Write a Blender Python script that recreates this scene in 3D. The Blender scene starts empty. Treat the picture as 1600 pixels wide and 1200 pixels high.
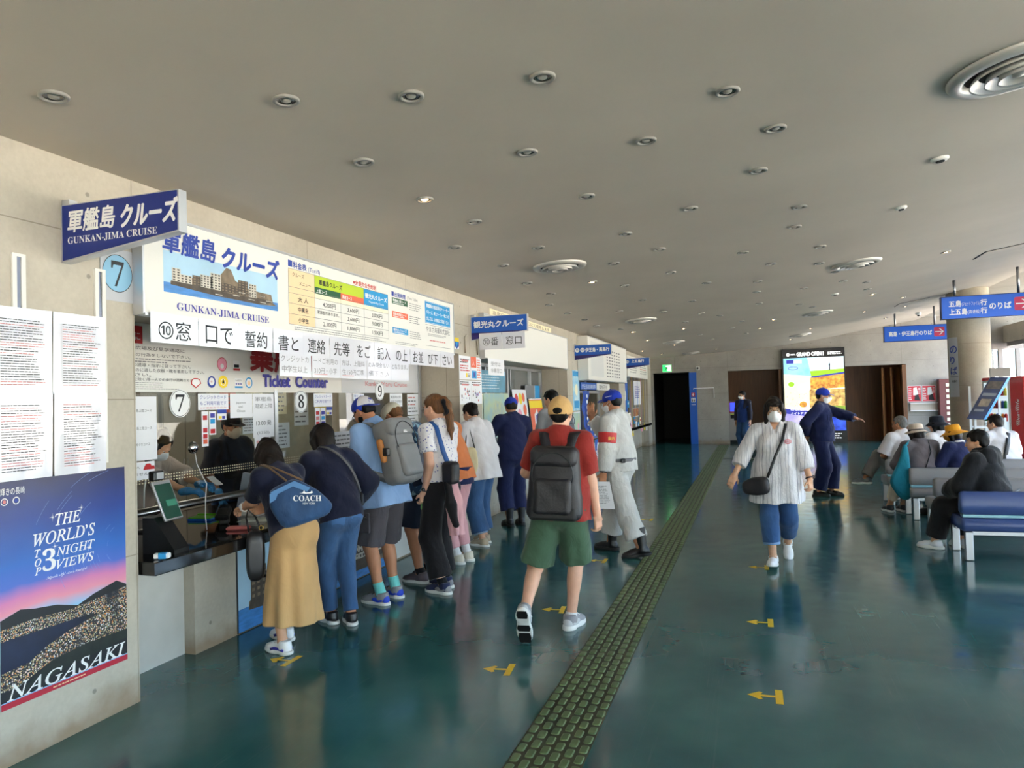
import bpy, math, random
import numpy as np
from mathutils import Vector, Matrix

PI = math.pi
scene = bpy.context.scene
C = scene.collection
random.seed(7)

# ---------------------------------------------------------------- camera
CAM = Vector((0.0, 0.0, 1.68))
FOC = 1150.0
RIGHT = Vector((0.95014951, 0.3105716, -0.02758983))
UP = Vector((0.03336714, -0.01330369, 0.99935461))
FWD = Vector((-0.31000411, 0.95045689, 0.02300338))
cam_data = bpy.data.cameras.new('camera')
cam = bpy.data.objects.new('camera', cam_data)
C.objects.link(cam)
cam_data.sensor_width = 36.0
cam_data.lens = FOC / 1600.0 * 36.0
cam_data.clip_end = 400
m = Matrix((RIGHT, UP, -FWD)).transposed().to_4x4()
m.translation = CAM
cam.matrix_world = m
scene.camera = cam

# ---------------------------------------------------------------- sky, sun, exposure
world = bpy.data.worlds.new('sky')
scene.world = world
world.use_nodes = True
wn = world.node_tree
sky = wn.nodes.new('ShaderNodeTexSky')
sky.sky_type = 'NISHITA'
sky.sun_disc = False
sky.sun_elevation = math.radians(52)
sky.sun_rotation = math.radians(250)
sky.air_density = 1.0
sky.dust_density = 2.5
sky.ozone_density = 1.0
wn.links.new(sky.outputs[0], wn.nodes['Background'].inputs[0])
wn.nodes['Background'].inputs[1].default_value = 0.85
sun_data = bpy.data.lights.new('sun', 'SUN')
sun_data.energy = 34.0
sun_data.angle = 0.02
sun_data.color = (1.0, 0.91, 0.79)
sun = bpy.data.objects.new('sun', sun_data)
C.objects.link(sun)
# the sun stands behind the building, high over its roof: it lights the quay outside
sun.rotation_euler = Vector((0.78, 0.12, -0.62)).to_track_quat('-Z', 'Y').to_euler()
vs = scene.view_settings
vs.view_transform = 'Standard'
vs.look = 'None'
vs.gamma = 1.0
vs.use_curve_mapping = False
vs.exposure = 1.2
scene.display_settings.display_device = 'sRGB'
scene.cycles.max_bounces = 8
scene.cycles.diffuse_bounces = 5
scene.cycles.glossy_bounces = 4
scene.cycles.transmission_bounces = 6
scene.cycles.transparent_max_bounces = 12
scene.cycles.caustics_reflective = False
scene.cycles.caustics_refractive = False
scene.cycles.sample_clamp_indirect = 6.0

# ---------------------------------------------------------------- helpers: materials
MATS = {}
def srgb(r, g, b):
    f = lambda c: (c / 255.0 / 12.92) if c / 255.0 <= 0.04045 else ((c / 255.0 + 0.055) / 1.055) ** 2.4
    return (f(r), f(g), f(b), 1.0)
def mat(name, col, rough=0.6, metal=0.0, noise=0.0, nscale=8.0, bump=0.0, bscale=60.0, spec=0.5, coat=0.0, emit=0.0, stretch=None, col2=None, sheen=0.0, bdist=0.01):
    """plain procedural material: a colour broken up by noise, with optional bump"""
    if name in MATS: return MATS[name]
    m = bpy.data.materials.new(name); MATS[name] = m
    m.use_nodes = True
    nt = m.node_tree; N = nt.nodes; L = nt.links
    b = N['Principled BSDF']
    c = srgb(*col) if max(col) > 1.0 else (*col[:3], 1.0)
    b.inputs['Base Color'].default_value = c
    b.inputs['Roughness'].default_value = rough
    b.inputs['Metallic'].default_value = metal
    b.inputs['Specular IOR Level'].default_value = spec
    b.inputs['Coat Weight'].default_value = coat
    if sheen: b.inputs['Sheen Weight'].default_value = sheen
    if emit:
        b.inputs['Emission Color'].default_value = c
        b.inputs['Emission Strength'].default_value = emit
    if noise or bump:
        tc = N.new('ShaderNodeTexCoord'); mp = N.new('ShaderNodeMapping')
        L.new(tc.outputs['Object'], mp.inputs[0])
        if stretch: mp.inputs['Scale'].default_value = stretch
    if noise:
        t = N.new('ShaderNodeTexNoise'); t.inputs['Scale'].default_value = nscale; t.inputs['Detail'].default_value = 5
        L.new(mp.outputs[0], t.inputs[0])
        r = N.new('ShaderNodeMix'); r.data_type = 'RGBA'
        d = col2 and (srgb(*col2) if max(col2) > 1.0 else (*col2[:3], 1.0)) or tuple(v * (1 - noise) for v in c[:3]) + (1,)
        e = c if col2 else tuple(min(1, v * (1 + noise * 0.6)) for v in c[:3]) + (1,)
        r.inputs[6].default_value = d; r.inputs[7].default_value = e
        cr = N.new('ShaderNodeMapRange'); cr.inputs[1].default_value = 0.3; cr.inputs[2].default_value = 0.7
        L.new(t.outputs[0], cr.inputs[0]); L.new(cr.outputs[0], r.inputs[0]); L.new(r.outputs[2], b.inputs['Base Color'])
    if bump:
        t2 = N.new('ShaderNodeTexNoise'); t2.inputs['Scale'].default_value = bscale; t2.inputs['Detail'].default_value = 3
        L.new(mp.outputs[0], t2.inputs[0])
        bp = N.new('ShaderNodeBump'); bp.inputs['Strength'].default_value = bump; bp.inputs['Distance'].default_value = bdist
        if bdist > .02: t2.inputs['Distortion'].default_value = 0.8
        L.new(t2.outputs[0], bp.inputs['Height']); L.new(bp.outputs[0], b.inputs['Normal'])
    return m

# ---------------------------------------------------------------- helpers: tagging and linking
def tag(o, label=None, cat=None, group=None, kind=None):
    if label: o['label'] = label
    if cat: o['category'] = cat
    if group: o['group'] = group
    if kind: o['kind'] = kind
    return o
def thing(name, label, cat, loc=(0, 0, 0), rz=0.0, group=None):
    o = bpy.data.objects.new(name, None); C.objects.link(o)
    o.empty_display_size = 0.1
    o.location = loc; o.rotation_euler = (0, 0, rz)
    return tag(o, label, cat, group)
def link_mesh(name, me, parent=None, label=None):
    o = bpy.data.objects.new(name, me); C.objects.link(o)
    if parent is not None: o.parent = parent
    if label: o['label'] = label
    return o
def copy_tree(o, parent=None):
    c = o.copy(); C.objects.link(c)
    if parent is not None: c.parent = parent
    for ch in list(o.children): copy_tree(ch, c)
    return c

# ---------------------------------------------------------------- helpers: mesh builder
class Frame:
    """a flat frame: origin, u to the right, v up, n towards the reader"""
    def __init__(s, o, u, v):
        s.o = Vector(o); s.u = Vector(u).normalized(); s.v = Vector(v).normalized(); s.n = s.u.cross(s.v)
    def p(s, a, b, h=0.0): return s.o + s.u * a + s.v * b + s.n * h
def wall_frame(x, y, z): return Frame((x, y, z), (0, 1, 0), (0, 0, 1))      # faces +x
def front_frame(x, y, z): return Frame((x, y, z), (1, 0, 0), (0, 0, 1))     # faces -y

_TXT = {}
def text_geo(s):
    if s in _TXT: return _TXT[s]
    cu = bpy.data.curves.new('t', 'FONT'); cu.body = s; cu.size = 1; cu.resolution_u = 3
    o = bpy.data.objects.new('t', cu); C.objects.link(o)
    dg = bpy.context.evaluated_depsgraph_get(); dg.update()
    me = bpy.data.meshes.new_from_object(o.evaluated_get(dg))
    vs_ = [(v.co.x, v.co.y) for v in me.vertices]; fs = [tuple(p.vertices) for p in me.polygons]
    bpy.data.objects.remove(o); bpy.data.curves.remove(cu); bpy.data.meshes.remove(me)
    _TXT[s] = (vs_, fs); return _TXT[s]

class MB:
    def __init__(s, *mats):
        s.v = []; s.f = []; s.mi = []; s.mats = list(mats); s.sm = []
    def m(s, mt):
        if mt not in s.mats: s.mats.append(mt)
        return s.mats.index(mt)
    def add(s, vs_, fs, mt=None, smooth=False):
        n = len(s.v); k = 0 if mt is None else s.m(mt)
        s.v += [tuple(v) for v in vs_]
        for f in fs: s.f.append(tuple(i + n for i in f)); s.mi.append(k); s.sm.append(smooth)
        return s
    def box(s, c, d, mt=None, rz=0.0, R=None, bev=0.0):
        M = R if R is not None else Matrix.Rotation(rz, 3, 'Z')
        c = Vector(c); h = Vector(d) / 2
        if bev <= 0:
            vs_ = [c + M @ Vector((sx * h.x, sy * h.y, sz * h.z)) for sx in (-1, 1) for sy in (-1, 1) for sz in (-1, 1)]
            return s.add(vs_, [(0, 1, 3, 2), (4, 6, 7, 5), (0, 4, 5, 1), (2, 3, 7, 6), (0, 2, 6, 4), (1, 5, 7, 3)], mt)
        # chamfered box: three quads meet every corner
        b = min(bev, h.x * .95, h.y * .95, h.z * .95); vs_ = []; idx = {}
        for sx in (-1, 1):
            for sy in (-1, 1):
                for sz in (-1, 1):
                    for k, q in enumerate(((h.x, h.y - b, h.z - b), (h.x - b, h.y, h.z - b), (h.x - b, h.y - b, h.z))):
                        idx[sx, sy, sz, k] = len(vs_); vs_.append(c + M @ Vector((sx * q[0], sy * q[1], sz * q[2])))
        fs = []
        for k in range(3):
            for sg in (-1, 1):
                o = [a for a in range(3) if a != k]; q = []
                for a, b2 in ((-1, -1), (1, -1), (1, 1), (-1, 1)):
                    t = [0, 0, 0]; t[k] = sg; t[o[0]] = a; t[o[1]] = b2; q.append(idx[t[0], t[1], t[2], k])
                fs.append(tuple(q if (sg > 0) == (k != 1) else q[::-1]))
        for k in range(3):
            o = [a for a in range(3) if a != k]
            for a in (-1, 1):
                for b2 in (-1, 1):
                    q = []
                    for e, kk in ((-1, o[0]), (1, o[0]), (1, o[1]), (-1, o[1])):
                        t = [0, 0, 0]; t[k] = e; t[o[0]] = a; t[o[1]] = b2; q.append(idx[t[0], t[1], t[2], kk])
                    fs.append(tuple(q if (a * b2 > 0) == (k != 1) else q[::-1]))
        for sx in (-1, 1):
            for sy in (-1, 1):
                for sz in (-1, 1):
                    q = [idx[sx, sy, sz, k] for k in range(3)]
                    fs.append(tuple(q if sx * sy * sz > 0 else q[::-1]))
        return s.add(vs_, fs, mt)
    def quad(s, F, a0, b0, a1, b1, h=0.0, mt=None):
        return s.add([F.p(a0, b0, h), F.p(a1, b0, h), F.p(a1, b1, h), F.p(a0, b1, h)], [(0, 1, 2, 3)], mt)
    def poly(s, F, pts, h=0.0, mt=None):
        return s.add([F.p(a, b, h) for a, b in pts], [tuple(range(len(pts)))], mt)
    def disc(s, F, a, b, ra, rb=None, h=0.0, mt=None, n=28):
        rb = rb or ra
        return s.poly(F, [(a + ra * math.cos(2 * PI * i / n), b + rb * math.sin(2 * PI * i / n)) for i in range(n)], h, mt)
    def ring(s, F, a, b, r, w, h=0.0, mt=None, n=32, ry=1.0):
        vs_ = []; fs = []
        for i in range(n):
            t = 2 * PI * i / n
            vs_ += [F.p(a + r * math.cos(t), b + r * ry * math.sin(t), h), F.p(a + (r - w) * math.cos(t), b + (r * ry - w) * math.sin(t), h)]
            j = (i + 1) % n; fs.append((2 * i, 2 * j, 2 * j + 1, 2 * i + 1))
        return s.add(vs_, fs, mt)
    def slab(s, F, pts, h0, h1, mt=None, side=None):
        """a prism: outline pts in the frame between two heights"""
        n = len(pts)
        vs_ = [F.p(a, b, h0) for a, b in pts] + [F.p(a, b, h1) for a, b in pts]
        s.add(vs_, [tuple(range(n, 2 * n))], mt)
        return s.add(vs_, [tuple(range(n - 1, -1, -1))] + [(i, (i + 1) % n, n + (i + 1) % n, n + i) for i in range(n)], side or mt)
    def plate(s, F, a0, b0, a1, b1, h0, h1, mt=None, side=None):
        return s.slab(F, [(a0, b0), (a1, b0), (a1, b1), (a0, b1)], h0, h1, mt, side)
    def tube(s, pts, r, mt=None, n=8, closed=False, caps=True):
        pts = [Vector(p) for p in pts]; k = len(pts); vs_ = []; fs = []
        rr = r if isinstance(r, (list, tuple)) else [r] * k
        up = None
        for i, p in enumerate(pts):
            a = pts[(i - 1) % k] if (closed or i > 0) else p; b = pts[(i + 1) % k] if (closed or i < k - 1) else p
            t = (b - a).normalized()
            if up is None:
                up = Vector((0, 0, 1)) if abs(t.z) < 0.9 else Vector((1, 0, 0))
            e = (up - t * up.dot(t)).normalized(); up = e; g = t.cross(e)
            for j in range(n):
                q = 2 * PI * j / n; vs_.append(p + (e * math.cos(q) + g * math.sin(q)) * rr[i])
        for i in range(k if closed else k - 1):
            for j in range(n):
                fs.append((i * n + j, i * n + (j + 1) % n, ((i + 1) % k) * n + (j + 1) % n, ((i + 1) % k) * n + j))
        if caps and not closed: fs += [tuple(range(n - 1, -1, -1)), tuple((k - 1) * n + j for j in range(n))]
        return s.add(vs_, fs, mt, True)
    def ribbon(s, pts, nrm, w, t, mt=None):
        """a flat strap of width w and thickness t through pts; nrm is the outward direction at every point"""
        pts = [Vector(p) for p in pts]; k = len(pts); vs_ = []; fs = []
        ns = nrm if isinstance(nrm, list) else [nrm] * k
        for i, p in enumerate(pts):
            a = pts[max(i - 1, 0)]; b = pts[min(i + 1, k - 1)]; tg = (b - a).normalized()
            n_ = Vector(ns[i]); n_ = (n_ - tg * n_.dot(tg)).normalized(); sd = tg.cross(n_)
            for x, y in ((-1, -1), (1, -1), (1, 1), (-1, 1)): vs_.append(p + sd * (x * w / 2) + n_ * (y * t / 2))
        for i in range(k - 1):
            for j in range(4): fs.append((4 * i + j, 4 * i + (j + 1) % 4, 4 * i + 4 + (j + 1) % 4, 4 * i + 4 + j))
        fs += [(3, 2, 1, 0), (4 * k - 4, 4 * k - 3, 4 * k - 2, 4 * k - 1)]
        return s.add(vs_, fs, mt, True)
    def lathe(s, prof, o=(0, 0, 0), mt=None, n=24, axis=(0, 0, 1), smooth=True, open_=True):
        ax = Vector(axis).normalized(); e = (Vector((1, 0, 0)) if abs(ax.x) < .9 else Vector((0, 1, 0))); e = (e - ax * e.dot(ax)).normalized(); g = ax.cross(e)
        o = Vector(o); k = len(prof); vs_ = []; fs = []
        for r, z in prof:
            for j in range(n):
                q = 2 * PI * j / n; vs_.append(o + ax * z + (e * math.cos(q) + g * math.sin(q)) * r)
        for i in range(k - 1):
            for j in range(n): fs.append((i * n + j, i * n + (j + 1) % n, (i + 1) * n + (j + 1) % n, (i + 1) * n + j))
        return s.add(vs_, fs, mt, smooth)
    def loft(s, rings, mt=None, caps=True, smooth=True):
        n = len(rings[0]); vs_ = [q for r in rings for q in r]; fs = []
        for i in range(len(rings) - 1):
            for j in range(n): fs.append((i * n + j, i * n + (j + 1) % n, (i + 1) * n + (j + 1) % n, (i + 1) * n + j))
        if caps: fs += [tuple(range(n - 1, -1, -1)), tuple((len(rings) - 1) * n + j for j in range(n))]
        return s.add(vs_, fs, mt, smooth)
    def text(s, F, t, a, b, size, w=None, mt=None, h=0.0006, fat=0.0, it=0.0, al='l', hgt=None):
        """printed words: baseline-left at a, b; w stretches the line to that width"""
        vs_, fs = text_geo(t)
        if not vs_: return s
        x0 = min(v[0] for v in vs_); x1 = max(v[0] for v in vs_)
        if hgt: size = hgt / max(max(v[1] for v in vs_) - min(0, min(v[1] for v in vs_)), 1e-3)
        kx = size if w is None else w / max(x1 - x0, 1e-4)
        off = 0.0
        if al == 'c': off = -(x1 - x0) * kx / 2
        if al == 'r': off = -(x1 - x0) * kx
        sh = [(0, 0)] if not fat else [(0, 0)] + [(fat * math.cos(i * PI / 4), fat * math.sin(i * PI / 4)) for i in range(8)]
        for k, (dx, dy) in enumerate(sh):
            s.add([F.p(a + off + (x - x0) * kx + it * y * size + dx * size, b + y * size + dy * size, h + k * 0.00004) for x, y in vs_], fs, mt)
        return s
    def mesh(s, name):
        me = bpy.data.meshes.new(name)
        me.from_pydata(s.v, [], s.f)
        for mt in s.mats: me.materials.append(mt)
        me.polygons.foreach_set('material_index', s.mi)
        me.polygons.foreach_set('use_smooth', s.sm)
        me.update()
        return me
    def obj(s, name, parent=None, label=None, org=None):
        if org is not None:
            s.v = [(x - org[0], y - org[1], z - org[2]) for x, y, z in s.v]
        o = link_mesh(name, s.mesh(name), parent, label)
        if org is not None and parent is None: o.location = org
        return o
def one(name, mb, label, cat, group=None, org=None, kind=None):
    """a thing that is a single mesh; its origin sits at org"""
    if org is None:
        a = np.array(mb.v); org = (float(a[:, 0].mean()), float(a[:, 1].mean()), float(a[:, 2].min()))
    return tag(mb.obj(name, None, None, org), label, cat, group, kind)
def struct(name, mb, org=None, parent=None, label=None):
    o = mb.obj(name, parent, label, org)
    if parent is None: o['kind'] = 'structure'
    return o

# ---------------------------------------------------------------- helpers: smooth solids (signed distance -> surface net)
def V3(*a): return np.array(a, dtype=np.float32)
def nrm(v):
    v = np.asarray(v, dtype=np.float32); return v / max(float(np.linalg.norm(v)), 1e-9)
class Solid:
    def __init__(s, res=0.008): s.res = res; s.pr = []
    def _add(s, fn, lo, hi, k, op, clip):
        s.pr.append((fn, np.asarray(lo, np.float32), np.asarray(hi, np.float32), k, op, clip)); return s
    def cap(s, a, b, ra, rb=None, k=0.02, op='u', clip=None):
        a = np.asarray(a, np.float32); b = np.asarray(b, np.float32); rb = ra if rb is None else rb
        d = b - a; L2 = max(float(d @ d), 1e-9); R = max(ra, rb)
        def fn(P):
            q = P - a; t = np.clip((q @ d) / L2, 0, 1)
            return np.linalg.norm(q - t[..., None] * d, axis=-1) - (ra + t * (rb - ra))
        return s._add(fn, np.minimum(a, b) - R, np.maximum(a, b) + R, k, op, clip)
    def chain(s, pts, rs, k=0.015, op='u', clip=None):
        for i in range(len(pts) - 1): s.cap(pts[i], pts[i + 1], rs[i], rs[i + 1], k, op, clip)
        return s
    def ell(s, c, r, R=None, k=0.02, op='u', clip=None):
        c = np.asarray(c, np.float32); r = np.asarray(r, np.float32)
        M = np.eye(3, dtype=np.float32) if R is None else np.asarray(R, np.float32)   # columns are the axes
        def fn(P):
            q = (P - c) @ M; k0 = np.linalg.norm(q / r, axis=-1); k1 = np.linalg.norm(q / (r * r), axis=-1)
            return k0 * (k0 - 1) / np.maximum(k1, 1e-6)
        e = np.sqrt(((M * r) ** 2).sum(1))
        return s._add(fn, c - e, c + e, k, op, clip)
    def box(s, c, h, R=None, rd=0.01, k=0.01, op='u', clip=None, taper=0.0):
        c = np.asarray(c, np.float32); h = np.asarray(h, np.float32)
        M = np.eye(3, dtype=np.float32) if R is None else np.asarray(R, np.float32)
        def fn(P):
            q = (P - c) @ M
            if taper: q = q * np.stack([1 + taper * q[..., 2] / h[2], 1 + 0 * q[..., 0], 1 + 0 * q[..., 0]], -1)
            q = np.abs(q) - (h - rd)
            return np.linalg.norm(np.maximum(q, 0), axis=-1) + np.minimum(q.max(-1), 0) - rd
        e = np.abs(M) @ h * (1 + abs(taper))
        return s._add(fn, c - e, c + e, k, op, clip)
    def cone(s, A, B, st, U=None, k=0.02, op='u', clip=None, folds=0, amp=0.0, ph=0.0, p=2.0):
        """elliptic tube from A to B; st = [(t, ru, rv)...]; folds ripple it more towards B"""
        A = np.asarray(A, np.float32); B = np.asarray(B, np.float32); d = B - A; L = float(np.linalg.norm(d)); w = d / L
        U = nrm((U if U is not None else (1, 0, 0)) - w * float(np.dot(U if U is not None else V3(1, 0, 0), w))); Vv = np.cross(w, U)
        ts = np.array([q[0] for q in st], np.float32); ru = np.array([q[1] for q in st], np.float32); rv = np.array([q[2] for q in st], np.float32)
        def fn(P):
            q = P - A; t = (q @ w) / L; a = q @ U; b = q @ Vv
            x = np.interp(t, ts, ru).astype(np.float32); y = np.interp(t, ts, rv).astype(np.float32)
            if folds:
                th = np.arctan2(b / y, a / x)
                g = 1 + amp * np.clip(t, 0, 1) * (np.sin(folds * th + ph + 2 * t) + 0.6 * np.sin((folds + 3) * th + 2.1 * ph))
                x = x * g; y = y * g
            if p == 2.0: k0 = np.sqrt((a / x) ** 2 + (b / y) ** 2)
            else: k0 = (np.abs(a / x) ** p + np.abs(b / y) ** p) ** (1 / p)
            dd = (k0 - 1) * np.minimum(x, y)
            return np.maximum(dd, np.maximum(-t, t - 1) * L)
        R = max(ru.max(), rv.max()) * (1 + 1.6 * amp)
        return s._add(fn, np.minimum(A, B) - R, np.maximum(A, B) + R, k, op, clip)
    def build(s, wrinkle=0.0, wf=(22, 30, 14), seed=0.0, smooth=0):
        h = s.res; pos = [q for q in s.pr if q[4] == 'u']
        lo = np.min([q[1] for q in pos], 0) - 2.5 * h - 0.012; hi = np.max([q[2] for q in pos], 0) + 2.5 * h + 0.012
        n = np.ceil((hi - lo) / h).astype(int) + 1
        ax = [lo[i] + h * np.arange(n[i], dtype=np.float32) for i in range(3)]
        D = np.full(n, 1.0, np.float32)
        for fn, l, u, k, op, clip in s.pr:
            pad = k + 2 * h
            i0 = np.maximum(np.floor((l - pad - lo) / h).astype(int), 0); i1 = np.minimum(np.ceil((u + pad - lo) / h).astype(int) + 1, n)
            if (i1 <= i0).any(): continue
            P = np.stack(np.meshgrid(*[ax[i][i0[i]:i1[i]] for i in range(3)], indexing='ij'), -1)
            d = fn(P)
            if clip:
                for pt, nn in clip: d = np.maximum(d, (P - np.asarray(pt, np.float32)) @ np.asarray(nn, np.float32))
            sl = tuple(slice(i0[i], i1[i]) for i in range(3)); o = D[sl]
            if op == 'u':
                hh = np.maximum(k - np.abs(o - d), 0) / k if k > 0 else 0; D[sl] = np.minimum(o, d) - hh * hh * k * 0.25
            elif op == 's':
                hh = np.maximum(k - np.abs(o + d), 0) / k if k > 0 else 0; D[sl] = np.maximum(o, -d) + hh * hh * k * 0.25
        if wrinkle:
            X, Y, Z = np.meshgrid(*ax, indexing='ij', sparse=True)
            a, b, c = wf
            D += wrinkle * (np.sin(a * X + 9 * Z + seed) * np.sin(b * Z + 6 * Y - 1.7 * seed + 2 * np.sin(9 * X)) + 0.6 * np.sin(c * 2.3 * (Y + 0.5 * X) + 11 * Z + seed * 3)).astype(np.float32)
        return surface_net(D, lo, h)
def surface_net(D, lo, h):
    S = D < 0
    c = np.zeros(tuple(k - 1 for k in D.shape), np.int8)
    for i in (0, 1):
        for j in (0, 1):
            for k in (0, 1): c += S[i:S.shape[0] - 1 + i, j:S.shape[1] - 1 + j, k:S.shape[2] - 1 + k]
    ac = np.argwhere((c > 0) & (c < 8))
    if len(ac) == 0: return np.zeros((0, 3), np.float32), np.zeros((0, 4), np.int32)
    ix = np.full(c.shape, -1, np.int32); ix[tuple(ac.T)] = np.arange(len(ac))
    off = [(i, j, k) for i in (0, 1) for j in (0, 1) for k in (0, 1)]
    val = {o: D[ac[:, 0] + o[0], ac[:, 1] + o[1], ac[:, 2] + o[2]] for o in off}
    acc = np.zeros((len(ac), 3), np.float32); cnt = np.zeros(len(ac), np.float32)
    for o in off:
        for a in range(3):
            if o[a]: continue
            q = list(o); q[a] = 1; q = tuple(q); x, y = val[o], val[q]
            mk = (x < 0) != (y < 0); t = np.where(mk, x / np.where(mk, x - y, 1), 0)
            pt = np.tile(np.array(o, np.float32), (len(ac), 1)); pt[:, a] += t
            acc += pt * mk[:, None]; cnt += mk
    vt = lo + (ac + acc / cnt[:, None]) * h
    fs = []
    for a in range(3):
        b, d = (a + 1) % 3, (a + 2) % 3
        s0 = [slice(None)] * 3; s1 = [slice(None)] * 3; s0[a] = slice(0, -1); s1[a] = slice(1, None)
        e = np.argwhere(S[tuple(s0)] != S[tuple(s1)])
        ok = (e[:, b] > 0) & (e[:, d] > 0) & (e[:, b] < D.shape[b] - 1) & (e[:, d] < D.shape[d] - 1); e = e[ok]
        inn = S[tuple(e.T)]
        def cell(db, dd):
            q = e.copy(); q[:, b] -= db; q[:, d] -= dd; return ix[tuple(q.T)]
        q = np.stack([cell(1, 1), cell(0, 1), cell(0, 0), cell(1, 0)], 1)
        q[~inn] = q[~inn][:, ::-1]; fs.append(q)
    return vt.astype(np.float32), np.concatenate(fs).astype(np.int32)
def np_mesh(name, vt, fs, mt, org=None):
    if org is not None: vt = vt - np.asarray(org, np.float32)
    me = bpy.data.meshes.new(name)
    me.vertices.add(len(vt)); me.vertices.foreach_set('co', vt.ravel())
    me.loops.add(fs.size); me.loops.foreach_set('vertex_index', fs.ravel())
    me.polygons.add(len(fs)); me.polygons.foreach_set('loop_start', np.arange(0, fs.size, 4, dtype=np.int32))
    me.polygons.foreach_set('use_smooth', np.ones(len(fs), bool))
    me.materials.append(mt); me.update(calc_edges=True); me.validate()
    return me
def solid_obj(name, so, mt, parent=None, label=None, **kw):
    vt, fs = so.build(**kw)
    return link_mesh(name, np_mesh(name, vt, fs, mt), parent, label)

# ---------------------------------------------------------------- materials of the building
def concrete(name, ax, base, dark, pw=1.8, ph=0.9, holes=True, off=0.0, soil=False):
    """fair-faced concrete: clouds, pores, formwork joints and tie holes; ax picks the horizontal axis"""
    m = bpy.data.materials.new(name); MATS[name] = m
    m.use_nodes = True; nt = m.node_tree; N = nt.nodes; L = nt.links; b = N['Principled BSDF']
    tc = N.new('ShaderNodeTexCoord'); sp = N.new('ShaderNodeSeparateXYZ'); L.new(tc.outputs['Object'], sp.inputs[0])
    cb = N.new('ShaderNodeCombineXYZ'); L.new(sp.outputs[ax], cb.inputs[0]); L.new(sp.outputs['Z'], cb.inputs[1])
    n1 = N.new('ShaderNodeTexNoise'); n1.inputs['Scale'].default_value = 1.3; n1.inputs['Detail'].default_value = 8; n1.inputs['Roughness'].default_value = 0.62
    L.new(tc.outputs['Object'], n1.inputs[0])
    n2 = N.new('ShaderNodeTexNoise'); n2.inputs['Scale'].default_value = 38; n2.inputs['Detail'].default_value = 4; L.new(tc.outputs['Object'], n2.inputs[0])
    ad = N.new('ShaderNodeMath'); ad.operation = 'MULTIPLY_ADD'; L.new(n2.outputs[0], ad.inputs[0]); ad.inputs[1].default_value = 0.35; L.new(n1.outputs[0], ad.inputs[2])
    mr = N.new('ShaderNodeMapRange'); mr.inputs[1].default_value = 0.42; mr.inputs[2].default_value = 0.95; L.new(ad.outputs[0], mr.inputs[0])
    mx = N.new('ShaderNodeMix'); mx.data_type = 'RGBA'; mx.inputs[6].default_value = srgb(*dark); mx.inputs[7].default_value = srgb(*base); L.new(mr.outputs[0], mx.inputs[0])
    br = N.new('ShaderNodeTexBrick'); br.offset = 0; br.inputs['Scale'].default_value = 1; br.inputs['Brick Width'].default_value = pw; br.inputs['Row Height'].default_value = ph
    br.inputs['Mortar Size'].default_value = 0.0035; br.inputs['Mortar Smooth'].default_value = 0.1
    br.inputs['Color1'].default_value = br.inputs['Color2'].default_value = (1, 1, 1, 1); br.inputs['Mortar'].default_value = (0.62, 0.6, 0.57, 1)
    mp = N.new('ShaderNodeMapping'); mp.inputs['Location'].default_value = (off, 0.05, 0); L.new(cb.outputs[0], mp.inputs[0]); L.new(mp.outputs[0], br.inputs[0])
    m2 = N.new('ShaderNodeMix'); m2.data_type = 'RGBA'; m2.blend_type = 'MULTIPLY'; m2.inputs[0].default_value = 1; L.new(mx.outputs[2], m2.inputs[6]); L.new(br.outputs[0], m2.inputs[7])
    out = m2.outputs[2]
    if holes:
        vm = N.new('ShaderNodeVectorMath'); vm.operation = 'MULTIPLY'; vm.inputs[1].default_value = (1 / 0.6, 1 / 0.45, 1); L.new(mp.outputs[0], vm.inputs[0])
        fr = N.new('ShaderNodeVectorMath'); fr.operation = 'FRACTION'; L.new(vm.outputs[0], fr.inputs[0])
        sb = N.new('ShaderNodeVectorMath'); sb.operation = 'SUBTRACT'; sb.inputs[1].default_value = (0.5, 0.5, 0); L.new(fr.outputs[0], sb.inputs[0])
        s2 = N.new('ShaderNodeVectorMath'); s2.operation = 'MULTIPLY'; s2.inputs[1].default_value = (0.6, 0.45, 0); L.new(sb.outputs[0], s2.inputs[0])
        ln = N.new('ShaderNodeVectorMath'); ln.operation = 'LENGTH'; L.new(s2.outputs[0], ln.inputs[0])
        hr = N.new('ShaderNodeMapRange'); hr.inputs[1].default_value = 0.010; hr.inputs[2].default_value = 0.016; hr.inputs[3].default_value = 0.55; hr.inputs[4].default_value = 1; L.new(ln.outputs['Value'], hr.inputs[0])
        m3 = N.new('ShaderNodeMix'); m3.data_type = 'RGBA'; m3.blend_type = 'MULTIPLY'; m3.inputs[0].default_value = 1; L.new(out, m3.inputs[6]); L.new(hr.outputs[0], m3.inputs[7]); out = m3.outputs[2]
    if soil:    # brown mop and shoe stains of irregular height along the foot of the wall
        nz = N.new('ShaderNodeTexNoise'); nz.inputs['Scale'].default_value = 5; nz.inputs['Detail'].default_value = 6; L.new(tc.outputs['Object'], nz.inputs[0])
        sm = N.new('ShaderNodeMath'); sm.operation = 'MULTIPLY_ADD'; sm.inputs[1].default_value = -0.32; L.new(nz.outputs[0], sm.inputs[0]); L.new(sp.outputs['Z'], sm.inputs[2])
        sr = N.new('ShaderNodeMapRange'); sr.inputs[1].default_value = -0.15; sr.inputs[2].default_value = 0.02; sr.inputs[3].default_value = 0.75; sr.inputs[4].default_value = 0; L.new(sm.outputs[0], sr.inputs[0])
        m4 = N.new('ShaderNodeMix'); m4.data_type = 'RGBA'; m4.inputs[7].default_value = srgb(140, 112, 82); L.new(sr.outputs[0], m4.inputs[0]); L.new(out, m4.inputs[6]); out = m4.outputs[2]
    L.new(out, b.inputs['Base Color']); b.inputs['Roughness'].default_value = 0.72
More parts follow.
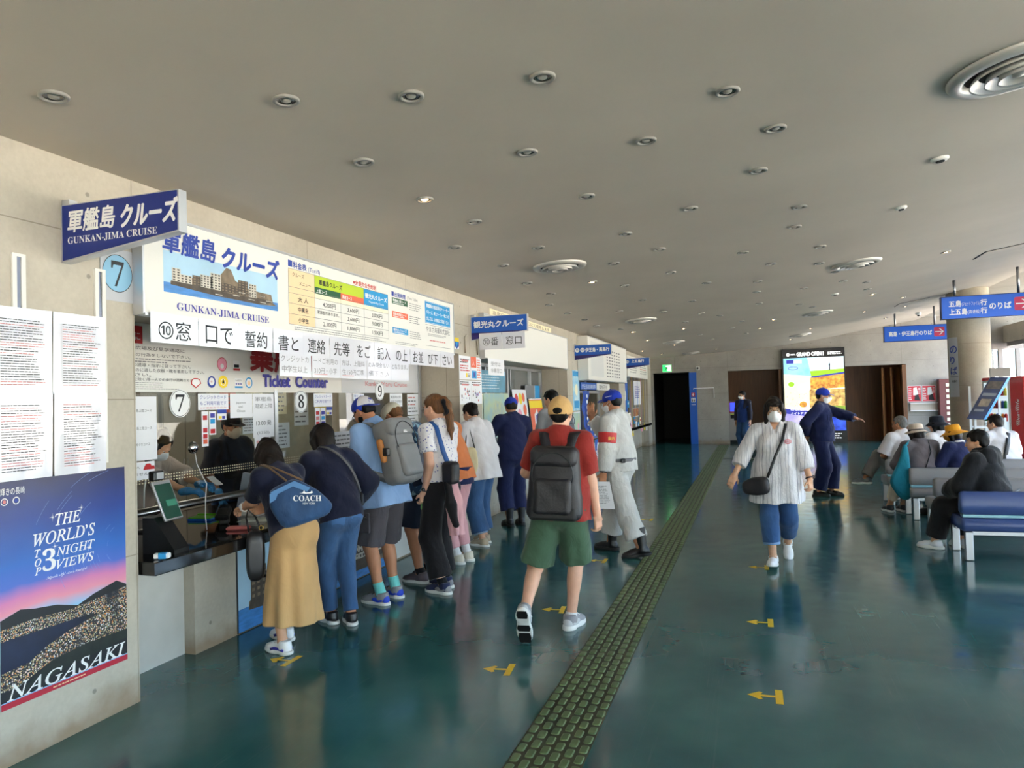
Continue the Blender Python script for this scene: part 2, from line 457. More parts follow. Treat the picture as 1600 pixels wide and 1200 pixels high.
    bp = N.new('ShaderNodeBump'); bp.inputs['Strength'].default_value = 0.12; bp.inputs['Distance'].default_value = 0.01; L.new(ad.outputs[0], bp.inputs['Height']); L.new(bp.outputs[0], b.inputs['Normal'])
    return m
M_CONC = concrete('concrete_side', 'Y', (200, 192, 177), (172, 164, 149), soil=True, off=0.2)
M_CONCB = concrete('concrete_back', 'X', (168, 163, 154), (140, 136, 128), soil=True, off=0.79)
M_CONCP = concrete('concrete_pier_end', 'X', (206, 196, 178), (180, 170, 152), holes=False, soil=True)
M_CONCC = concrete('concrete_column', 'X', (178, 168, 148), (150, 141, 124), holes=False)

def floor_mat():
    m = bpy.data.materials.new('teal_linoleum'); MATS['floor'] = m
    m.use_nodes = True; nt = m.node_tree; N = nt.nodes; L = nt.links; b = N['Principled BSDF']
    tc = N.new('ShaderNodeTexCoord')
    n1 = N.new('ShaderNodeTexNoise'); n1.inputs['Scale'].default_value = 0.9; n1.inputs['Detail'].default_value = 7; L.new(tc.outputs['Object'], n1.inputs[0])
    mx = N.new('ShaderNodeMix'); mx.data_type = 'RGBA'; mx.inputs[6].default_value = srgb(36, 86, 88); mx.inputs[7].default_value = srgb(60, 112, 108)
    mr = N.new('ShaderNodeMapRange'); mr.inputs[1].default_value = 0.35; mr.inputs[2].default_value = 0.68; L.new(n1.outputs[0], mr.inputs[0]); L.new(mr.outputs[0], mx.inputs[0])
    # scratches: thin crossing lines from stretched, rotated noise
    col = mx.outputs[2]
    for rz, sc_, th in ((0.25, 1.6, 0.002), (-0.35, 1.1, 0.0016)):
        mp = N.new('ShaderNodeMapping'); mp.inputs['Rotation'].default_value = (0, 0, rz); mp.inputs['Location'].default_value = (3.3, 0.7, 0.43); mp.inputs['Scale'].default_value = (6.0, 0.06, 1); L.new(tc.outputs['Object'], mp.inputs[0])
        nn = N.new('ShaderNodeTexNoise'); nn.inputs['Scale'].default_value = sc_; nn.inputs['Detail'].default_value = 2; L.new(mp.outputs[0], nn.inputs[0])
        sb = N.new('ShaderNodeMath'); sb.operation = 'SUBTRACT'; sb.inputs[1].default_value = 0.5; L.new(nn.outputs[0], sb.inputs[0])
        ab = N.new('ShaderNodeMath'); ab.operation = 'ABSOLUTE'; L.new(sb.outputs[0], ab.inputs[0])
        r = N.new('ShaderNodeMapRange'); r.inputs[1].default_value = 0; r.inputs[2].default_value = th; r.inputs[3].default_value = 0.10; r.inputs[4].default_value = 0; L.new(ab.outputs[0], r.inputs[0])
        m2 = N.new('ShaderNodeMix'); m2.data_type = 'RGBA'; m2.inputs[7].default_value = srgb(104, 136, 132); L.new(r.outputs[0], m2.inputs[0]); L.new(col, m2.inputs[6]); col = m2.outputs[2]
    L.new(col, b.inputs['Base Color'])
    n3 = N.new('ShaderNodeTexNoise'); n3.inputs['Scale'].default_value = 5; n3.inputs['Detail'].default_value = 6; L.new(tc.outputs['Object'], n3.inputs[0])
    rr = N.new('ShaderNodeMapRange'); rr.inputs[1].default_value = 0.3; rr.inputs[2].default_value = 0.7; rr.inputs[3].default_value = 0.09; rr.inputs[4].default_value = 0.2; L.new(n3.outputs[0], rr.inputs[0]); L.new(rr.outputs[0], b.inputs['Roughness'])
    b.inputs['Specular IOR Level'].default_value = 0.6
    mp = N.new('ShaderNodeMapping'); mp.inputs['Scale'].default_value = (0.6, 2.2, 1); L.new(tc.outputs['Object'], mp.inputs[0])
    n4 = N.new('ShaderNodeTexNoise'); n4.inputs['Scale'].default_value = 3.5; n4.inputs['Detail'].default_value = 3; L.new(mp.outputs[0], n4.inputs[0])
    bp = N.new('ShaderNodeBump'); bp.inputs['Strength'].default_value = 0.05; bp.inputs['Distance'].default_value = 0.012; L.new(n4.outputs[0], bp.inputs['Height']); L.new(bp.outputs[0], b.inputs['Normal'])
    return m
M_FLOOR = floor_mat()
M_CEIL = mat('grey_ceiling_paint', (198, 187, 172), 0.75, noise=0.07, nscale=0.8, bump=0.05, bscale=30)
M_WHITE = mat('white_paint', (232, 230, 224), 0.5)
M_STEEL = mat('brushed_steel', (160, 160, 162), 0.28, 1.0, bump=0.05, bscale=200, stretch=(1, 1, 12))
M_ALU = mat('aluminium', (206, 208, 212), 0.35, 0.9)
M_DARK = mat('dark_gap', (24, 23, 22), 0.9)
M_WOOD = mat('dark_brown_wood', (112, 72, 38), 0.45, noise=0.25, nscale=2.5, stretch=(9, 9, 0.6), bump=0.03)
def glass_mat(name, tint=(1, 1, 1), refl=1.0):
    m = bpy.data.materials.new(name); MATS[name] = m
    m.use_nodes = True; nt = m.node_tree; N = nt.nodes; L = nt.links; N.remove(N['Principled BSDF'])
    t = N.new('ShaderNodeBsdfTransparent'); t.inputs[0].default_value = (*tint, 1)
    g = N.new('ShaderNodeBsdfGlossy'); g.inputs['Roughness'].default_value = 0.0
    f = N.new('ShaderNodeLayerWeight'); pw = N.new('ShaderNodeMath'); pw.operation = 'POWER'; pw.inputs[1].default_value = 4.5; L.new(f.outputs['Facing'], pw.inputs[0])
    mm = N.new('ShaderNodeMath'); mm.operation = 'MULTIPLY_ADD'; mm.inputs[1].default_value = 0.5 * refl; mm.inputs[2].default_value = 0.03 * refl; mm.use_clamp = True; L.new(pw.outputs[0], mm.inputs[0])
    x = N.new('ShaderNodeMixShader'); L.new(mm.outputs[0], x.inputs[0]); L.new(t.outputs[0], x.inputs[1]); L.new(g.outputs[0], x.inputs[2])
    L.new(x.outputs[0], N['Material Output'].inputs[0]); return m
M_GLASS = glass_mat('window_glass', (0.97, 0.98, 0.97), 0.9)

# ---------------------------------------------------------------- floor and ceiling
BACK = 26.47; FRONT = -9.0; WX = -3.43; RX = 6.0
b = MB(M_FLOOR); b.box((-1.0, (FRONT + 34) / 2, -0.1), (15.4, 34 - FRONT, 0.2)); struct('floor', b)
PROF = [(-4.2, 3.0), (-3.43, 3.035), (-2.2, 3.11), (-0.9, 3.185), (0.2, 3.24), (1.0, 3.29), (1.8, 3.39), (2.96, 3.58), (4.1, 3.77), (5.08, 3.925)]
_px = np.array([p[0] for p in PROF]); _pz = np.array([p[1] for p in PROF])
def ceil_z(x):
    # average of neighbours rounds the knees of the profile
    return float(np.mean([np.interp(x + d, _px, _pz) for d in (-0.5, -0.3, -0.1, 0.1, 0.3, 0.5)])) if -3.6 < x < 4.5 else float(np.interp(x, _px, _pz))
def ceil_n(x):
    s_ = (ceil_z(x + 0.05) - ceil_z(x - 0.05)) / 0.1
    return Vector((s_, 0, -1)).normalized()
b = MB(M_CEIL)
xs = [-4.2 + 0.16 * i for i in range(59)]; xs[-1] = 5.08
ra = [(x, y, ceil_z(x)) for y in (FRONT, BACK) for x in xs]; rb = [(x, y, 4.4) for y in (FRONT, BACK) for x in xs]
n = len(xs)
b.add(ra, [(i, i + 1, n + i + 1, n + i) for i in range(n - 1)], M_CEIL, True)
b.add(rb, [(i + 1, i, n + i, n + i + 1) for i in range(n - 1)])
b.add([(5.08, FRONT, ceil_z(5.08)), (5.08, BACK, ceil_z(5.08)), (5.08, BACK, 4.4), (5.08, FRONT, 4.4)], [(0, 1, 2, 3)])
struct('ceiling', b)
b = MB(M_CONC); b.box((6.17, (FRONT + BACK) / 2, 4.2), (2.1, BACK - FRONT, 0.4)); struct('ceiling_eave', b)

# ---------------------------------------------------------------- left wall: piers, lintel, walls under the counters
BAYS = [(3.41, 8.42), (9.2, 14.0), (15.05, 19.85), (20.85, 25.6)]
b = MB(M_CONC, M_CONCP)
def pier(y0, y1):
    x0, x1 = WX - 0.62, WX
    vs_ = [(x0, y0, 0), (x1, y0, 0), (x1, y1, 0), (x0, y1, 0), (x0, y0, 2.28), (x1, y0, 2.28), (x1, y1, 2.28), (x0, y1, 2.28)]
    b.add(vs_, [(1, 2, 6, 5), (3, 0, 4, 7)], M_CONC); b.add(vs_, [(0, 1, 5, 4), (2, 3, 7, 6)], M_CONCP)
prev = FRONT
for y0, y1 in BAYS: pier(prev, y0); prev = y1
pier(prev, BACK)
b.box((WX - 0.31, (FRONT + BACK) / 2, 2.80), (0.62, BACK - FRONT, 1.04), M_CONC)
struct('wall_left', b)
b = MB(M_CONC, M_CONCP)
b.box((-3.95, 3.78, 0.35), (0.34, 0.74, 0.70), mat('smooth_grey_wall_paint', (200, 197, 190), 0.6, noise=0.05))
b.box((-3.90, 6.285, 0.35), (0.42, 4.27, 0.70), M_CONC)
for y0, y1 in BAYS[1:]: b.box((-3.90, (y0 + y1) / 2, 0.35), (0.42, y1 - y0, 0.70), M_CONC)
struct('wall_counter_front', b)

# ---------------------------------------------------------------- office behind the counters
M_OFF = mat('office_wall', (140, 131, 116), 0.8, noise=0.1)
b = MB(M_OFF)
b.box((-8.1, 14.5, 1.35), (0.1, 24, 2.7)); b.box((-6.1, 2.7, 1.35), (4.1, 0.1, 2.7)); b.box((-6.1, 26.4, 1.35), (4.1, 0.1, 2.7)); b.box((-6.1, 8.8, 1.35), (4.1, 0.1, 2.7)); b.box((-6.1, 14.5, 1.35), (4.1, 0.1, 2.7)); b.box((-6.1, 20.3, 1.35), (4.1, 0.1, 2.7))
struct('wall_office', b)
b = MB(mat('office_ceiling', (170, 166, 158), 0.8)); b.box((-6.1, 14.5, 2.75), (4.1, 24, 0.08)); struct('ceiling_office', b)

# ---------------------------------------------------------------- back wall with its openings
OPEN = [(-3.36, -2.08, 2.52), (-0.79, 0.98, 2.51), (2.93, 4.72, 2.52)]
b = MB(M_CONCB)
def bw(x0, x1, z0, z1): b.box(((x0 + x1) / 2, BACK + 0.15, (z0 + z1) / 2), (x1 - x0, 0.3, z1 - z0))
x = -4.1
for x0, x1, zt in OPEN:
    bw(x, x0, 0, 4.4); bw(x0, x1, zt, 4.4); x = x1
bw(x, 7.2, 0, 4.4)
struct('wall_back', b)
# what stands behind the openings: a dark passage and two timber-lined vestibules
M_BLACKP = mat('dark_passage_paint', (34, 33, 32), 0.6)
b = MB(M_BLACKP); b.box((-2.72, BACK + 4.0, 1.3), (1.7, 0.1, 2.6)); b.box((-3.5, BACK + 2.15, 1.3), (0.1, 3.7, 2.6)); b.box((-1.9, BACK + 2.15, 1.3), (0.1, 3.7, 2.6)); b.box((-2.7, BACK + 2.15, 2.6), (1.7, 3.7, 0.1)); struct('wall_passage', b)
b = MB(M_WOOD)
b.box((0.1, BACK + 1.3, 1.3), (2.2, 0.08, 2.6)); b.box((-0.95, BACK + 0.8, 1.3), (0.08, 1.0, 2.6)); b.box((1.12, BACK + 0.8, 1.3), (0.08, 1.0, 2.6)); b.box((0.1, BACK + 0.8, 2.6), (2.2, 1.0, 0.08))
b.box((0.9, BACK + 0.1, 1.25), (0.07, 0.34, 2.5))
struct('wall_vestibule_left', b)
b = MB(M_WOOD)
b.box((3.8, BACK + 1.5, 1.3), (2.3, 0.08, 2.6)); b.box((2.78, BACK + 0.9, 1.3), (0.08, 1.2, 2.6)); b.box((4.9, BACK + 0.9, 1.3), (0.08, 1.2, 2.6)); b.box((3.8, BACK + 0.9, 2.6), (2.3, 1.2, 0.08))
b.box((4.66, BACK + 0.12, 1.25), (0.12, 0.34, 2.5))
struct('wall_vestibule_right', b)
dr = thing('folding_door', 'dark brown folded slat door at right side of the right brown vestibule', 'door', (4.42, BACK + 0.5, 0))
for i in range(4):
    q = MB(M_WOOD); q.box((0.13 * i - 0.3, 0.16 * (i % 2) - 0.08, 1.22), (0.045, 0.42, 2.42), rz=0.5 if i % 2 else -0.3); q.obj('door_panel', dr)

# ---------------------------------------------------------------- window side on the right
b = MB(M_CONC); b.box((RX + 0.14, (FRONT + 21.3) / 2, 3.0), (0.28, 21.3 - FRONT, 0.42)); struct('trim_beam', b)
b = MB(M_CONCB); b.box((6.2, 21.42, 3.5), (2.0, 0.24, 1.4)); b.box((5.35, 21.42, 1.4), (0.3, 0.24, 2.8)); struct('wall_right_return', b)
M_FRAME = mat('window_frame_metal', (150, 142, 138), 0.4, 0.6)
w = MB(M_FRAME)
for k in range(16):
    y = FRONT + 1.0 + 2.0 * k
    if y < 21.4: w.box((RX + 0.1, y, 1.4), (0.09, 0.06, 2.8))
w.box((RX + 0.1, 6.1, 2.74), (0.10, 30.2, 0.09)); w.box((RX + 0.1, 6.1, 0.05), (0.12, 30.2, 0.1))
fr = struct('window_1', w)
g = MB(M_GLASS); g.box((RX + 0.1, 6.1, 1.4), (0.012, 30.2, 2.7)); g.obj('pane', fr)
g = MB(M_GLASS); g.box((RX + 0.2, 6.1, 3.6), (0.012, 30.2, 0.78)); g.obj('clerestory_pane', fr)
w = MB(M_FRAME); w.box((6.1, 21.4, 2.72), (1.3, 0.12, 0.16))
for xx in (5.52, 5.95, 6.33): w.box((xx, 21.4, 1.35), (0.09, 0.1, 2.6))
fr = struct('window_2', w)
g = MB(M_GLASS); g.box((6.1, 21.4, 1.35), (1.2, 0.012, 2.6)); g.obj('pane', fr)
# the hall behind the photographer: concrete return with a wide glazed entrance
b = MB(M_CONCB); b.box((-3.0, FRONT - 0.15, 2.1), (2.4, 0.3, 4.6)); b.box((1.9, FRONT - 0.15, 3.7), (8.6, 0.3, 1.5)); struct('wall_front', b)
w = MB(M_FRAME)
for k in range(7): w.box((-1.7 + 1.28 * k, FRONT - 0.1, 1.5), (0.08, 0.1, 3.0))
fr = struct('window_3', w)
g = MB(M_GLASS); g.box((2.1, FRONT - 0.1, 1.5), (7.7, 0.012, 2.9)); g.obj('pane', fr)
# outside: pale quay, hedge and a building across the road
b = MB(mat('pale_paving', (214, 208, 196), 0.8, noise=0.08, nscale=0.5)); b.box((60, 10, -0.35), (106.6, 160, 0.3)); struct('ground_outside', b)
b = MB(mat('pale_paving_front', (190, 186, 176), 0.8)); b.box((-8, -45, -0.35), (29, 71, 0.3)); struct('ground_forecourt', b)
b = MB(mat('far_building', (205, 208, 212), 0.7), mat('far_building_glass', (90, 105, 118), 0.2))
b.box((12.5, 50, 3.2), (14, 8, 6.4))
for i in range(6):
    for j in range(3): b.box((7.0 + 2.1 * i, 45.99, 1.2 + 1.9 * j), (1.5, 0.06, 1.1), MATS['far_building_glass'])
one('harbour_building', b, 'pale grey building outside the window right of the column', 'building')

# ---------------------------------------------------------------- round concrete column
b = MB(M_CONCC)
b.lathe([(0.41, 0.0), (0.41, 1.4), (0.407, 1.405), (0.41, 1.41), (0.41, 3.86)], (4.56, 18.5, 0), M_CONCC, 48)
struct('column', b)

# ---------------------------------------------------------------- signs, boards, posters and notices
M_NAVY = mat('deep_blue_sign', (20, 44, 128), 0.35)
M_BLUE = mat('bright_blue_sign', (22, 92, 190), 0.35)
M_WEDGE = mat('violet_blue_wedge', (38, 26, 104), 0.4)
M_LET = mat('white_lettering', (240, 240, 240), 0.5)
M_INK = mat('black_ink', (30, 30, 34), 0.6)
M_GREYINK = mat('grey_ink', (120, 120, 124), 0.6)
M_REDINK = mat('red_ink', (200, 36, 40), 0.5)
M_PINKINK = mat('faded_red_ink', (212, 130, 130), 0.6)
M_BLUEINK = mat('blue_ink', (30, 62, 160), 0.5)
M_INDIGO = mat('indigo_ink', (62, 60, 160), 0.5)
M_PAPER = mat('white_paper', (236, 236, 240), 0.55)
M_LAM = mat('laminated_paper', (228, 228, 236), 0.14, bump=0.25, bscale=5, coat=0.6)
M_SKYP = mat('printed_pale_sky', (176, 212, 236), 0.4, noise=0.12, nscale=3)
M_SEAP = mat('printed_blue_sea', (70, 136, 206), 0.4, noise=0.25, nscale=9, stretch=(1, 1, 5))
M_ROCKP = mat('printed_brown_rock', (134, 116, 94), 0.5, noise=0.45, nscale=14)
M_ROCKD = mat('printed_dark_rock', (84, 72, 60), 0.5, noise=0.4, nscale=18)
M_BLDP = mat('printed_pale_ruin', (206, 200, 188), 0.5, noise=0.15, nscale=20)
M_BLDD = mat('printed_dark_window', (66, 60, 58), 0.5)
M_PEACH = mat('printed_peach', (250, 214, 170), 0.5)
M_LIME = mat('printed_lime', (184, 208, 40), 0.5)
M_DGREEN = mat('printed_dark_green', (16, 88, 50), 0.5)
M_ORNG = mat('printed_orange_red', (236, 106, 72), 0.5)
M_CYAN = mat('printed_cyan_blue', (24, 150, 212), 0.5)
M_CREAM = mat('printed_cream', (250, 240, 206), 0.5)
M_YEL = mat('printed_yellow', (246, 214, 40), 0.5)
M_PINK = mat('printed_pink', (240, 160, 184), 0.5)

def greek(b, F, a0, b0, a1, b1, rows, mt, rng, th=0.45, h=0.0006, red=None, ragged=0.3):
    """lines of print too small to read: rows of short dashes"""
    rh = (b1 - b0) / rows
    for i in range(rows):
        y = b1 - rh * (i + 0.5); x = a0; end = a1 - (a1 - a0) * ragged * rng.random()
        mm = red if red and rng.random() < 0.25 else mt
        while x < end:
            w = min((0.3 + rng.random()) * rh * 2.2, end - x)
            b.quad(F, x, y - rh * th / 2, x + w, y + rh * th / 2, h, mm); x += w + rh * 0.35
def island(b, F, a0, b0, a1, b1, h, rng, flip=False, dens=26):
    """the printed picture of the island: sky, sea, sea wall, rows of ruined blocks"""
    W = a1 - a0; H = b1 - b0
    X = lambda t: a0 + W * t; Y = lambda t: b0 + H * t
    b.quad(F, a0, b0, a1, b1, h, M_SKYP); b.quad(F, a0, b0, a1, Y(0.24), h + .0003, M_SEAP)
    top = [(0.05, 0.28), (0.10, 0.42), (0.2, 0.46), (0.34, 0.5), (0.44, 0.66), (0.50, 0.92), (0.54, 0.9), (0.58, 0.62), (0.68, 0.5), (0.8, 0.45), (0.93, 0.44), (0.95, 0.2), (0.985, 0.14)]
    pts = [(X(p), Y(q)) for p, q in top] + [(X(0.8), Y(0.10)), (X(0.4), Y(0.12)), (X(0.05), Y(0.2))]
    b.poly(F, pts[::-1], h + .0006, M_ROCKP)
    b.poly(F, [(X(0.05), Y(0.2)), (X(0.4), Y(0.12)), (X(0.8), Y(0.10)), (X(0.93), Y(0.2)), (X(0.93), Y(0.26)), (X(0.5), Y(0.25)), (X(0.06), Y(0.32))], h + .0009, M_ROCKD)
    x = 0.06
    while x < 0.76:
        w = 0.05 + 0.06 * rng.random(); z0 = 0.30 - 0.06 * x; z1 = (0.48 + 0.25 * rng.random()) * (1 - 0.3 * max(0, x - 0.45))
        mm = M_BLDP if rng.random() < 0.65 else M_ROCKD
        b.quad(F, X(x), Y(z0), X(x + w), Y(z1), h + .0012, mm)
        nx = max(2, int(w * dens * 1.6)); nz = max(2, int((z1 - z0) * 16))
        for i in range(nx):
            for j in range(nz):
                u = x + w * (i + 0.25) / nx; v = z0 + (z1 - z0) * (j + 0.25) / nz
                b.quad(F, X(u), Y(v), X(u + 0.5 * w / nx), Y(v + 0.5 * (z1 - z0) / nz), h + .0015, M_BLDD if mm is M_BLDP else M_ROCKP)
        x += w * (0.8 + 0.3 * rng.random())
    for i in range(16):
        u = 0.2 + 0.7 * rng.random(); v = 0.14 + 0.2 * rng.random()
        b.quad(F, X(u), Y(v), X(u + 0.06), Y(v + 0.02), h + .0018, M_ROCKD if i % 2 else M_BLDP)

# projecting trapezoid signs on the piers
def proj_sign(y, name_text, label, face, wedge):
    t = thing('projecting_sign', label, 'sign', (WX, y, 2.47), 0, 'blue tapering signs projecting from the piers')
    F = front_frame(0, 0, 0); top = 0.305; s = MB(face, M_ALU)
    s.slab(F, [(0, 0), (0.765, 0.095), (0.765, top), (0, top)], -0.055, 0.0, M_ALU)
    s.slab(F, [(0.012, 0.010), (0.757, 0.102), (0.757, top - 0.006), (0.012, top - 0.006)], 0.0, 0.003, face)
    s.obj('sign_board', t)
    if wedge:
        q = MB(M_WEDGE); q.poly(F, [(0.012, 0.010), (0.757, 0.102), (0.757, 0.104), (0.012, 0.098)], 0.0036, M_WEDGE); q.obj('dark_wedge', t)
    q = MB(M_LET); name_text(q, front_frame(0, -0.0036, 0)); q.obj('lettering', t)
    q = MB(M_ALU); q.box((0.03, 0.028, top + 0.012), (0.05, 0.05, 0.03)); q.obj('bracket', t)
    return t
def s1(q, F):
    q.text(F, '軍艦島', 0.05, 0.165, 0.1, w=0.31, fat=0.022, it=0.12, hgt=0.115); q.text(F, 'クルーズ', 0.40, 0.155, 0.1, w=0.35, fat=0.035, it=0.14, hgt=0.115)
    q.text(F, '𝐆𝐔𝐍𝐊𝐀𝐍-𝐉𝐈𝐌𝐀 𝐂𝐑𝐔𝐈𝐒𝐄', 0.05, 0.095, 0.05, w=0.585, hgt=0.04)
proj_sign(2.935, s1, 'dark blue tapering sign with English line below Japanese, above the round number 7 plate', M_NAVY, False)
proj_sign(8.86, lambda q, F: q.text(F, '観光丸クルーズ', 0.045, 0.165, 0.1, w=0.67, fat=0.03, hgt=0.088), 'bright blue tapering sign with two white papers taped under it', M_BLUE, True)
def s3(q, F):
    q.text(F, '⓫⓬', 0.02, 0.165, 0.1, w=0.2, hgt=0.088); q.text(F, '伊王島・高島行', 0.235, 0.165, 0.09, w=0.49, fat=0.03, hgt=0.085)
proj_sign(14.66, s3, 'blue tapering sign numbered 11 and 12 before the large white wall box', M_BLUE, True)
def s4(q, F):
    q.text(F, '⓭⓮', 0.0, 0.17, 0.1, w=0.2, hgt=0.088); q.text(F, '上五島行', 0.27, 0.185, 0.09, w=0.34, fat=0.03, hgt=0.085)
proj_sign(20.45, s4, 'farthest blue tapering sign, partly hidden behind the white wall box', M_BLUE, True)
for k, (a, tx) in enumerate(((0.115, '⑩番'), (0.425, '窓口'))):
    q = MB(M_LAM); F = front_frame(WX + a, 8.8555, 2.345); q.plate(F, 0, 0, 0.305, 0.212, 0, 0.001, M_LAM)
    q.text(F, tx, 0.05, 0.06, 0.1, w=0.21, mt=M_INK, h=0.0016, hgt=0.105)
    one('paper_sign', q, ('laminated paper with circled 10 under the bright blue tapering sign', 'right laminated paper with window characters under the bright blue tapering sign')[k], 'paper sign', 'papers under the projecting sign')

# long white fare board above the first counter
t = thing('fare_board', 'long white board with island picture and fare table above the first counter', 'board', (WX, 5.76, 2.255))
F = wall_frame(WX + 0.07, 0, 0); q = MB(M_WHITE); q.plate(F, 3.407, 2.255, 8.11, 2.85, -0.068, 0.0, M_WHITE); q.obj('board', t, org=(WX, 5.76, 2.255))
q = MB(M_ALU)
for a0, b0, a1, b1 in ((3.40, 2.845, 8.118, 2.862), (3.40, 2.243, 8.118, 2.256), (3.398, 2.243, 3.412, 2.862), (8.106, 2.243, 8.12, 2.862)): q.plate(F, a0, b0, a1, b1, -0.068, 0.008, M_ALU)
q.obj('frame', t, org=(WX, 5.76, 2.255))
rng = random.Random(3)
q = MB(M_SKYP); island(q, F, 3.565, 2.40, 4.69, 2.655, 0.001, rng); q.obj('island_picture', t, org=(WX, 5.76, 2.255))
q = MB(M_BLUEINK)
q.text(F, '軍艦島', 3.56, 2.66, 0.1, w=0.46, mt=M_BLUEINK, fat=0.025, it=0.1, hgt=0.145, h=0.003); q.text(F, 'クルーズ', 4.08, 2.645, 0.1, w=0.62, mt=M_BLUEINK, fat=0.04, it=0.12, hgt=0.14, h=0.003)
q.text(F, '𝐆𝐔𝐍𝐊𝐀𝐍-𝐉𝐈𝐌𝐀 𝐂𝐑𝐔𝐈𝐒𝐄', 3.67, 2.30, 0.05, w=0.91, mt=M_INDIGO, hgt=0.052, h=0.002)
q.quad(F, 4.83, 2.765, 4.885, 2.815, 0.001, M_BLUEINK); q.text(F, '料金表', 4.895, 2.765, 0.05, w=0.18, mt=M_BLUEINK, fat=0.03, hgt=0.052, h=0.001); q.text(F, '(Tariff)', 5.1, 2.765, 0.05, w=0.17, mt=M_BLUEINK, hgt=0.045, h=0.001)
q.text(F, '※全便完全予約制', 5.8, 2.765, 0.05, w=0.42, mt=M_REDINK, fat=0.025, hgt=0.043, h=0.001)
q.quad(F, 6.535, 2.755, 6.585, 2.8, 0.001, M_BLUEINK); q.text(F, '出発時間', 6.6, 2.755, 0.05, w=0.24, mt=M_BLUEINK, fat=0.03, hgt=0.047, h=0.001); q.text(F, '(Time Table)', 6.88, 2.762, 0.05, w=0.25, mt=M_GREYINK, hgt=0.038, h=0.001)
q.text(F, 'やまさ海運株式会社', 7.33, 2.47, 0.05, w=0.66, mt=M_GREYINK, hgt=0.062, h=0.001, fat=0.01)
q.obj('lettering', t, org=(WX, 5.76, 2.255))
q = MB(M_PEACH)      # the fare table
q.quad(F, 4.83, 2.32, 5.185, 2.75, 0.001, M_PEACH)
q.quad(F, 5.185, 2.655, 5.985, 2.75, 0.001, M_LIME); q.quad(F, 5.185, 2.60, 5.585, 2.655, 0.001, M_DGREEN); q.quad(F, 5.585, 2.60, 5.985, 2.655, 0.001, M_ORNG); q.quad(F, 5.985, 2.60, 6.455, 2.75, 0.001, M_CYAN)
q.quad(F, 5.185, 2.562, 6.455, 2.60, 0.001, M_CREAM)
for z in (2.32, 2.40, 2.482, 2.562, 2.61 , 2.75):
    q.quad(F, 4.83, z - 0.0015, 6.455, z + 0.0015, 0.0013, M_GREYINK)
for y in (4.83, 5.185, 5.585, 5.985, 6.455): q.quad(F, y - 0.0015, 2.32, y + 0.0015, 2.75, 0.0013, M_GREYINK)
q.text(F, 'クルーズ', 4.88, 2.695, 0.03, w=0.16, mt=M_INK, hgt=0.035, h=0.002); q.text(F, 'メニュー', 4.97, 2.635, 0.03, w=0.16, mt=M_INK, hgt=0.03, h=0.002)
for z, a in ((2.505, '大 人'), (2.425, '中高生'), (2.343, '小学生')): q.text(F, a, 4.95, z, 0.04, w=0.14, mt=M_INK, hgt=0.04, h=0.002, fat=0.02)
q.text(F, '軍艦島クルーズ', 5.25, 2.682, 0.04, w=0.36, mt=M_INK, hgt=0.045, h=0.002, fat=0.02)
q.text(F, '上陸コース', 5.21, 2.612, 0.03, w=0.16, mt=M_LET, hgt=0.032, h=0.002, fat=0.02); q.text(F, '周遊コース', 5.61, 2.612, 0.03, w=0.16, mt=M_LET, hgt=0.032, h=0.002, fat=0.02)
q.text(F, '観光丸クルーズ', 6.01, 2.672, 0.04, w=0.42, mt=M_LET, hgt=0.045, h=0.002, fat=0.03); q.text(F, 'Nagasaki Bay Cruise', 6.08, 2.632, 0.02, w=0.29, mt=M_LET, hgt=0.024, h=0.002)
for y, col in ((5.30, ('4,200円', '', '2,100円')), (5.69, ('3,600円', '3,600円', '1,800円')), (6.13, ('3,000円', '3,000円', '1,500円'))):
    for z, a in zip((2.505, 2.425, 2.343), col):
        if a: q.text(F, a, y, z, 0.04, w=0.2, mt=M_INK, hgt=0.042, h=0.002)
q.text(F, '家族割引あります。', 5.22, 2.44, 0.03, w=0.33, mt=M_INK, hgt=0.03, h=0.002)
q.obj('fare_table', t, org=(WX, 5.76, 2.255))
q = MB(M_DGREEN)     # coloured course tags, charter notice and company lines
for z, mt_, a in ((2.68, M_DGREEN, '軍艦島上陸コース'), (2.545, M_ORNG, '軍艦島周遊コース'), (2.385, M_CYAN, '観光丸クルーズ')):
    q.quad(F, 6.54, z, 6.89, z + 0.06, 0.001, mt_); q.text(F, a, 6.56, z + 0.024, 0.03, w=0.29, mt=M_LET, hgt=0.028, h=0.002, fat=0.02); q.quad(F, 6.56, z + 0.008, 6.8, z + 0.014, 0.002, M_LET)
    greek(q, F, 6.93, z - 0.03, 7.22, z + 0.055, 4, M_GREYINK, rng, 0.3, 0.001)
q.quad(F, 7.315, 2.56, 8.01, 2.80, 0.001, M_CYAN); q.quad(F, 7.325, 2.792, 8.0, 2.795, 0.002, M_LET); q.quad(F, 7.325, 2.566, 8.0, 2.569, 0.002, M_LET)
for z, a in ((2.735, '軍艦島の船舶貸切チャーター'), (2.665, 'クルーズ、船上パーティー等につき'), (2.595, 'ましては、お気軽にご相談下さい。')): q.text(F, a, 7.35, z, 0.04, w=0.63, mt=M_LET, hgt=0.042, h=0.002, fat=0.02)
for z in (2.54, 2.31): q.quad(F, 7.32, z, 8.0, z + 0.004, 0.001, M_GREYINK)
greek(q, F, 7.38, 2.42, 7.95, 2.45, 2, M_GREYINK, rng, 0.4, 0.001); greek(q, F, 7.42, 2.36, 7.93, 2.385, 1, M_PINKINK, rng, 0.5, 0.001); greek(q, F, 4.9, 2.275, 6.4, 2.31, 2, M_GREYINK, rng, 0.3, 0.001); greek(q, F, 6.6, 2.275, 7.2, 2.31, 2, M_GREYINK, rng, 0.3, 0.001)
q.obj('course_tags', t, org=(WX, 5.76, 2.255))

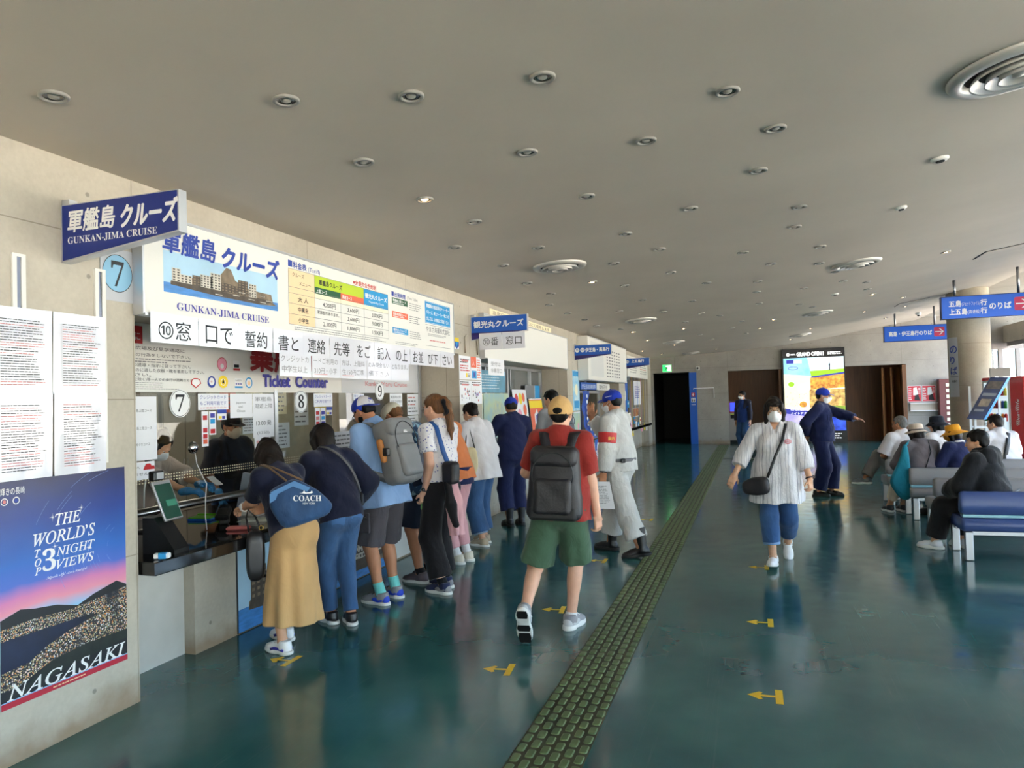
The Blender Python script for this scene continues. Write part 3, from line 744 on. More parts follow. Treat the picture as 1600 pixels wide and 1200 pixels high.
# printed sheets hanging in two rows from the fare board
row1 = [(3.44, 0.395, '⑩窓'), (3.835, 0.39, '口で'), (4.225, 0.375, '誓約'), (4.60, 0.385, '書と'), (4.985, 0.38, '連絡'), (5.365, 0.385, '先等'), (5.75, 0.375, 'をご'), (6.125, 0.38, '記入'), (6.505, 0.38, 'の上'), (6.885, 0.38, 'お並'), (7.265, 0.385, 'び下'), (7.65, 0.40, 'さい')]
for i, (y, w_, a) in enumerate(row1):
    F = wall_frame(WX + 0.088 + 0.002 * (i % 2), y, 2.085); q = MB(M_LAM); q.plate(F, 0, 0, w_ - 0.004, 0.18, 0, 0.001, M_LAM)
    q.text(F, a, 0.06, 0.032, 0.1, w=w_ - 0.13, mt=M_INK, h=0.002, hgt=0.115, fat=0.006)
    one('paper_sign', q, 'hanging paper with large characters %s under the long fare board' % a, 'paper sign', 'upper row of hanging papers')
row2 = [(4.685, 0.42, 'クレジットカ', '中学生以上'), (5.11, 0.425, 'ードご利用の', '310円・小学'), (5.54, 0.455, '方は、上陸料', '生150円ご準'), (6.0, 0.465, 'のみ現金払い', '備下さい'), (6.47, 0.40, 'となります。', '')]
for i, (y, w_, a, c2) in enumerate(row2):
    F = wall_frame(WX + 0.079 + 0.002 * (i % 2), y, 1.915); q = MB(M_LAM); q.plate(F, 0, 0, w_ - 0.004, 0.178, 0, 0.001, M_LAM)
    q.text(F, a, 0.02, 0.115, 0.1, w=w_ - 0.06, mt=M_GREYINK, h=0.002, hgt=0.05)
    if c2:
        q.text(F, c2, 0.03, 0.035, 0.1, w=w_ - 0.09, mt=M_GREYINK, h=0.002, hgt=0.052)
        if i in (1, 2): q.quad(F, 0.03, 0.022, 0.22, 0.027, 0.002, M_PINKINK)
    one('paper_sign', q, 'hanging paper in lower row with small grey line %s' % a, 'paper sign', 'lower row of hanging papers')

# number plate on the pier
t = thing('number_plate', 'grey plate with light blue disc and black 7 on the near pier', 'sign', (WX, 3.29, 2.31))
F = wall_frame(0.004, 0, 0); q = MB(mat('pale_grey_plate', (188, 190, 196), 0.5)); q.plate(F, -0.117, 0, 0.117, 0.30, -0.002, 0, None); q.obj('plate', t)
q = MB(mat('light_blue_disc', (136, 186, 216), 0.5)); q.disc(F, 0, 0.16, 0.102, 0.108, 0.001); q.obj('disc', t)
q = MB(M_INK); q.ring(F, 0, 0.16, 0.105, 0.004, 0.0015, M_INK, ry=1.03); q.text(F, '𝟕', -0.045, 0.085, 0.1, w=0.09, mt=M_INK, h=0.0016, hgt=0.145); q.obj('numeral', t)
# two slim wall lights (aluminium slots) on the near wall
for y, lb in ((2.69, 'slim white metal wall slot left of the blue tapering sign'), (3.167, 'slim white metal wall slot beneath the blue tapering sign')):
    t = thing('wall_slot', lb, 'wall fitting', (WX, y, 1.4), 0, 'slim wall slots'); F = wall_frame(0, 0, 0)
    q = MB(M_WHITE)
    for a0, a1 in ((-0.035, -0.012), (0.012, 0.035)): q.plate(F, a0, 0, a1, 1.06, 0, 0.012, M_WHITE)
    q.plate(F, -0.035, 1.06, 0.035, 1.075, 0, 0.012, M_WHITE); q.obj('frame', t)
    q = MB(mat('slot_grey_blue', (134, 142, 164), 0.5)); q.plate(F, -0.012, 0, 0.012, 1.06, 0, 0.004); q.obj('slot', t)
# tall laminated notices
for k, (y0, y1) in enumerate(((2.525, 2.853), (2.86, 3.183))):
    t = thing('notice_sheet', ('tall laminated notice above the night poster, cut by the left edge of the photo', 'tall laminated notice above the night poster, right one beside the bare pier')[k], 'notice', (WX, (y0 + y1) / 2, 1.36), 0, 'tall laminated notices')
    for z0, z1, cut in ((0.0, 0.425, 1), (0.42, 0.845, 0)):
        q = MB(M_LAM); F = wall_frame(0.014, 0, 0); hw = (y1 - y0) / 2; nn = 9; vs_ = []
        for i in range(nn):
            a = -hw + 2 * hw * i / (nn - 1); bo = 0.010 * math.sin(i * 1.3 + k + z0 * 9)
            vs_ += [F.p(a, z0, 0.004 + bo * 0.3), F.p(a, z1, 0.004 + abs(bo))]
        q.add(vs_, [(2 * i, 2 * i + 2, 2 * i + 3, 2 * i + 1) for i in range(nn - 1)], M_LAM, True)
        r2 = random.Random(11 + k * 3 + cut); greek(q, F, -hw + 0.05, z0 + 0.04, hw - 0.04, z1 - 0.055, 26, M_INK, r2, 0.27, 0.016, M_PINKINK)
        q.obj('sheet', t)

# night view poster
def poster_mat():
    m = bpy.data.materials.new('night_view_print'); m.use_nodes = True; nt = m.node_tree; N = nt.nodes; L = nt.links; b = N['Principled BSDF']
    tc = N.new('ShaderNodeTexCoord'); sp = N.new('ShaderNodeSeparateXYZ'); L.new(tc.outputs['Object'], sp.inputs[0])
    nz = N.new('ShaderNodeTexNoise'); nz.inputs['Scale'].default_value = 3; L.new(tc.outputs['Object'], nz.inputs[0])
    h = N.new('ShaderNodeMath'); h.operation = 'MULTIPLY_ADD'; L.new(nz.outputs[0], h.inputs[0]); h.inputs[1].default_value = 0.12; L.new(sp.outputs['Z'], h.inputs[2])
    mr = N.new('ShaderNodeMapRange'); mr.inputs[1].default_value = 0.45; mr.inputs[2].default_value = 1.15; L.new(h.outputs[0], mr.inputs[0])
    cr = N.new('ShaderNodeValToRGB'); e = cr.color_ramp.elements
    e[0].position = 0.0; e[0].color = srgb(150, 196, 232); e[1].position = 1.0; e[1].color = srgb(24, 30, 78)
    for p, c in ((0.08, (230, 150, 170)), (0.16, (214, 130, 180)), (0.26, (76, 110, 200)), (0.40, (44, 104, 190)), (0.7, (26, 58, 140))):
        x = e.new(p); x.color = srgb(*c)
    L.new(mr.outputs[0], cr.inputs[0]); L.new(cr.outputs[0], b.inputs['Base Color']); b.inputs['Roughness'].default_value = 0.3; return m
def city_mat(name, base, dens, thr):
    m = bpy.data.materials.new(name); m.use_nodes = True; nt = m.node_tree; N = nt.nodes; L = nt.links; b = N['Principled BSDF']
    tc = N.new('ShaderNodeTexCoord'); v = N.new('ShaderNodeTexVoronoi'); v.inputs['Scale'].default_value = dens; L.new(tc.outputs['Object'], v.inputs[0])
    r = N.new('ShaderNodeMapRange'); r.inputs[1].default_value = 0.22; r.inputs[2].default_value = 0.55; r.inputs[3].default_value = 1; r.inputs[4].default_value = 0; L.new(v.outputs['Distance'], r.inputs[0])
    nz = N.new('ShaderNodeTexNoise'); nz.inputs['Scale'].default_value = 9; L.new(tc.outputs['Object'], nz.inputs[0])
    r2 = N.new('ShaderNodeMapRange'); r2.inputs[1].default_value = thr; r2.inputs[2].default_value = thr + 0.15; L.new(nz.outputs[0], r2.inputs[0])
    mu = N.new('ShaderNodeMath'); mu.operation = 'MULTIPLY'; L.new(r.outputs[0], mu.inputs[0]); L.new(r2.outputs[0], mu.inputs[1])
    cr = N.new('ShaderNodeValToRGB'); e = cr.color_ramp.elements; e[0].color = srgb(255, 240, 210); e[1].color = srgb(255, 200, 110)
    for p, c in ((0.3, (250, 214, 130)), (0.5, (235, 245, 255)), (0.7, (255, 160, 70)), (0.85, (200, 225, 190))): x = e.new(p); x.color = srgb(*c)
    sx = N.new('ShaderNodeSeparateColor'); L.new(v.outputs['Color'], sx.inputs[0]); L.new(sx.outputs[0], cr.inputs[0])
    mx = N.new('ShaderNodeMix'); mx.data_type = 'RGBA'; mx.inputs[6].default_value = srgb(*base); L.new(mu.outputs[0], mx.inputs[0]); L.new(cr.outputs[0], mx.inputs[7])
    L.new(mx.outputs[2], b.inputs['Base Color']); b.inputs['Roughness'].default_value = 0.3; return m
PY = 2.952; t = thing('night_poster', 'large night city poster with THE WORLD\'S TOP 3 NIGHT VIEWS on the near wall', 'poster', (WX, PY, 0.275))
F = wall_frame(0.003, -PY, -0.275); q = MB(poster_mat()); q.plate(F, 2.578, 0.275, 3.318, 1.366, -0.0005, 0.001); q.obj('sheet', t)
M_CITY = city_mat('printed_city_lights', (34, 34, 44), 105, 0.26); M_CITY2 = city_mat('printed_far_lights', (24, 28, 40), 140, 0.34); M_HARB = mat('printed_night_water', (18, 28, 58), 0.3, noise=0.5, nscale=6)
q = MB(M_HARB)
q.poly(F, [(2.578, 0.31), (3.318, 0.31), (3.318, 0.70), (3.25, 0.735), (3.1, 0.70), (3.0, 0.665), (2.88, 0.70), (2.75, 0.715), (2.68, 0.73), (2.578, 0.70)], 0.0015, mat('printed_dark_hill', (16, 20, 26), 0.4))
q.poly(F, [(2.578, 0.60), (2.8, 0.60), (3.05, 0.60), (3.318, 0.56), (3.318, 0.69), (3.12, 0.67), (2.95, 0.655), (2.75, 0.665), (2.578, 0.655)], 0.0019, M_CITY2)
q.poly(F, [(2.578, 0.43), (2.9, 0.5), (3.05, 0.55), (3.05, 0.60), (2.8, 0.60), (2.578, 0.60)], 0.0022, M_HARB)
q.poly(F, [(2.578, 0.36), (2.66, 0.36), (2.85, 0.43), (3.05, 0.45), (3.318, 0.43), (3.318, 0.66), (3.1, 0.58), (2.95, 0.55), (2.82, 0.51), (2.72, 0.46), (2.578, 0.45)], 0.0025, M_CITY)
q.poly(F, [(2.66, 0.33), (2.9, 0.36), (3.318, 0.40), (3.318, 0.45), (3.05, 0.45), (2.85, 0.43)], 0.0028, mat('printed_dark_trees', (24, 34, 28), 0.4, noise=0.4, nscale=20))
q.obj('city_picture', t)
q = MB(mat('printed_star_trail', (120, 150, 214), 0.4))
r2 = random.Random(5)
for i in range(26):
    rr = 0.12 + 0.5 * r2.random(); a0 = 1.6 + 2.0 * r2.random(); pts = []
    for j in range(7):
        a = a0 + 0.06 * j * (0.6 + r2.random() * 0.2); pts.append((3.33 + rr * math.cos(a), 0.93 + rr * 0.85 * math.sin(a)))
    for (x0, z0), (x1, z1) in zip(pts, pts[1:]):
        if 2.58 < x0 < 3.315 and 2.58 < x1 < 3.315 and 0.76 < z0 < 1.36 and 0.76 < z1 < 1.36:
            d = Vector((x1 - x0, z1 - z0)).normalized() * 0.0007; q.add([F.p(x0 - d.y, z0 + d.x, .0015), F.p(x0 + d.y, z0 - d.x, .0015), F.p(x1 + d.y, z1 - d.x, .0015), F.p(x1 - d.y, z1 + d.x, .0015)], [(0, 1, 2, 3)])
q.obj('star_trails', t)
q = MB(M_LET)
q.text(F, '𝑇𝐻𝐸', 2.875, 1.105, 0.1, w=0.15, hgt=0.058, h=0.002, fat=0.012); q.text(F, '𝑊𝑂𝑅𝐿𝐷’𝑆', 2.752, 1.02, 0.1, w=0.36, hgt=0.062, h=0.002, fat=0.012)
for z, a in ((0.965, '𝑇'), (0.92, '𝑂'), (0.876, '𝑃')): q.text(F, a, 2.758, z, 0.05, hgt=0.036, h=0.002, fat=0.02)
q.text(F, '𝟑', 2.80, 0.885, 0.1, w=0.075, hgt=0.112, h=0.002); q.text(F, '𝑁𝐼𝐺𝐻𝑇', 2.878, 0.948, 0.1, w=0.232, hgt=0.046, h=0.002, fat=0.012); q.text(F, '𝑉𝐼𝐸𝑊𝑆', 2.878, 0.882, 0.1, w=0.225, hgt=0.046, h=0.002, fat=0.012)
q.text(F, '𝒩𝒶𝑔𝒶𝓈𝒶𝓀𝒾 𝓃𝒾𝑔𝒽𝓉 𝓋𝒾𝑒𝓌 𝒾𝓈 𝒷𝑒𝒶𝓊𝓉𝒾𝒻𝓊𝓁', 2.82, 0.842, 0.05, w=0.24, hgt=0.022, h=0.002)
q.obj('headline', t); q = MB(M_LET); q.text(F, '𝑁𝐴𝐺𝐴𝑆𝐴𝐾𝐼', 2.607, 0.312, 0.1, w=0.695, hgt=0.07, h=0.0035, fat=0.012)
q.obj('city_name', t); q = MB(M_LET); q.text(F, '輝きの長崎', 2.585, 1.295, 0.05, w=0.125, hgt=0.036, h=0.002)
for a in (2.605, 2.665): q.ring(F, a, 1.262, 0.018, 0.004, 0.002, M_LET); q.disc(F, a, 1.262, 0.009, h=0.0021, mt=M_PINKINK if a < 2.63 else M_BLUEINK)
q.obj('emblems', t); q = MB(M_LET)
for a, z in ((2.86, 1.15), (3.03, 1.175), (2.87, 1.0), (3.07, 0.955)):
    for k in range(4):
        an = k * PI / 4; c_, s_ = math.cos(an), math.sin(an); l_ = 0.022 if k % 2 == 0 else 0.012
        q.add([F.p(a - l_ * c_, z - l_ * s_, .0024), F.p(a - .0012 * s_, z + .0012 * c_, .0024), F.p(a + l_ * c_, z + l_ * s_, .0024), F.p(a + .0012 * s_, z - .0012 * c_, .0024)], [(0, 3, 2, 1)])
q.obj('sparkles', t)
q = MB(mat('printed_crimson', (184, 44, 64), 0.4)); q.quad(F, 2.578, 0.275, 3.318, 0.305, 0.003); greek(q, F, 2.85, 0.284, 3.1, 0.296, 1, M_PEACH, r2, 0.5, 0.0034); q.obj('bottom_band', t)

# ---------------------------------------------------------------- ceiling fittings
M_TRIM = mat('downlight_trim', (150, 147, 140), 0.4)
M_REFL = mat('downlight_reflector', (150, 146, 138), 0.2, 0.8)
M_BULB0 = mat('unlit_bulb', (170, 166, 156), 0.3)
M_BULB1 = mat('lit_bulb', (255, 214, 160), 0.3, emit=14.0)
LIGHTS = [(-2.03, 2.93, 0), (-1.5, 3.17, 0), (-0.88, 3.28, 0), (-2.86, 2.42, 0), (-2.13, 3.83, 0), (-0.07, 3.88, 0), (-1.23, 4.19, 0), (-0.55, 4.37, 0), (0.18, 4.57, 0), (-2.14, 4.7, 1), (-1.11, 5.29, 0), (0.09, 5.37, 0), (-2.06, 5.46, 0), (-0.43, 6.12, 0), (-2.52, 6.16, 0), (0.43, 6.65, 0), (-1.05, 6.67, 0), (-1.88, 6.68, 0), (-2.42, 7.23, 0), (0.43, 7.42, 0), (-0.85, 7.57, 0), (-1.39, 7.98, 0), (-0.05, 8.37, 0), (-2.52, 8.42, 0), (0.76, 8.69, 0), (-1.84, 8.96, 1), (-0.89, 9.04, 0), (0.26, 9.36, 0), (-2.5, 9.43, 0), (-1.54, 9.57, 0), (0.84, 9.85, 0), (-0.54, 10.23, 0), (-2.78, 10.38, 0), (0.12, 10.69, 0), (1.12, 10.81, 0), (2.51, 11.1, 1), (-1.53, 11.14, 0), (-2.79, 11.56, 0), (0.11, 11.77, 0), (-0.86, 11.93, 0), (1.34, 11.95, 0), (0.8, 12.06, 0), (-2.05, 12.12, 0), (1.75, 12.65, 0), (-2.75, 12.66, 0), (-1.42, 12.94, 0), (0.16, 13.31, 0), (1.91, 13.71, 0), (-0.84, 13.81, 0), (-2.79, 13.84, 0), (0.86, 14.25, 0), (-0.55, 14.58, 0), (2.14, 14.77, 1), (-2.51, 14.94, 0), (-1.23, 15.07, 0), (1.14, 15.08, 0), (-2.41, 15.88, 1), (-0.16, 16.2, 0), (-1.38, 16.38, 1), (0.47, 16.54, 1), (2.99, 16.83, 1), (-0.39, 17.49, 0), (0.22, 18.34, 1), (-2.44, 18.41, 1), (-1.17, 18.42, 0), (2.49, 18.47, 1), (-0.11, 19.46, 0), (3.52, 19.53, 1), (-0.98, 20.33, 0), (1.48, 20.54, 1), (-2.03, 20.96, 1), (-3.05, 21.87, 1), (3.56, 22.43, 1), (1.15, 23.82, 1), (-2.75, 24.14, 1), (-1.06, 24.54, 1), (-0.85, 1.36, 0)]
ORD = ['first', 'second', 'third', 'fourth', 'fifth', 'sixth', 'seventh', 'eighth', 'ninth', 'tenth', 'eleventh', 'twelfth', 'thirteenth', 'fourteenth', 'fifteenth']
def tilt_to(o, x):
    n = ceil_n(x); o.rotation_euler = (0, math.atan2(-n.x, -n.z), 0)
_pr = {}
def downlight(x, y, lit, label):
    if lit not in _pr:
        t = thing('downlight', label, 'ceiling light')
        q = MB(M_TRIM); q.lathe([(0.062, 0.0), (0.062, -0.010), (0.058, -0.014), (0.048, -0.014), (0.044, -0.010), (0.044, -0.002)], n=26); q.obj('trim_ring', t)
        q = MB(M_REFL); q.lathe([(0.044, -0.004), (0.040, -0.008), (0.030, -0.003), (0.026, -0.002), (0.0, -0.002)], n=22); q.obj('reflector', t)
        q = MB(M_BULB1 if lit else M_BULB0); q.lathe([(0.024, -0.002), (0.023, -0.008), (0.016, -0.012), (0.0, -0.013)], n=18); q.obj('bulb', t)
        _pr[lit] = t
    else: t = copy_tree(_pr[lit])
    t['label'] = label; t['group'] = 'small round downlights in the ceiling'
    t.location = (x, y, ceil_z(x) + 0.001); tilt_to(t, x)
lam = sorted(LIGHTS, key=lambda q: q[1])
bands = [0, 3.0, 4.0, 5.0, 6.0, 7.3, 8.5, 9.6, 10.9, 12.0, 13.0, 14.4, 16.0, 18.0, 20.0, 99]
for bi in range(len(bands) - 1):
    row = sorted([q for q in lam if bands[bi] <= q[1] < bands[bi + 1]])
    for i, (x, y, lit) in enumerate(row):
        downlight(x, y, lit, '%s round ceiling downlight, %s from left in %s row from the camera' % ('lit' if lit else 'unlit', ORD[i], ORD[bi]))
M_VENT = mat('vent_metal', (196, 192, 184), 0.35, 0.3)
VENTS = [(-1.93, 7.68, 0.29, 'round ring air vent above the pair of blue caps, left row, nearest'), (-1.93, 13.76, 0.29, 'round ring air vent, second from the camera in the left row'), (-1.93, 19.79, 0.29, 'round ring air vent, third from the camera in the left row'), (-1.91, 25.2, 0.29, 'round ring air vent in the left row, closest to the green exit lamp'), (1.36, 4.40, 0.33, 'largest round ring air vent, cut by the right edge of the photo'), (1.33, 10.37, 0.30, 'round ring air vent, second from the camera in the right row'), (1.34, 16.44, 0.30, 'round ring air vent, third from the camera in the right row'), (1.34, 22.37, 0.30, 'round ring air vent in the right row, before the lit advertisement')]
for x, y, r, lb in VENTS:
    t = thing('air_vent', lb, 'air vent', (x, y, ceil_z(x)), 0, 'round air vents in the ceiling'); tilt_to(t, x)
    q = MB(M_VENT); q.lathe([(r, 0.0), (r, -0.012), (r * 0.95, -0.03), (r * 0.82, -0.036), (r * 0.78, -0.03), (r * 0.74, -0.004)], n=48); q.obj('outer_ring', t)
    for rr, z in ((0.66, -0.045), (0.46, -0.055), (0.28, -0.06)):
        q = MB(M_VENT); q.lathe([(r * (rr - 0.12), -0.006), (r * (rr - 0.06), -0.02), (r * rr, z), (r * (rr + 0.03), z - 0.003), (r * (rr - 0.02), -0.02), (r * (rr - 0.08), -0.004)], n=44); q.obj('cone_ring', t)
    q = MB(M_DARK); q.lathe([(r * 0.76, -0.003), (0.0, -0.003)], n=40); q.obj('duct', t)
    q = MB(M_VENT); q.lathe([(r * 0.1, -0.004), (r * 0.1, -0.05), (0, -0.056)], n=20); q.obj('hub', t)
for x, y, r, lb in ((1.33, 5.94, 0.06, 'small round ceiling detector alone right of the near downlights'), (1.33, 7.39, 0.05, 'small round ceiling detector between two right ring vents'), (1.38, 13.49, 0.06, 'small round ceiling detector below the middle right ring vent')):
    t = thing('ceiling_detector', lb, 'detector', (x, y, ceil_z(x)), 0, 'small ceiling detectors'); tilt_to(t, x)
    q = MB(M_WHITE); q.lathe([(r, 0), (r, -0.012), (r * 0.8, -0.022), (0, -0.022)], n=26); q.obj('base', t)
    q = MB(M_DARK); q.lathe([(r * 0.5, -0.021), (r * 0.45, -0.03), (0, -0.032)], n=20); q.obj('lens', t)
for x, y, lb in ((3.53, 12.38, 'square ceiling hatch, nearer of the two hatches at upper right'), (3.49, 18.63, 'square ceiling hatch before the near blue hanging sign')):
    t = thing('ceiling_hatch', lb, 'ceiling hatch', (x, y, ceil_z(x)), 0, 'square ceiling hatches'); tilt_to(t, x)
    q = MB(M_DARK); q.box((0, 0, -0.004), (0.62, 0.62, 0.006)); q.obj('gap', t); q = MB(M_CEIL); q.box((0, 0, -0.008), (0.58, 0.58, 0.008)); q.obj('panel', t)
t = thing('security_camera', 'small grey dome camera on the ceiling behind the two hanging signs', 'camera', (4.45, 22.9, ceil_z(4.45)))
q = MB(M_WHITE); q.lathe([(0.07, 0.02), (0.07, -0.05), (0.05, -0.07), (0, -0.08)], n=24); q.obj('housing', t); q = MB(M_DARK); q.lathe([(0.04, -0.07), (0.03, -0.10), (0, -0.11)], n=18); q.obj('lens', t)

# ---------------------------------------------------------------- floor: tactile strip and tape arrows
M_STRIP = mat('dark_olive_strip', (64, 66, 44), 0.55, noise=0.25, nscale=6)
M_STUD = mat('green_rubber_stud', (92, 112, 72), 0.42, noise=0.18, nscale=4)
A0, A1 = Vector((-0.967, 3.0, 0)), Vector((-0.975, 25.6, 0))
t = thing('tactile_strip', 'long dark green tactile strip of rubber studs running down the hall floor', 'tactile strip', (-0.97, 14.0, 0))
q = MB(M_STRIP); q.box((0, -1.2, 0.001), (0.352, 26.0, 0.003)); q.obj('base', t)
def stud(b, x, y):
    rx, ry = 0.0205, 0.040; r_ = 0.012; vs_ = []
    for k, (sx, h) in enumerate(((1.0, 0.0025), (0.95, 0.006), (0.78, 0.0085))):
        for cx, cy, a0 in ((1, 1, 0), (-1, 1, 90), (-1, -1, 180), (1, -1, 270)):
            for a in (0, 45, 90):
                an = math.radians(a0 + a); vs_.append((x + (cx * (rx - r_) + r_ * math.cos(an)) * sx, y + (cy * (ry - r_) + r_ * math.sin(an)) * sx, h))
    n = 12; fs = [(k * n + j, k * n + (j + 1) % n, (k + 1) * n + (j + 1) % n, (k + 1) * n + j) for k in (0, 1) for j in range(n)] + [tuple(range(2 * n, 3 * n))]
    b.add(vs_, fs, M_STUD)
studs = []
for j in range(220):
    for i in range(6):
        y = -11.2 + 0.104 * j + (0.052 if i % 2 else 0); studs.append((-0.148 + 0.0592 * i, y))
near = [p for p in studs if p[1] + 14 > 3.0]
near.sort(key=lambda p: p[1])
for x, y in near[:100]:
    q = MB(M_STUD); stud(q, 0, 0); o = q.obj('stud', t) if 'studme' not in _pr else link_mesh('stud', _pr['studme'], t)
    _pr['studme'] = o.data; o.location = (x, y, 0)
q = MB(M_STUD)
for x, y in near[100:]: stud(q, x, y)
o = q.obj('studs', t); o['kind'] = 'stuff'
q = MB(M_STRIP); q.box((0.72, 6.28, 0.0012), (1.1, 0.34, 0.003)); q.obj('side_branch', t)
M_TAPE = mat('yellow_tape', (236, 196, 24), 0.35)
ARR = [(0.01, 4.355, 0.0, 'yellow tape arrow on the floor, nearest one in the right column'), (-0.005, 5.74, 0.0, 'yellow tape arrow on the floor, second of the right column from the camera'), (0.0, 7.555, 0.0, 'yellow tape arrow on the floor at the feet of the woman in striped blouse'), (-1.575, 4.385, 0.12, 'yellow tape arrow on the floor, nearest one left of the tactile strip'), (-1.575, 5.73, 0.12, 'yellow tape arrow on the floor between the shoes of the man in red shirt'), (-1.585, 7.555, 0.0, 'yellow tape arrow on the floor before the boots of the man in grey workwear'), (-1.45, 10.2, 0.0, 'yellow tape arrow on the floor behind the boots of the man in grey workwear'), (-3.03, 4.2, 0.0, 'yellow tape arrow on the floor under the white sneakers at the counter')]
for x, y, rz, lb in ARR:
    q = MB(M_TAPE); F = Frame((0, 0, 0), (1, 0, 0), (0, 1, 0))
    q.poly(F, [(-0.095, 0.0), (-0.03, -0.055), (-0.012, -0.045), (-0.03, 0.0), (-0.012, 0.045), (-0.03, 0.055)], 0.0012)
    q.quad(F, -0.06, -0.013, 0.06, 0.013, 0.0014); q.quad(F, 0.055, -0.1, 0.095, 0.1, 0.0017)
    o = tag(q.obj('tape_arrow'), lb, 'floor arrow', 'yellow tape arrows on the floor'); o.location = (x, y, 0); o.rotation_euler = (0, 0, rz)

# ---------------------------------------------------------------- counters, glass fronts
M_SLAB = mat('black_polished_counter', (24, 21, 20), 0.07, noise=0.2, nscale=40, coat=0.4)
CL = ['black polished counter in front of the numbered ticket windows', 'black polished counter under the blank white board', 'black polished counter under the white wall box', 'far black counter under the farthest board, hung with cards']
for k, (y0, y1) in enumerate(BAYS):
    q = MB(M_SLAB); q.box((-4.03, (y0 + y1) / 2, 0.76), (1.42, y1 - y0 - 0.03, 0.08), bev=0.006)
    one('counter', q, CL[k], 'counter', 'black counters along the left wall', org=(-4.03, (y0 + y1) / 2, 0.72))
q = MB(mat('panel_edge', (40, 42, 46), 0.5)); F = wall_frame(-3.69 + 0.006, 0, 0); q.plate(F, 4.58, 0.005, 7.0, 0.715, -0.006, 0.0, None)
rng = random.Random(12); island(q, F, 4.59, 0.01, 6.99, 0.71, 0.0008, rng, dens=30)
one('picture_panel', q, 'long picture of an island in blue sea on the wall under the first counter', 'picture')
q = MB(M_WHITE); F = wall_frame(-3.69 + 0.004, 0, 0); q.plate(F, 7.05, 0.02, 8.36, 0.715, -0.004, 0); one('wall_sheet', q, 'plain white panel under the first counter, beside the island picture', 'sheet')

GX = -3.95
t = thing('ticket_window', 'glass ticket window front with white header panel under the fare board', 'ticket window', (GX, 5.9, 0.8))
o_ = (GX, 5.9, 0.8)
q = MB(M_WHITE); q.box((GX - 0.02, 4.98, 2.05), (0.04, 3.13, 0.48)); q.obj('header_panel', t, org=o_)
q = MB(mat('pale_grey_panel', (206, 206, 208), 0.5)); q.box((GX - 0.022, 7.45, 2.05), (0.04, 1.80, 0.48)); q.obj('header_panel', t, 'greyer header panel lettered in faded pink', org=o_)
q = MB(M_GLASS); q.box((GX - 0.005, 5.87, 1.4), (0.008, 4.92, 0.82)); q.obj('glass_pane', t, org=o_)
q = MB(M_CREAM); F = wall_frame(GX, 0, 0)
for i in range(90):
    for z in (1.185, 1.205, 1.225): q.quad(F, 3.5 + .026 * i, z, 3.513 + .026 * i, z + .008, .001)
o = q.obj('dotted_band', t, org=o_); o['kind'] = 'stuff'
q = MB(M_STEEL)
q.loft([[(GX - 0.05 + 0.055 * math.cos(a), y, 0.985 + 0.026 * math.sin(a)) for a in [i * PI / 8 for i in range(16)]] for y in (3.45, 8.36)], M_STEEL); q.obj('steel_rail', t, org=o_)
q = MB(M_ALU)
for y in (5.46, 8.36): q.box((GX - 0.02, y, 1.4), (0.05, 0.045, 0.86))
q.box((GX - 0.02, 8.375, 1.9), (0.07, 0.06, 0.8)); q.obj('post', t, org=o_)
F = wall_frame(GX + 0.003, 0, 0); q = MB(M_REDINK)
q.text(F, '乗船券', 5.12, 2.01, 0.1, w=0.95, mt=mat('dark_red_letters', (166, 26, 34), 0.4), fat=0.05, hgt=0.2, h=0.006); q.text(F, 'Ticket  Counter', 5.275, 1.862, 0.1, w=1.0, mt=M_INDIGO, fat=0.045, hgt=0.10, h=0.006)
q.text(F, 'Kanko Maru Cruise', 7.02, 1.885, 0.1, w=1.0, mt=M_PINKINK, hgt=0.05, h=0.002)
q.quad(F, 3.43, 2.14, 3.99, 2.26, 0.001, M_REDINK); q.text(F, '上陸に', 3.79, 2.165, 0.1, w=0.18, mt=M_LET, hgt=0.06, h=0.002)
for z, w_, a in ((2.10, 0.72, '軍艦島 見学広場及び見学通路に'), (2.055, 0.78, 'おいては、次の行為をしないで下さい。'), (1.985, 0.78, 'その他の係員の誘導・指示に従って下さい。'), (1.95, 0.92, '安全に利用するのに適した衣服・靴を着用して下さい。'), (1.918, 0.4, '守って下さい。'), (1.888, 0.85, '身体障害者(一部を除く)等一人での歩行が困難な方には、')): q.text(F, a, 3.66, z, 0.03, w=w_, mt=M_INK, hgt=0.026, h=0.001)
greek(q, F, 3.66, 2.01, 4.45, 2.045, 2, M_GREYINK, rng, 0.4, 0.001); greek(q, F, 3.66, 1.825, 4.35, 1.88, 4, M_GREYINK, rng, 0.36, 0.001)
q.obj('header_lettering', t, org=o_)
q = MB(M_PINK)     # round and square stickers on the header
q.disc(F, 4.78, 2.03, 0.055, 0.052, 0.001, M_PINK); q.ring(F, 4.78, 2.03, 0.055, 0.005, 0.0013, M_REDINK); q.disc(F, 4.78, 2.015, 0.02, h=0.0014, mt=M_LET)
q.quad(F, 4.91, 1.985, 4.99, 2.065, 0.001, M_LET); q.quad(F, 4.92, 2.01, 4.98, 2.035, 0.0014, M_INK); q.quad(F, 4.91, 1.985, 4.99, 2.003, 0.0014, M_REDINK)
q.poly(F, [(4.49, 1.84), (4.545, 1.875), (4.535, 1.905), (4.51, 1.915), (4.47, 1.915), (4.445, 1.9), (4.44, 1.87)], 0.001, M_REDINK); q.poly(F, [(4.49, 1.85), (4.535, 1.877), (4.528, 1.90), (4.508, 1.907), (4.472, 1.907), (4.453, 1.897), (4.45, 1.873)], 0.0013, M_LET)
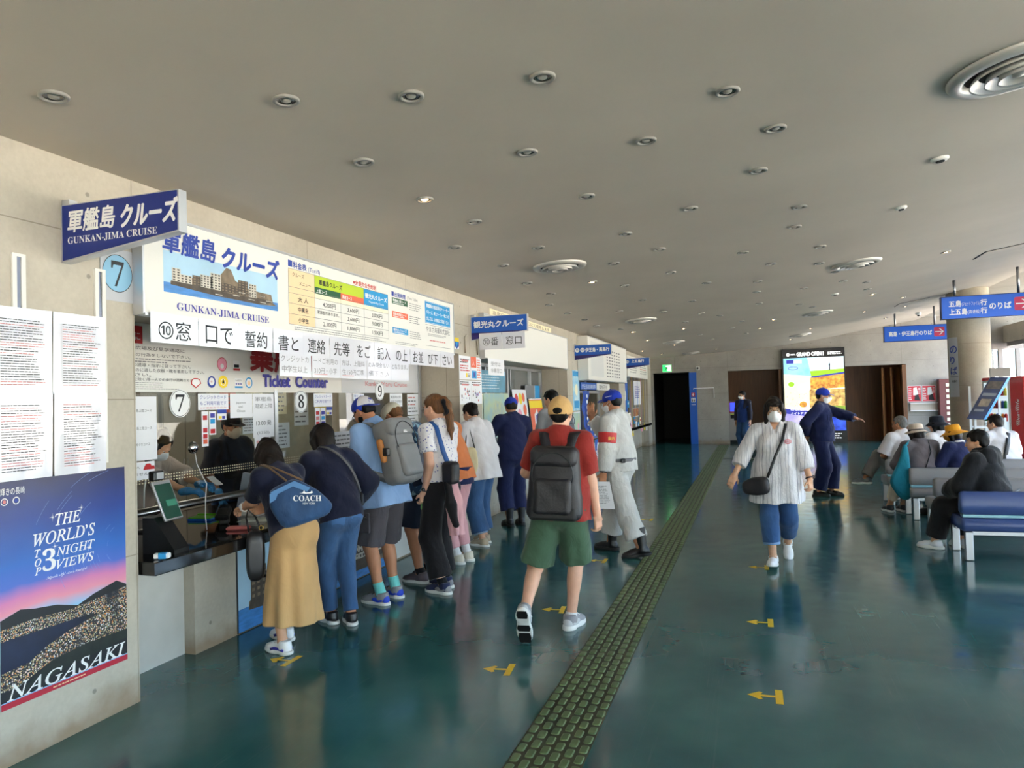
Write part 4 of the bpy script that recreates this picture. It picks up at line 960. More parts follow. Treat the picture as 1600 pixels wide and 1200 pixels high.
q.disc(F, 4.66, 1.89, 0.045, h=0.001, mt=M_BLUEINK); q.disc(F, 4.66, 1.893, 0.03, h=0.0013, mt=M_LET); q.text(F, '中', 4.648, 1.883, 0.03, mt=M_REDINK, hgt=0.02, h=0.0016)
q.disc(F, 4.79, 1.893, 0.055, 0.05, 0.001, M_YEL); q.ring(F, 4.79, 1.89, 0.028, 0.006, 0.0013, M_LET); q.poly(F, [(4.775, 1.88), (4.805, 1.88), (4.79, 1.92)], 0.0014, M_INK)
q.quad(F, 4.925, 1.845, 5.02, 1.925, 0.001, M_LET); q.quad(F, 4.925, 1.845, 5.02, 1.86, 0.0013, M_CYAN); q.text(F, 'SAFETY', 4.932, 1.898, 0.02, w=0.08, mt=M_GREYINK, hgt=0.014, h=0.0014); q.text(F, '✦✦✦', 4.932, 1.87, 0.02, w=0.08, mt=M_INDIGO, hgt=0.018, h=0.0014)
q.disc(F, 5.1, 1.89, 0.045, h=0.001, mt=M_CYAN); q.disc(F, 5.1, 1.89, 0.034, h=0.0013, mt=M_LET); q.disc(F, 5.1, 1.885, 0.018, h=0.0015, mt=M_PEACH)
q.obj('stickers', t, org=o_)
for y, z, c_, lb in ((4.325, 1.729, '𝟩', 'round white number 7 plate on the glass of the first ticket window'), (5.83, 1.729, '𝟪', 'round white number 8 plate on the ticket window glass'), (7.34, 1.83, '𝟫', 'round white number 9 plate on the ticket window glass')):
    F = wall_frame(GX + 0.004, y, z); q = MB(M_LET); q.slab(F, [(0.102 * math.cos(i * PI / 18), 0.102 * math.sin(i * PI / 18)) for i in range(36)], -0.003, 0.002, M_LET)
    q.ring(F, 0, 0, 0.096, 0.004, 0.0026, M_INK, n=40); q.text(F, {'𝟩': '7', '𝟪': '8', '𝟫': '9'}[c_] if False else {'𝟩': '𝟕', '𝟪': '𝟖', '𝟫': '𝟗'}[c_], -0.045, -0.06, 0.1, w=0.09, mt=M_INK, hgt=0.125, h=0.0028)
    one('window_number', q, lb, 'number plate', 'round window numbers')
def glass_paper(y0, z0, y1, z1, lb, lines=(), mt_=M_PAPER, grk=0, name='notice_paper', cat='notice', extra=None, dx=0.0, gr=M_GREYINK, red=None):
    F = wall_frame(GX + 0.002 + dx, y0, z0); q = MB(mt_); q.plate(F, 0, 0, y1 - y0, z1 - z0, -0.0005, 0.001, mt_)
    for a, b2, w_, h_, tx, m2 in lines: q.text(F, tx, a, b2, 0.03, w=w_, mt=m2, hgt=h_, h=0.002)
    if grk: greek(q, F, 0.02, 0.02, y1 - y0 - 0.02, z1 - z0 - 0.02, grk, gr, random.Random(len(lb)), 0.35, 0.002, red)
    if extra: extra(q, F)
    return one(name, q, lb, cat, 'papers on the ticket window glass')
glass_paper(4.51, 1.675, 4.845, 1.80, 'card payment notice right of the round number 7', [(0.02, 0.085, 0.29, 0.03, 'クレジットカード', M_INDIGO), (0.02, 0.04, 0.29, 0.03, 'もご利用可能です', M_INDIGO), (0.02, 0.012, 0.29, 0.012, '※ご乗船当日のみ', M_PINKINK)])
glass_paper(4.865, 1.605, 5.14, 1.80, 'white notice about languages left of the cruise departure paper', [(0.07, 0.115, 0.12, 0.02, 'Japanese', M_GREYINK), (0.10, 0.08, 0.05, 0.02, 'and', M_GREYINK), (0.08, 0.045, 0.10, 0.02, 'Chinese', M_GREYINK)])
glass_paper(5.145, 1.43, 5.425, 1.80, 'white departure paper reading 13:00 between windows 7 and 8', [(0.03, 0.31, 0.22, 0.035, '軍艦島', M_GREYINK), (0.02, 0.25, 0.24, 0.04, '周遊上陸', M_GREYINK), (0.04, 0.105, 0.2, 0.045, '13:00 発', M_INK), (0.05, 0.03, 0.16, 0.03, '(1350)', M_GREYINK)])
for y0, y1, z0, lb, cols in ((4.545, 4.615, 1.40, 'narrow red strip of card marks under the window 7 card notice', ((0.2, M_REDINK), (0.155, M_LET), (0.105, M_REDINK), (0.06, M_REDINK), (0.02, M_ORNG))), (4.625, 4.70, 1.485, 'narrow blue strip of card marks under the window 7 card notice', ((0.13, M_INDIGO), (0.085, M_CYAN), (0.01, M_REDINK))), (6.06, 6.14, 1.47, 'narrow red strip of card marks under the window 8 card notice', ((0.13, M_REDINK), (0.08, M_PINKINK), (0.03, M_REDINK))), (6.15, 6.235, 1.47, 'narrow blue strip of card marks under the window 8 card notice', ((0.13, M_INDIGO), (0.08, M_CYAN), (0.03, M_INDIGO)))):
    def ex(q, F, cols=cols, w_=y1 - y0):
        for b2, m2 in cols: q.quad(F, 0.012, b2, w_ - 0.012, b2 + 0.034, 0.002, m2)
    glass_paper(y0, z0, y1, 1.665, lb, extra=ex, name='card_sticker', cat='sticker')
def ex(q, F): q.quad(F, 0, 0.05, 0.105, 0.08, 0.002, M_BLUEINK); q.quad(F, 0.015, 0.008, 0.05, 0.03, 0.002, M_YEL); q.quad(F, 0.055, 0.008, 0.09, 0.03, 0.002, M_INDIGO)
glass_paper(4.715, 1.595, 4.82, 1.67, 'small blue and white sticker under the window 7 card notice', extra=ex, name='card_sticker', cat='sticker')
glass_paper(6.25, 1.59, 6.355, 1.665, 'small blue and white sticker under the window 8 card notice', extra=ex, name='card_sticker', cat='sticker')
glass_paper(6.04, 1.675, 6.365, 1.805, 'card payment notice right of the round number 8', [(0.02, 0.085, 0.28, 0.03, 'クレジットカード', M_INDIGO), (0.02, 0.04, 0.28, 0.03, 'ご利用可能です', M_INDIGO)])
glass_paper(6.77, 1.73, 6.99, 1.80, 'small blue printed paper left of the round number 9', [(0.015, 0.035, 0.19, 0.026, '観光丸乗船', M_BLUEINK), (0.015, 0.008, 0.19, 0.018, '受付', M_BLUEINK)])
glass_paper(7.575, 1.65, 7.89, 1.805, 'white notice right of the round number 9', [(0.02, 0.1, 0.26, 0.03, '乗船時の際', M_GREYINK), (0.02, 0.05, 0.28, 0.03, '住所氏名電話', M_GREYINK)], )
glass_paper(8.025, 1.545, 8.325, 1.795, 'white notice with red lines high on the right end of the glass', grk=5, red=M_PINKINK)
glass_paper(8.015, 1.36, 8.32, 1.535, 'white notice low on the right end of the glass', grk=5)
glass_paper(6.33, 1.215, 6.83, 1.42, 'wide white paper low on the glass behind the bearded man', grk=4)
glass_paper(3.80, 1.345, 4.105, 1.78, 'tall white course notice on the left end of the glass', [(0.08, 0.33, 0.18, 0.022, '軍艦島上陸コース', M_INK), (0.08, 0.21, 0.18, 0.022, '軍艦島上陸コース', M_INK), (0.08, 0.10, 0.16, 0.022, '長崎めぐりコース', M_INK)])
def ex(q, F): q.slab(F, [(0.18, 0.065), (0.28, 0.065), (0.275, 0.088), (0.25, 0.09), (0.24, 0.105), (0.205, 0.105), (0.19, 0.088)], 0.001, 0.002, M_REDINK); q.text(F, 'お車へ', 0.06, 0.075, 0.03, w=0.09, mt=M_INK, hgt=0.024, h=0.002); q.text(F, 'いません。', 0.06, 0.03, 0.03, w=0.18, mt=M_INK, hgt=0.02, h=0.002)
glass_paper(3.80, 1.215, 4.08, 1.335, 'white notice with a small red car low on the left end of the glass', extra=ex)
glass_paper(5.16, 1.22, 5.33, 1.43, 'white paper with red and black print behind the head of woman in navy top', [(0.02, 0.165, 0.12, 0.025, '乗船券', M_REDINK), (0.02, 0.12, 0.12, 0.03, '発売中', M_REDINK), (0.02, 0.075, 0.13, 0.025, '軍艦島', M_INK), (0.02, 0.02, 0.13, 0.03, '案内所', M_REDINK)])

# things on the first counter
CT = 0.80
t = thing('tablet_terminal', 'silver framed tablet on black stand at the near end of the counter', 'tablet', (-3.50, 3.70, CT), math.radians(96))
q = MB(mat('black_plastic', (20, 20, 22), 0.35)); q.slab(Frame((0.0, 0.09, 0), (0, -1, 0), (0, 0, 1)), [(-0.02, 0), (0.2, 0), (0.2, 0.025), (0.06, 0.22), (-0.02, 0.22)], -0.07, 0.07); q.obj('stand', t)
R_ = Matrix.Rotation(math.radians(-22), 3, 'X'); q = MB(M_ALU); q.box((0, -0.01, 0.32), (0.17, 0.016, 0.26), R=R_, bev=0.004); q.obj('tablet_case', t)
q = MB(mat('dark_green_screen', (26, 62, 52), 0.1, emit=0.15)); q.box((0.0, -0.019, 0.318), (0.145, 0.004, 0.225), R=R_); q.obj('screen', t)
q = MB(mat('screen_tile_green', (52, 112, 92), 0.2, emit=0.2)); q.box((0.02, -0.027, 0.305), (0.09, 0.003, 0.04), R=R_); q.box((0.02, -0.012, 0.255), (0.09, 0.003, 0.04), R=R_); q.obj('screen_tiles', t)
q = MB(MATS['black_plastic']); q.box((-0.01, 0.055, 0.475), (0.09, 0.05, 0.06), bev=0.008); q.obj('code_reader', t); q = MB(M_ALU); q.box((-0.01, 0.028, 0.475), (0.06, 0.006, 0.04)); q.obj('reader_window', t)
t = thing('acrylic_sign_stand', 'pale blue box stand with red characters beside the tablet', 'sign stand', (-3.72, 3.47, CT))
F = front_frame(0, 0, 0); q = MB(mat('pale_blue_card', (196, 206, 226), 0.3)); q.box((0, 0.03, 0.15), (0.24, 0.05, 0.30)); q.obj('card', t)
q = MB(M_REDINK); q.text(F, 'ます', 0.0, 0.13, 0.1, w=0.09, hgt=0.05, h=0.002, fat=0.02); q.obj('lettering', t); q = MB(M_BLUEINK); q.poly(F, [(0.03, 0.25), (0.06, 0.225), (0.09, 0.25), (0.06, 0.28)], 0.002); q.obj('emblem', t)
t = thing('sanitizer_pump', 'small clear dispenser with blue label on the counter corner', 'dispenser', (-3.36, 3.52, CT)); q = MB(M_LET); q.box((0, 0, 0.02), (0.09, 0.04, 0.03), bev=0.005, rz=0.4); q.obj('body', t); q = MB(M_CYAN); q.box((0.012, -0.006, 0.022), (0.04, 0.042, 0.033), rz=0.4); q.obj('label', t)
t = thing('money_tray', 'green and blue money tray on the counter below the glass', 'tray', (-4.2, 4.84, CT), 0.2)
q = MB(mat('blue_tray_plastic', (30, 104, 204), 0.4)); q.box((0, 0, 0.009), (0.2, 0.15, 0.018), bev=0.006); q.obj('tray_base', t); q = MB(mat('green_mat_plastic', (104, 196, 40), 0.45)); q.box((0, 0, 0.021), (0.19, 0.14, 0.012), bev=0.005)
q.obj('tray_mat', t); q = MB(MATS['green_mat_plastic']); q.box((0, 0.072, 0.028), (0.19, 0.012, 0.02), bev=0.004); q.obj('rim', t)
t = thing('wallet', 'pink leather wallet lying on the black counter', 'wallet', (-3.58, 4.48, CT), 0.35); q = MB(mat('pink_leather', (206, 108, 104), 0.45, bump=0.1)); q.box((0, 0, 0.013), (0.16, 0.09, 0.024), bev=0.009); q.obj('body', t); q = MB(MATS['pink_leather']); q.box((0.0, -0.044, 0.014), (0.15, 0.004, 0.004)); q.obj('zip', t)
t = thing('receipt_printer', 'white receipt printer with dark top on the counter', 'printer', (-3.93, 5.10, CT), 0.1); q = MB(M_WHITE); q.box((0, 0, 0.04), (0.16, 0.13, 0.08), bev=0.01); q.obj('body', t); q = MB(MATS['black_plastic']); q.box((0.02, 0, 0.083), (0.09, 0.1, 0.008), bev=0.003); q.obj('cover', t)
t = thing('card_terminal', 'black card terminal held down on the counter by the hand with white watch', 'card terminal', (-3.86, 4.66, CT), 0.5); q = MB(MATS['black_plastic']); q.box((0, 0, 0.085), (0.10, 0.17, 0.05), bev=0.014, R=Matrix.Rotation(0.35, 3, 'X')); q.box((0, 0.03, 0.035), (0.07, 0.07, 0.07), bev=0.01); q.obj('body', t); q = MB(mat('dark_screen', (40, 46, 54), 0.1)); q.box((0, 0.05, 0.131), (0.07, 0.05, 0.004), R=Matrix.Rotation(0.35, 3, 'X')); q.obj('screen', t)
t = thing('brochure_holder', 'clear holder of blue printed leaflets on the counter behind the hand', 'leaflet holder', (-4.15, 5.35, CT + 0.014), 0.3); q = MB(MATS['pale_blue_card']); q.box((0, 0, 0.15), (0.16, 0.06, 0.3), R=Matrix.Rotation(0.2, 3, 'Y')); q.obj('holder', t); q = MB(M_INDIGO)
for z in (0.12, 0.17, 0.22): q.box((0.085, 0, z), (0.004, 0.05, 0.025), R=Matrix.Rotation(0.2, 3, 'Y'))
q.obj('leaflet_print', t)
t = thing('suction_lens', 'shiny round suction fitting with white wire on the glass of window 7', 'fitting', (GX, 4.46, 1.40)); q = MB(mat('chrome', (220, 222, 226), 0.08, 1.0)); q.lathe([(0.0, 0.03), (0.02, 0.028), (0.04, 0.01), (0.044, 0.0), (0.044, -0.014)], axis=(1, 0, 0)); q.obj('cup', t)
q = MB(M_LET); q.tube([(0.01, 0, -0.04), (0.03, -0.005, -0.12), (0.06, 0.02, -0.22), (0.085, 0.03, -0.27), (0.10, 0.0, -0.36), (0.12, -0.03, -0.5), (0.15, -0.05, -0.594)], 0.0035); q.obj('wire', t)
t = thing('microphone', 'small black desk microphone behind the glass of window 7', 'microphone', (GX - 0.3, 4.28, CT)); q = MB(M_LET); q.tube([(0, 0, 0.02), (0.01, 0, 0.3), (0.04, 0.01, 0.5)], 0.006); q.obj('stem', t); q = MB(M_DARK); q.lathe([(0, -0.03), (0.022, -0.02), (0.028, 0.0), (0.022, 0.02), (0, 0.03)], (0.045, 0.01, 0.525)); q.obj('head', t); q = MB(MATS['black_plastic']); q.lathe([(0.05, 0), (0.05, 0.015), (0.01, 0.025), (0, 0.025)]); q.obj('foot', t)
t = thing('leaflet_sheet', 'flat printed sheet lying on the counter by the receipt printer', 'paper', (-3.72, 4.92, CT), 0.3); q = MB(mat('pale_green_sheet', (208, 214, 200), 0.3)); q.box((0, 0, 0.001), (0.3, 0.21, 0.002)); q.obj('sheet', t)

# office behind the glass
M_CAB = mat('office_grey_cabinet', (120, 116, 110), 0.5)
for k, (x, y, w_, h_, lb) in enumerate(((-7.7, 4.1, 0.9, 1.8, 'grey office cabinet behind the masked clerk at the desk'), (-7.7, 5.2, 0.9, 1.15, 'low grey office cabinet behind window 7'), (-7.7, 7.2, 1.2, 1.9, 'tall grey office cabinet behind window 8'), (-7.7, 8.27, 0.8, 1.9, 'tall grey office cabinet behind window 9'))):
    t = thing('office_cabinet', lb, 'cabinet', (x, y, 0), 0, 'cabinets in the ticket office'); q = MB(M_CAB); q.box((0, 0, h_ / 2), (0.45, w_, h_), bev=0.006); q.obj('body', t)
    for s_ in (-1, 1):
        q = MB(mat('cabinet_door', (136, 132, 124), 0.45)); q.box((0.232, s_ * w_ / 4, h_ / 2), (0.016, w_ / 2 - 0.02, h_ - 0.06)); d_ = q.obj('door', t); q = MB(M_ALU); q.box((0.248, s_ * 0.04, h_ / 2), (0.016, 0.015, 0.12)); q.obj('handle', d_)
t = thing('office_desk', 'dark office desk behind the first ticket window', 'desk', (-5.4, 4.9, 0)); q = MB(mat('desk_top', (70, 64, 58), 0.4)); q.box((0, 0, 0.71), (0.5, 2.6, 0.04)); q.obj('top', t)
for yy in (-1.25, 1.25):
    q = MB(M_CAB); q.box((0, yy, 0.345), (0.46, 0.05, 0.69)); q.obj('leg', t)
t = thing('office_monitor', 'black monitor behind the glass between windows 7 and 8', 'monitor', (-5.35, 5.45, 0.73), 0.5); q = MB(MATS['black_plastic']); q.box((0, 0, 0.25), (0.04, 0.5, 0.32), bev=0.01); q.obj('screen_case', t); q = MB(MATS['black_plastic']); q.box((0, 0, 0.05), (0.04, 0.06, 0.1)); q.box((0, 0, 0.006), (0.2, 0.24, 0.012)); q.obj('stand', t)
q = MB(mat('red_box', (140, 40, 36), 0.5)); q.box((-7.7, 5.2, 1.30), (0.35, 0.7, 0.3), bev=0.01); one('storage_box', q, 'dark red box on the low cabinet behind window 7', 'box', org=(-7.7, 5.2, 1.15))
# unseen ceiling lamps added to brighten the office behind the glass
for y in (5.2, 7.6, 12.0, 17.5, 23.0):
    t = thing('office_fill_lamp', 'added unseen ceiling lamp inside the office, %s from the camera' % ORD[[5.2, 7.6, 12.0, 17.5, 23.0].index(y)], 'lamp', (-6.0, y, 2.71), 0, 'added lamps in the ticket office'); q = MB(M_WHITE); q.box((0, 0, -0.03), (0.3, 1.2, 0.06)); q.obj('housing', t); q = MB(mat('office_fill_glow', (255, 244, 224), 0.4, emit=12.0)); q.box((0, 0, -0.063), (0.26, 1.16, 0.008)); q.obj('diffuser', t)

t = thing('notice_board', 'beige board pinned with papers inside the office behind windows 8 and 9', 'board', (-5.3, 7.35, 0)); q = MB(mat('beige_board', (176, 166, 140), .7, noise=.1)); q.box((0, 0, 1.5), (0.04, 2.3, 1.3)); q.obj('panel', t)
for yy in (-1.0, 1.0): q = MB(M_CAB); q.box((0, yy, .43), (.05, .05, .86)); q.obj('leg', t)
F = wall_frame(.021, 0, 0)
for i, (a, z, w_, h_, m2) in enumerate(((-1.0, 1.55, .25, .3, M_ORNG), (-.6, 1.7, .3, .2, M_CREAM), (-.65, 1.4, .35, .22, M_PAPER), (-.1, 1.6, .25, .35, M_CREAM), (.3, 1.45, .3, .4, M_PAPER), (.75, 1.6, .25, .3, M_YEL), (-.2, 1.2, .4, .3, M_PAPER))):
    q = MB(m2); q.plate(F, a, z, a + w_, z + h_, 0, .002, m2); greek(q, F, a + .02, z + .02, a + w_ - .02, z + h_ - .02, 6, M_GREYINK, rng, .3, .003); q.obj('pinned_paper', t)

# ---------------------------------------------------------------- posters on the second pier and in the second bay
def poster(name, F, w, h, lb, draw, cat='poster', group=None, base=M_PAPER):
    q = MB(base); q.plate(F, 0, 0, w, h, -0.002, 0.002, base); draw(q, F); return one(name, q, lb, cat, group)
rng = random.Random(21)
def sheet_a(q, F):
    q.quad(F, 0.03, 0.03, 0.35, 0.27, 0.0025, M_PAPER); greek(q, F, 0.03, 0.20, 0.36, 0.27, 2, M_INK, rng, 0.4, 0.003); q.quad(F, 0.08, 0.225, 0.3, 0.25, 0.0035, M_PINKINK); greek(q, F, 0.03, 0.1, 0.36, 0.19, 3, M_REDINK, rng, 0.5, 0.003); q.quad(F, 0.22, 0.03, 0.27, 0.085, 0.003, M_YEL); greek(q, F, 0.28, 0.03, 0.37, 0.085, 3, M_INK, rng, 0.4, 0.003)
def sheet_b(q, F):
    q.quad(F, 0.0, 0.16, 0.2, 0.30, 0.0025, M_ORNG); q.text(F, '入', 0.05, 0.19, 0.08, mt=M_LET, hgt=0.08, h=0.003); q.quad(F, 0.03, 0.02, 0.2, 0.12, 0.0025, M_CYAN); q.quad(F, 0.09, 0.04, 0.14, 0.1, 0.003, M_INDIGO); greek(q, F, 0.22, 0.02, 0.37, 0.28, 8, M_ORNG, rng, 0.4, 0.003)
def sheet_c(q, F):
    greek(q, F, 0.02, 0.24, 0.36, 0.29, 2, M_INK, rng, 0.4, 0.003); q.quad(F, 0.07, 0.235, 0.3, 0.255, 0.0032, M_PINKINK)
    for i in range(16): a, b2 = 0.03 + 0.32 * rng.random(), 0.03 + 0.15 * rng.random(); q.quad(F, a, b2, a + 0.012 + 0.02 * rng.random(), b2 + 0.03 * rng.random() + 0.01, 0.003, (M_INK, M_REDINK, M_INDIGO)[i % 3])
for a, b2, dr, lb in ((8.42, 1.965, sheet_a, 'white notice with red print, upper left of the four on the second pier'), (8.815, 1.965, sheet_b, 'orange and blue notice, upper right of the four on the second pier'), (8.42, 1.655, sheet_c, 'white picture notice, lower left of the four on the second pier'), (8.815, 1.655, sheet_c, 'white picture notice, lower right of the four on the second pier')):
    poster('pier_notice', wall_frame(WX + 0.003, a, b2), 0.385, 0.30, lb, dr, 'notice', 'four notices on the second pier')
poster('pier_notice', wall_frame(WX + 0.003, 8.6, 1.40), 0.30, 0.23, 'white notice with yellow corner below the four notices on the second pier', lambda q, F: (q.quad(F, 0.17, 0.13, 0.28, 0.21, 0.003, M_YEL), greek(q, F, 0.02, 0.02, 0.28, 0.12, 4, M_INK, rng, 0.4, 0.003)), 'notice')
def shield(q, F):
    q.quad(F, 0.0, 0.09, 0.14, 0.14, 0.0025, M_YEL); q.poly(F, [(0.0, 0.09), (0.0, 0.04), (0.07, 0.0), (0.14, 0.04), (0.14, 0.09)], 0.0025, M_BLUEINK); q.poly(F, [(0.03, 0.085), (0.07, 0.02), (0.11, 0.085)], 0.003, M_CYAN)
poster('shield_sticker', wall_frame(WX + 0.002, 8.29, 2.335), 0.14, 0.14, 'yellow and blue shield sticker beside the right end of the fare board', shield, 'sticker')
for y in (8.62, 9.05):
    q = MB(M_CONC); q.tube([(WX + 0.012, y, 2.3), (WX + 0.012, y, 2.50), (WX + 0.012, y + 0.06, 2.53)], 0.009); one('conduit_pipe', q, 'thin grey pipe on the second pier, %s one' % ('left' if y < 8.8 else 'right'), 'pipe', 'thin wall pipes')

q = MB(M_WHITE); F = wall_frame(WX + 0.07, 0, 0); q.plate(F, 9.17, 2.265, 13.79, 2.85, -0.068, 0, M_WHITE)
t = thing('blank_board', 'blank white board above the second counter', 'board', (WX, 11.5, 2.265)); q.obj('board', t, org=(WX, 11.5, 2.265)); q = MB(M_ALU)
for a0, b0, a1, b1 in ((9.16, 2.845, 13.80, 2.862), (9.155, 2.25, 9.17, 2.862), (13.79, 2.25, 13.805, 2.862)): q.plate(F, a0, b0, a1, b1, -0.068, 0.006, M_ALU)
q.obj('frame', t, org=(WX, 11.5, 2.265))
poster('paper_strip', wall_frame(WX + 0.003, 9.6, 2.885), 3.27, 0.09, 'cream paper strip with brown characters above the blank white board', lambda q, F: q.text(F, '高島行乗船券は12番窓口にて発売します', 0.12, 0.018, 0.05, w=3.0, mt=mat('brown_ink', (90, 74, 56), 0.6), hgt=0.06, h=0.003), 'strip', base=M_CREAM)
poster('paper_sign', wall_frame(WX + 0.076, 9.28, 2.04), 0.66, 0.225, 'single paper hanging under the left end of the blank white board', lambda q, F: (q.text(F, '受付は', 0.1, 0.13, 0.05, w=0.4, mt=M_GREYINK, hgt=0.06, h=0.003), q.text(F, '⑩番窓口', 0.1, 0.04, 0.05, w=0.45, mt=M_GREYINK, hgt=0.06, h=0.003)), 'paper sign')
# sliding windows with drawn grey blinds in the second bay
M_BLIND = mat('grey_blind', (118, 118, 120), 0.7, noise=0.05)
t = thing('sliding_window', 'grey blinded sliding windows behind the posters in the second bay', 'window', (GX, 11.6, 0.8)); o_ = (GX, 11.6, 0.8)
q = MB(M_BLIND); q.box((GX - 0.06, 11.6, 1.54), (0.02, 4.7, 1.46)); q.obj('blind', t, org=o_); q = MB(M_GLASS); q.box((GX - 0.02, 11.6, 1.54), (0.006, 4.7, 1.46)); q.obj('glass_pane', t, org=o_)
q = MB(M_ALU)
for y in (9.25, 10.75, 11.85, 12.0, 13.2, 13.95): q.box((GX - 0.01, y, 1.54), (0.05, 0.05, 1.46))
q.box((GX - 0.01, 11.6, 2.25), (0.05, 4.7, 0.05)); q.box((GX - 0.01, 11.6, 0.83), (0.05, 4.7, 0.05)); q.obj('window_frame', t, org=o_)
M_MAPS = mat('printed_map_sea', (146, 190, 206), 0.4, noise=0.3, nscale=5, col2=(196, 208, 160)); M_MAPL = mat('printed_map_land', (204, 206, 150), 0.4, noise=0.5, nscale=10, col2=(150, 180, 190)); M_TEALP = mat('printed_teal_sea', (96, 160, 190), 0.4, noise=0.3, nscale=4)
poster('map_poster', wall_frame(GX + 0.022, 10.0, 1.82), 1.68, 0.35, 'wide pale blue sea map poster at top left of the second bay', lambda q, F: (q.quad(F, 0.02, 0.02, 1.66, 0.33, 0.0026, M_TEALP), greek(q, F, 0.1, 0.05, 1.5, 0.3, 6, M_PAPER, rng, 0.2, 0.003)), base=M_TEALP)
poster('map_poster', wall_frame(GX + 0.022, 10.6, 1.10), 1.2, 0.71, 'large island map poster below the wide sea map in the second bay', lambda q, F: (q.quad(F, 0.02, 0.02, 1.18, 0.69, 0.0026, M_MAPS), q.poly(F, [(0.3, 0.1), (0.7, 0.05), (1.0, 0.3), (0.9, 0.55), (0.55, 0.6), (0.4, 0.4)], 0.003, M_MAPL)), base=M_MAPS)
poster('map_poster', wall_frame(GX + 0.024, 10.02, 1.08), 0.55, 0.72, 'tall pale map poster left of the island map in the second bay', lambda q, F: (q.quad(F, 0.02, 0.02, 0.53, 0.7, 0.0026, M_MAPL), greek(q, F, 0.04, 0.1, 0.5, 0.66, 14, M_GREYINK, rng, 0.3, 0.003)), base=M_CREAM)
def lean(x, y, z, a): return Frame((x, y, z), (0, 1, 0), (-math.sin(a), 0, math.cos(a)))
poster('display_poster', lean(-3.80, 11.95, 0.82, 0.10), 0.80, 1.06, 'white poster with pink and orange blots leaning on the second counter', lambda q, F: ([q.disc(F, a, b2, r, h=0.003, mt=m2) for a, b2, r, m2 in ((0.2, 0.9, 0.09, M_REDINK), (0.42, 0.9, 0.1, M_YEL), (0.6, 0.92, 0.08, M_ORNG), (0.3, 0.6, 0.12, M_PINK), (0.62, 0.7, 0.1, M_ORNG))], greek(q, F, 0.06, 0.2, 0.7, 0.5, 8, M_GREYINK, rng, 0.3, 0.003)))
def oy(q, F):
    q.quad(F, 0, 0, 0.86, 0.88, 0.0026, M_ORNG); q.quad(F, 0, 0.72, 0.86, 0.86, 0.003, M_YEL); q.poly(F, [(0.2, 0.2), (0.45, 0.25), (0.6, 0.45), (0.45, 0.7), (0.25, 0.6)], 0.003, M_PAPER); q.poly(F, [(0.3, 0.4), (0.5, 0.42), (0.48, 0.62), (0.34, 0.58)], 0.0034, M_INDIGO); q.disc(F, 0.66, 0.3, 0.1, h=0.003, mt=M_YEL)
poster('display_poster', lean(-3.78, 12.85, 0.82, 0.12), 0.86, 0.90, 'orange and yellow poster leaning on the second counter', oy)
poster('display_poster', wall_frame(GX + 0.024, 12.8, 1.72), 0.95, 0.24, 'dim grey and blue poster above the orange poster in the second bay', lambda q, F: (q.quad(F, 0, 0, 0.6, 0.24, 0.0026, M_GREYINK), q.quad(F, 0.62, 0, 0.95, 0.24, 0.0026, M_CYAN)))
poster('counter_poster', wall_frame(-3.69 + 0.003, 9.3, 0.05) if False else wall_frame(-3.33 + 0.0, 9.26, 0.42) if False else lean(-3.60, 9.30, 0.82, 0.12), 0.52, 0.44, 'white and pink flyer standing on the near end of the second counter', lambda q, F: (q.quad(F, 0.25, 0.02, 0.5, 0.42, 0.003, M_PINK), greek(q, F, 0.03, 0.05, 0.48, 0.4, 9, M_INK, rng, 0.35, 0.0034)))

# ---------------------------------------------------------------- third and fourth bays
t = thing('wall_lightbox', 'large white wall box with faint timetable above the third counter', 'board', (WX, 17.35, 2.07)); o_ = (WX, 17.35, 2.07)
q = MB(M_WHITE); q.box((-3.315, 17.365, 2.53), (0.226, 4.86, 0.92), bev=0.004); q.obj('box_body', t, org=o_)
q = MB(M_ALU); F = wall_frame(-3.2, 0, 0)
for a0, b0, a1, b1 in ((14.935, 2.07, 19.795, 2.085), (14.935, 2.975, 19.795, 2.99)): q.plate(F, a0, b0, a1, b1, -0.002, 0.006, M_ALU)
q.obj('trim', t, org=o_); q = MB(M_GREYINK)
for i in range(9):
    for j in range(6): q.quad(F, 16.95 + 0.32 * j, 2.18 + 0.075 * i, 17.13 + 0.32 * j, 2.21 + 0.075 * i, 0.001, M_GREYINK)
q.quad(F, 15.2, 2.16, 16.6, 2.9, 0.0008, mat('faint_grey_print', (218, 218, 216), 0.5)); q.obj('timetable', t, org=o_)
q = MB(M_BLUE); F = wall_frame(-3.5, 15.5, 1.885); q.plate(F, 0, 0, 1.66, 0.16, -0.03, 0, M_BLUE); q.text(F, '伊王島高島乗船券', 0.1, 0.03, 0.1, w=1.45, mt=M_LET, hgt=0.10, h=0.002); one('window_plate', q, 'blue plate with white characters under the white wall box', 'sign')
q = MB(M_WHITE); F = wall_frame(-3.5, 17.2, 1.885); q.plate(F, 0, 0, 1.66, 0.16, -0.03, 0, M_WHITE); q.text(F, '案内所受付', 0.3, 0.03, 0.1, w=1.0, mt=M_INK, hgt=0.10, h=0.002); one('window_plate', q, 'white plate with black characters under the white wall box', 'sign')
def bl(q, F):
    q.quad(F, 0, 0, 0.6, 0.82, 0.0026, mat('printed_light_blue', (96, 186, 226), 0.4, noise=0.3, nscale=6, col2=(220, 236, 240))); q.quad(F, 0.02, 0.7, 0.58, 0.8, 0.003, M_CYAN); q.disc(F, 0.32, 0.42, 0.12, h=0.003, mt=M_CREAM); q.quad(F, 0.1, 0.05, 0.5, 0.2, 0.003, M_CYAN)
poster('banner_poster', wall_frame(WX + 0.004, 14.42, 1.45), 0.6, 0.82, 'light blue tall banner poster on the third pier', bl)
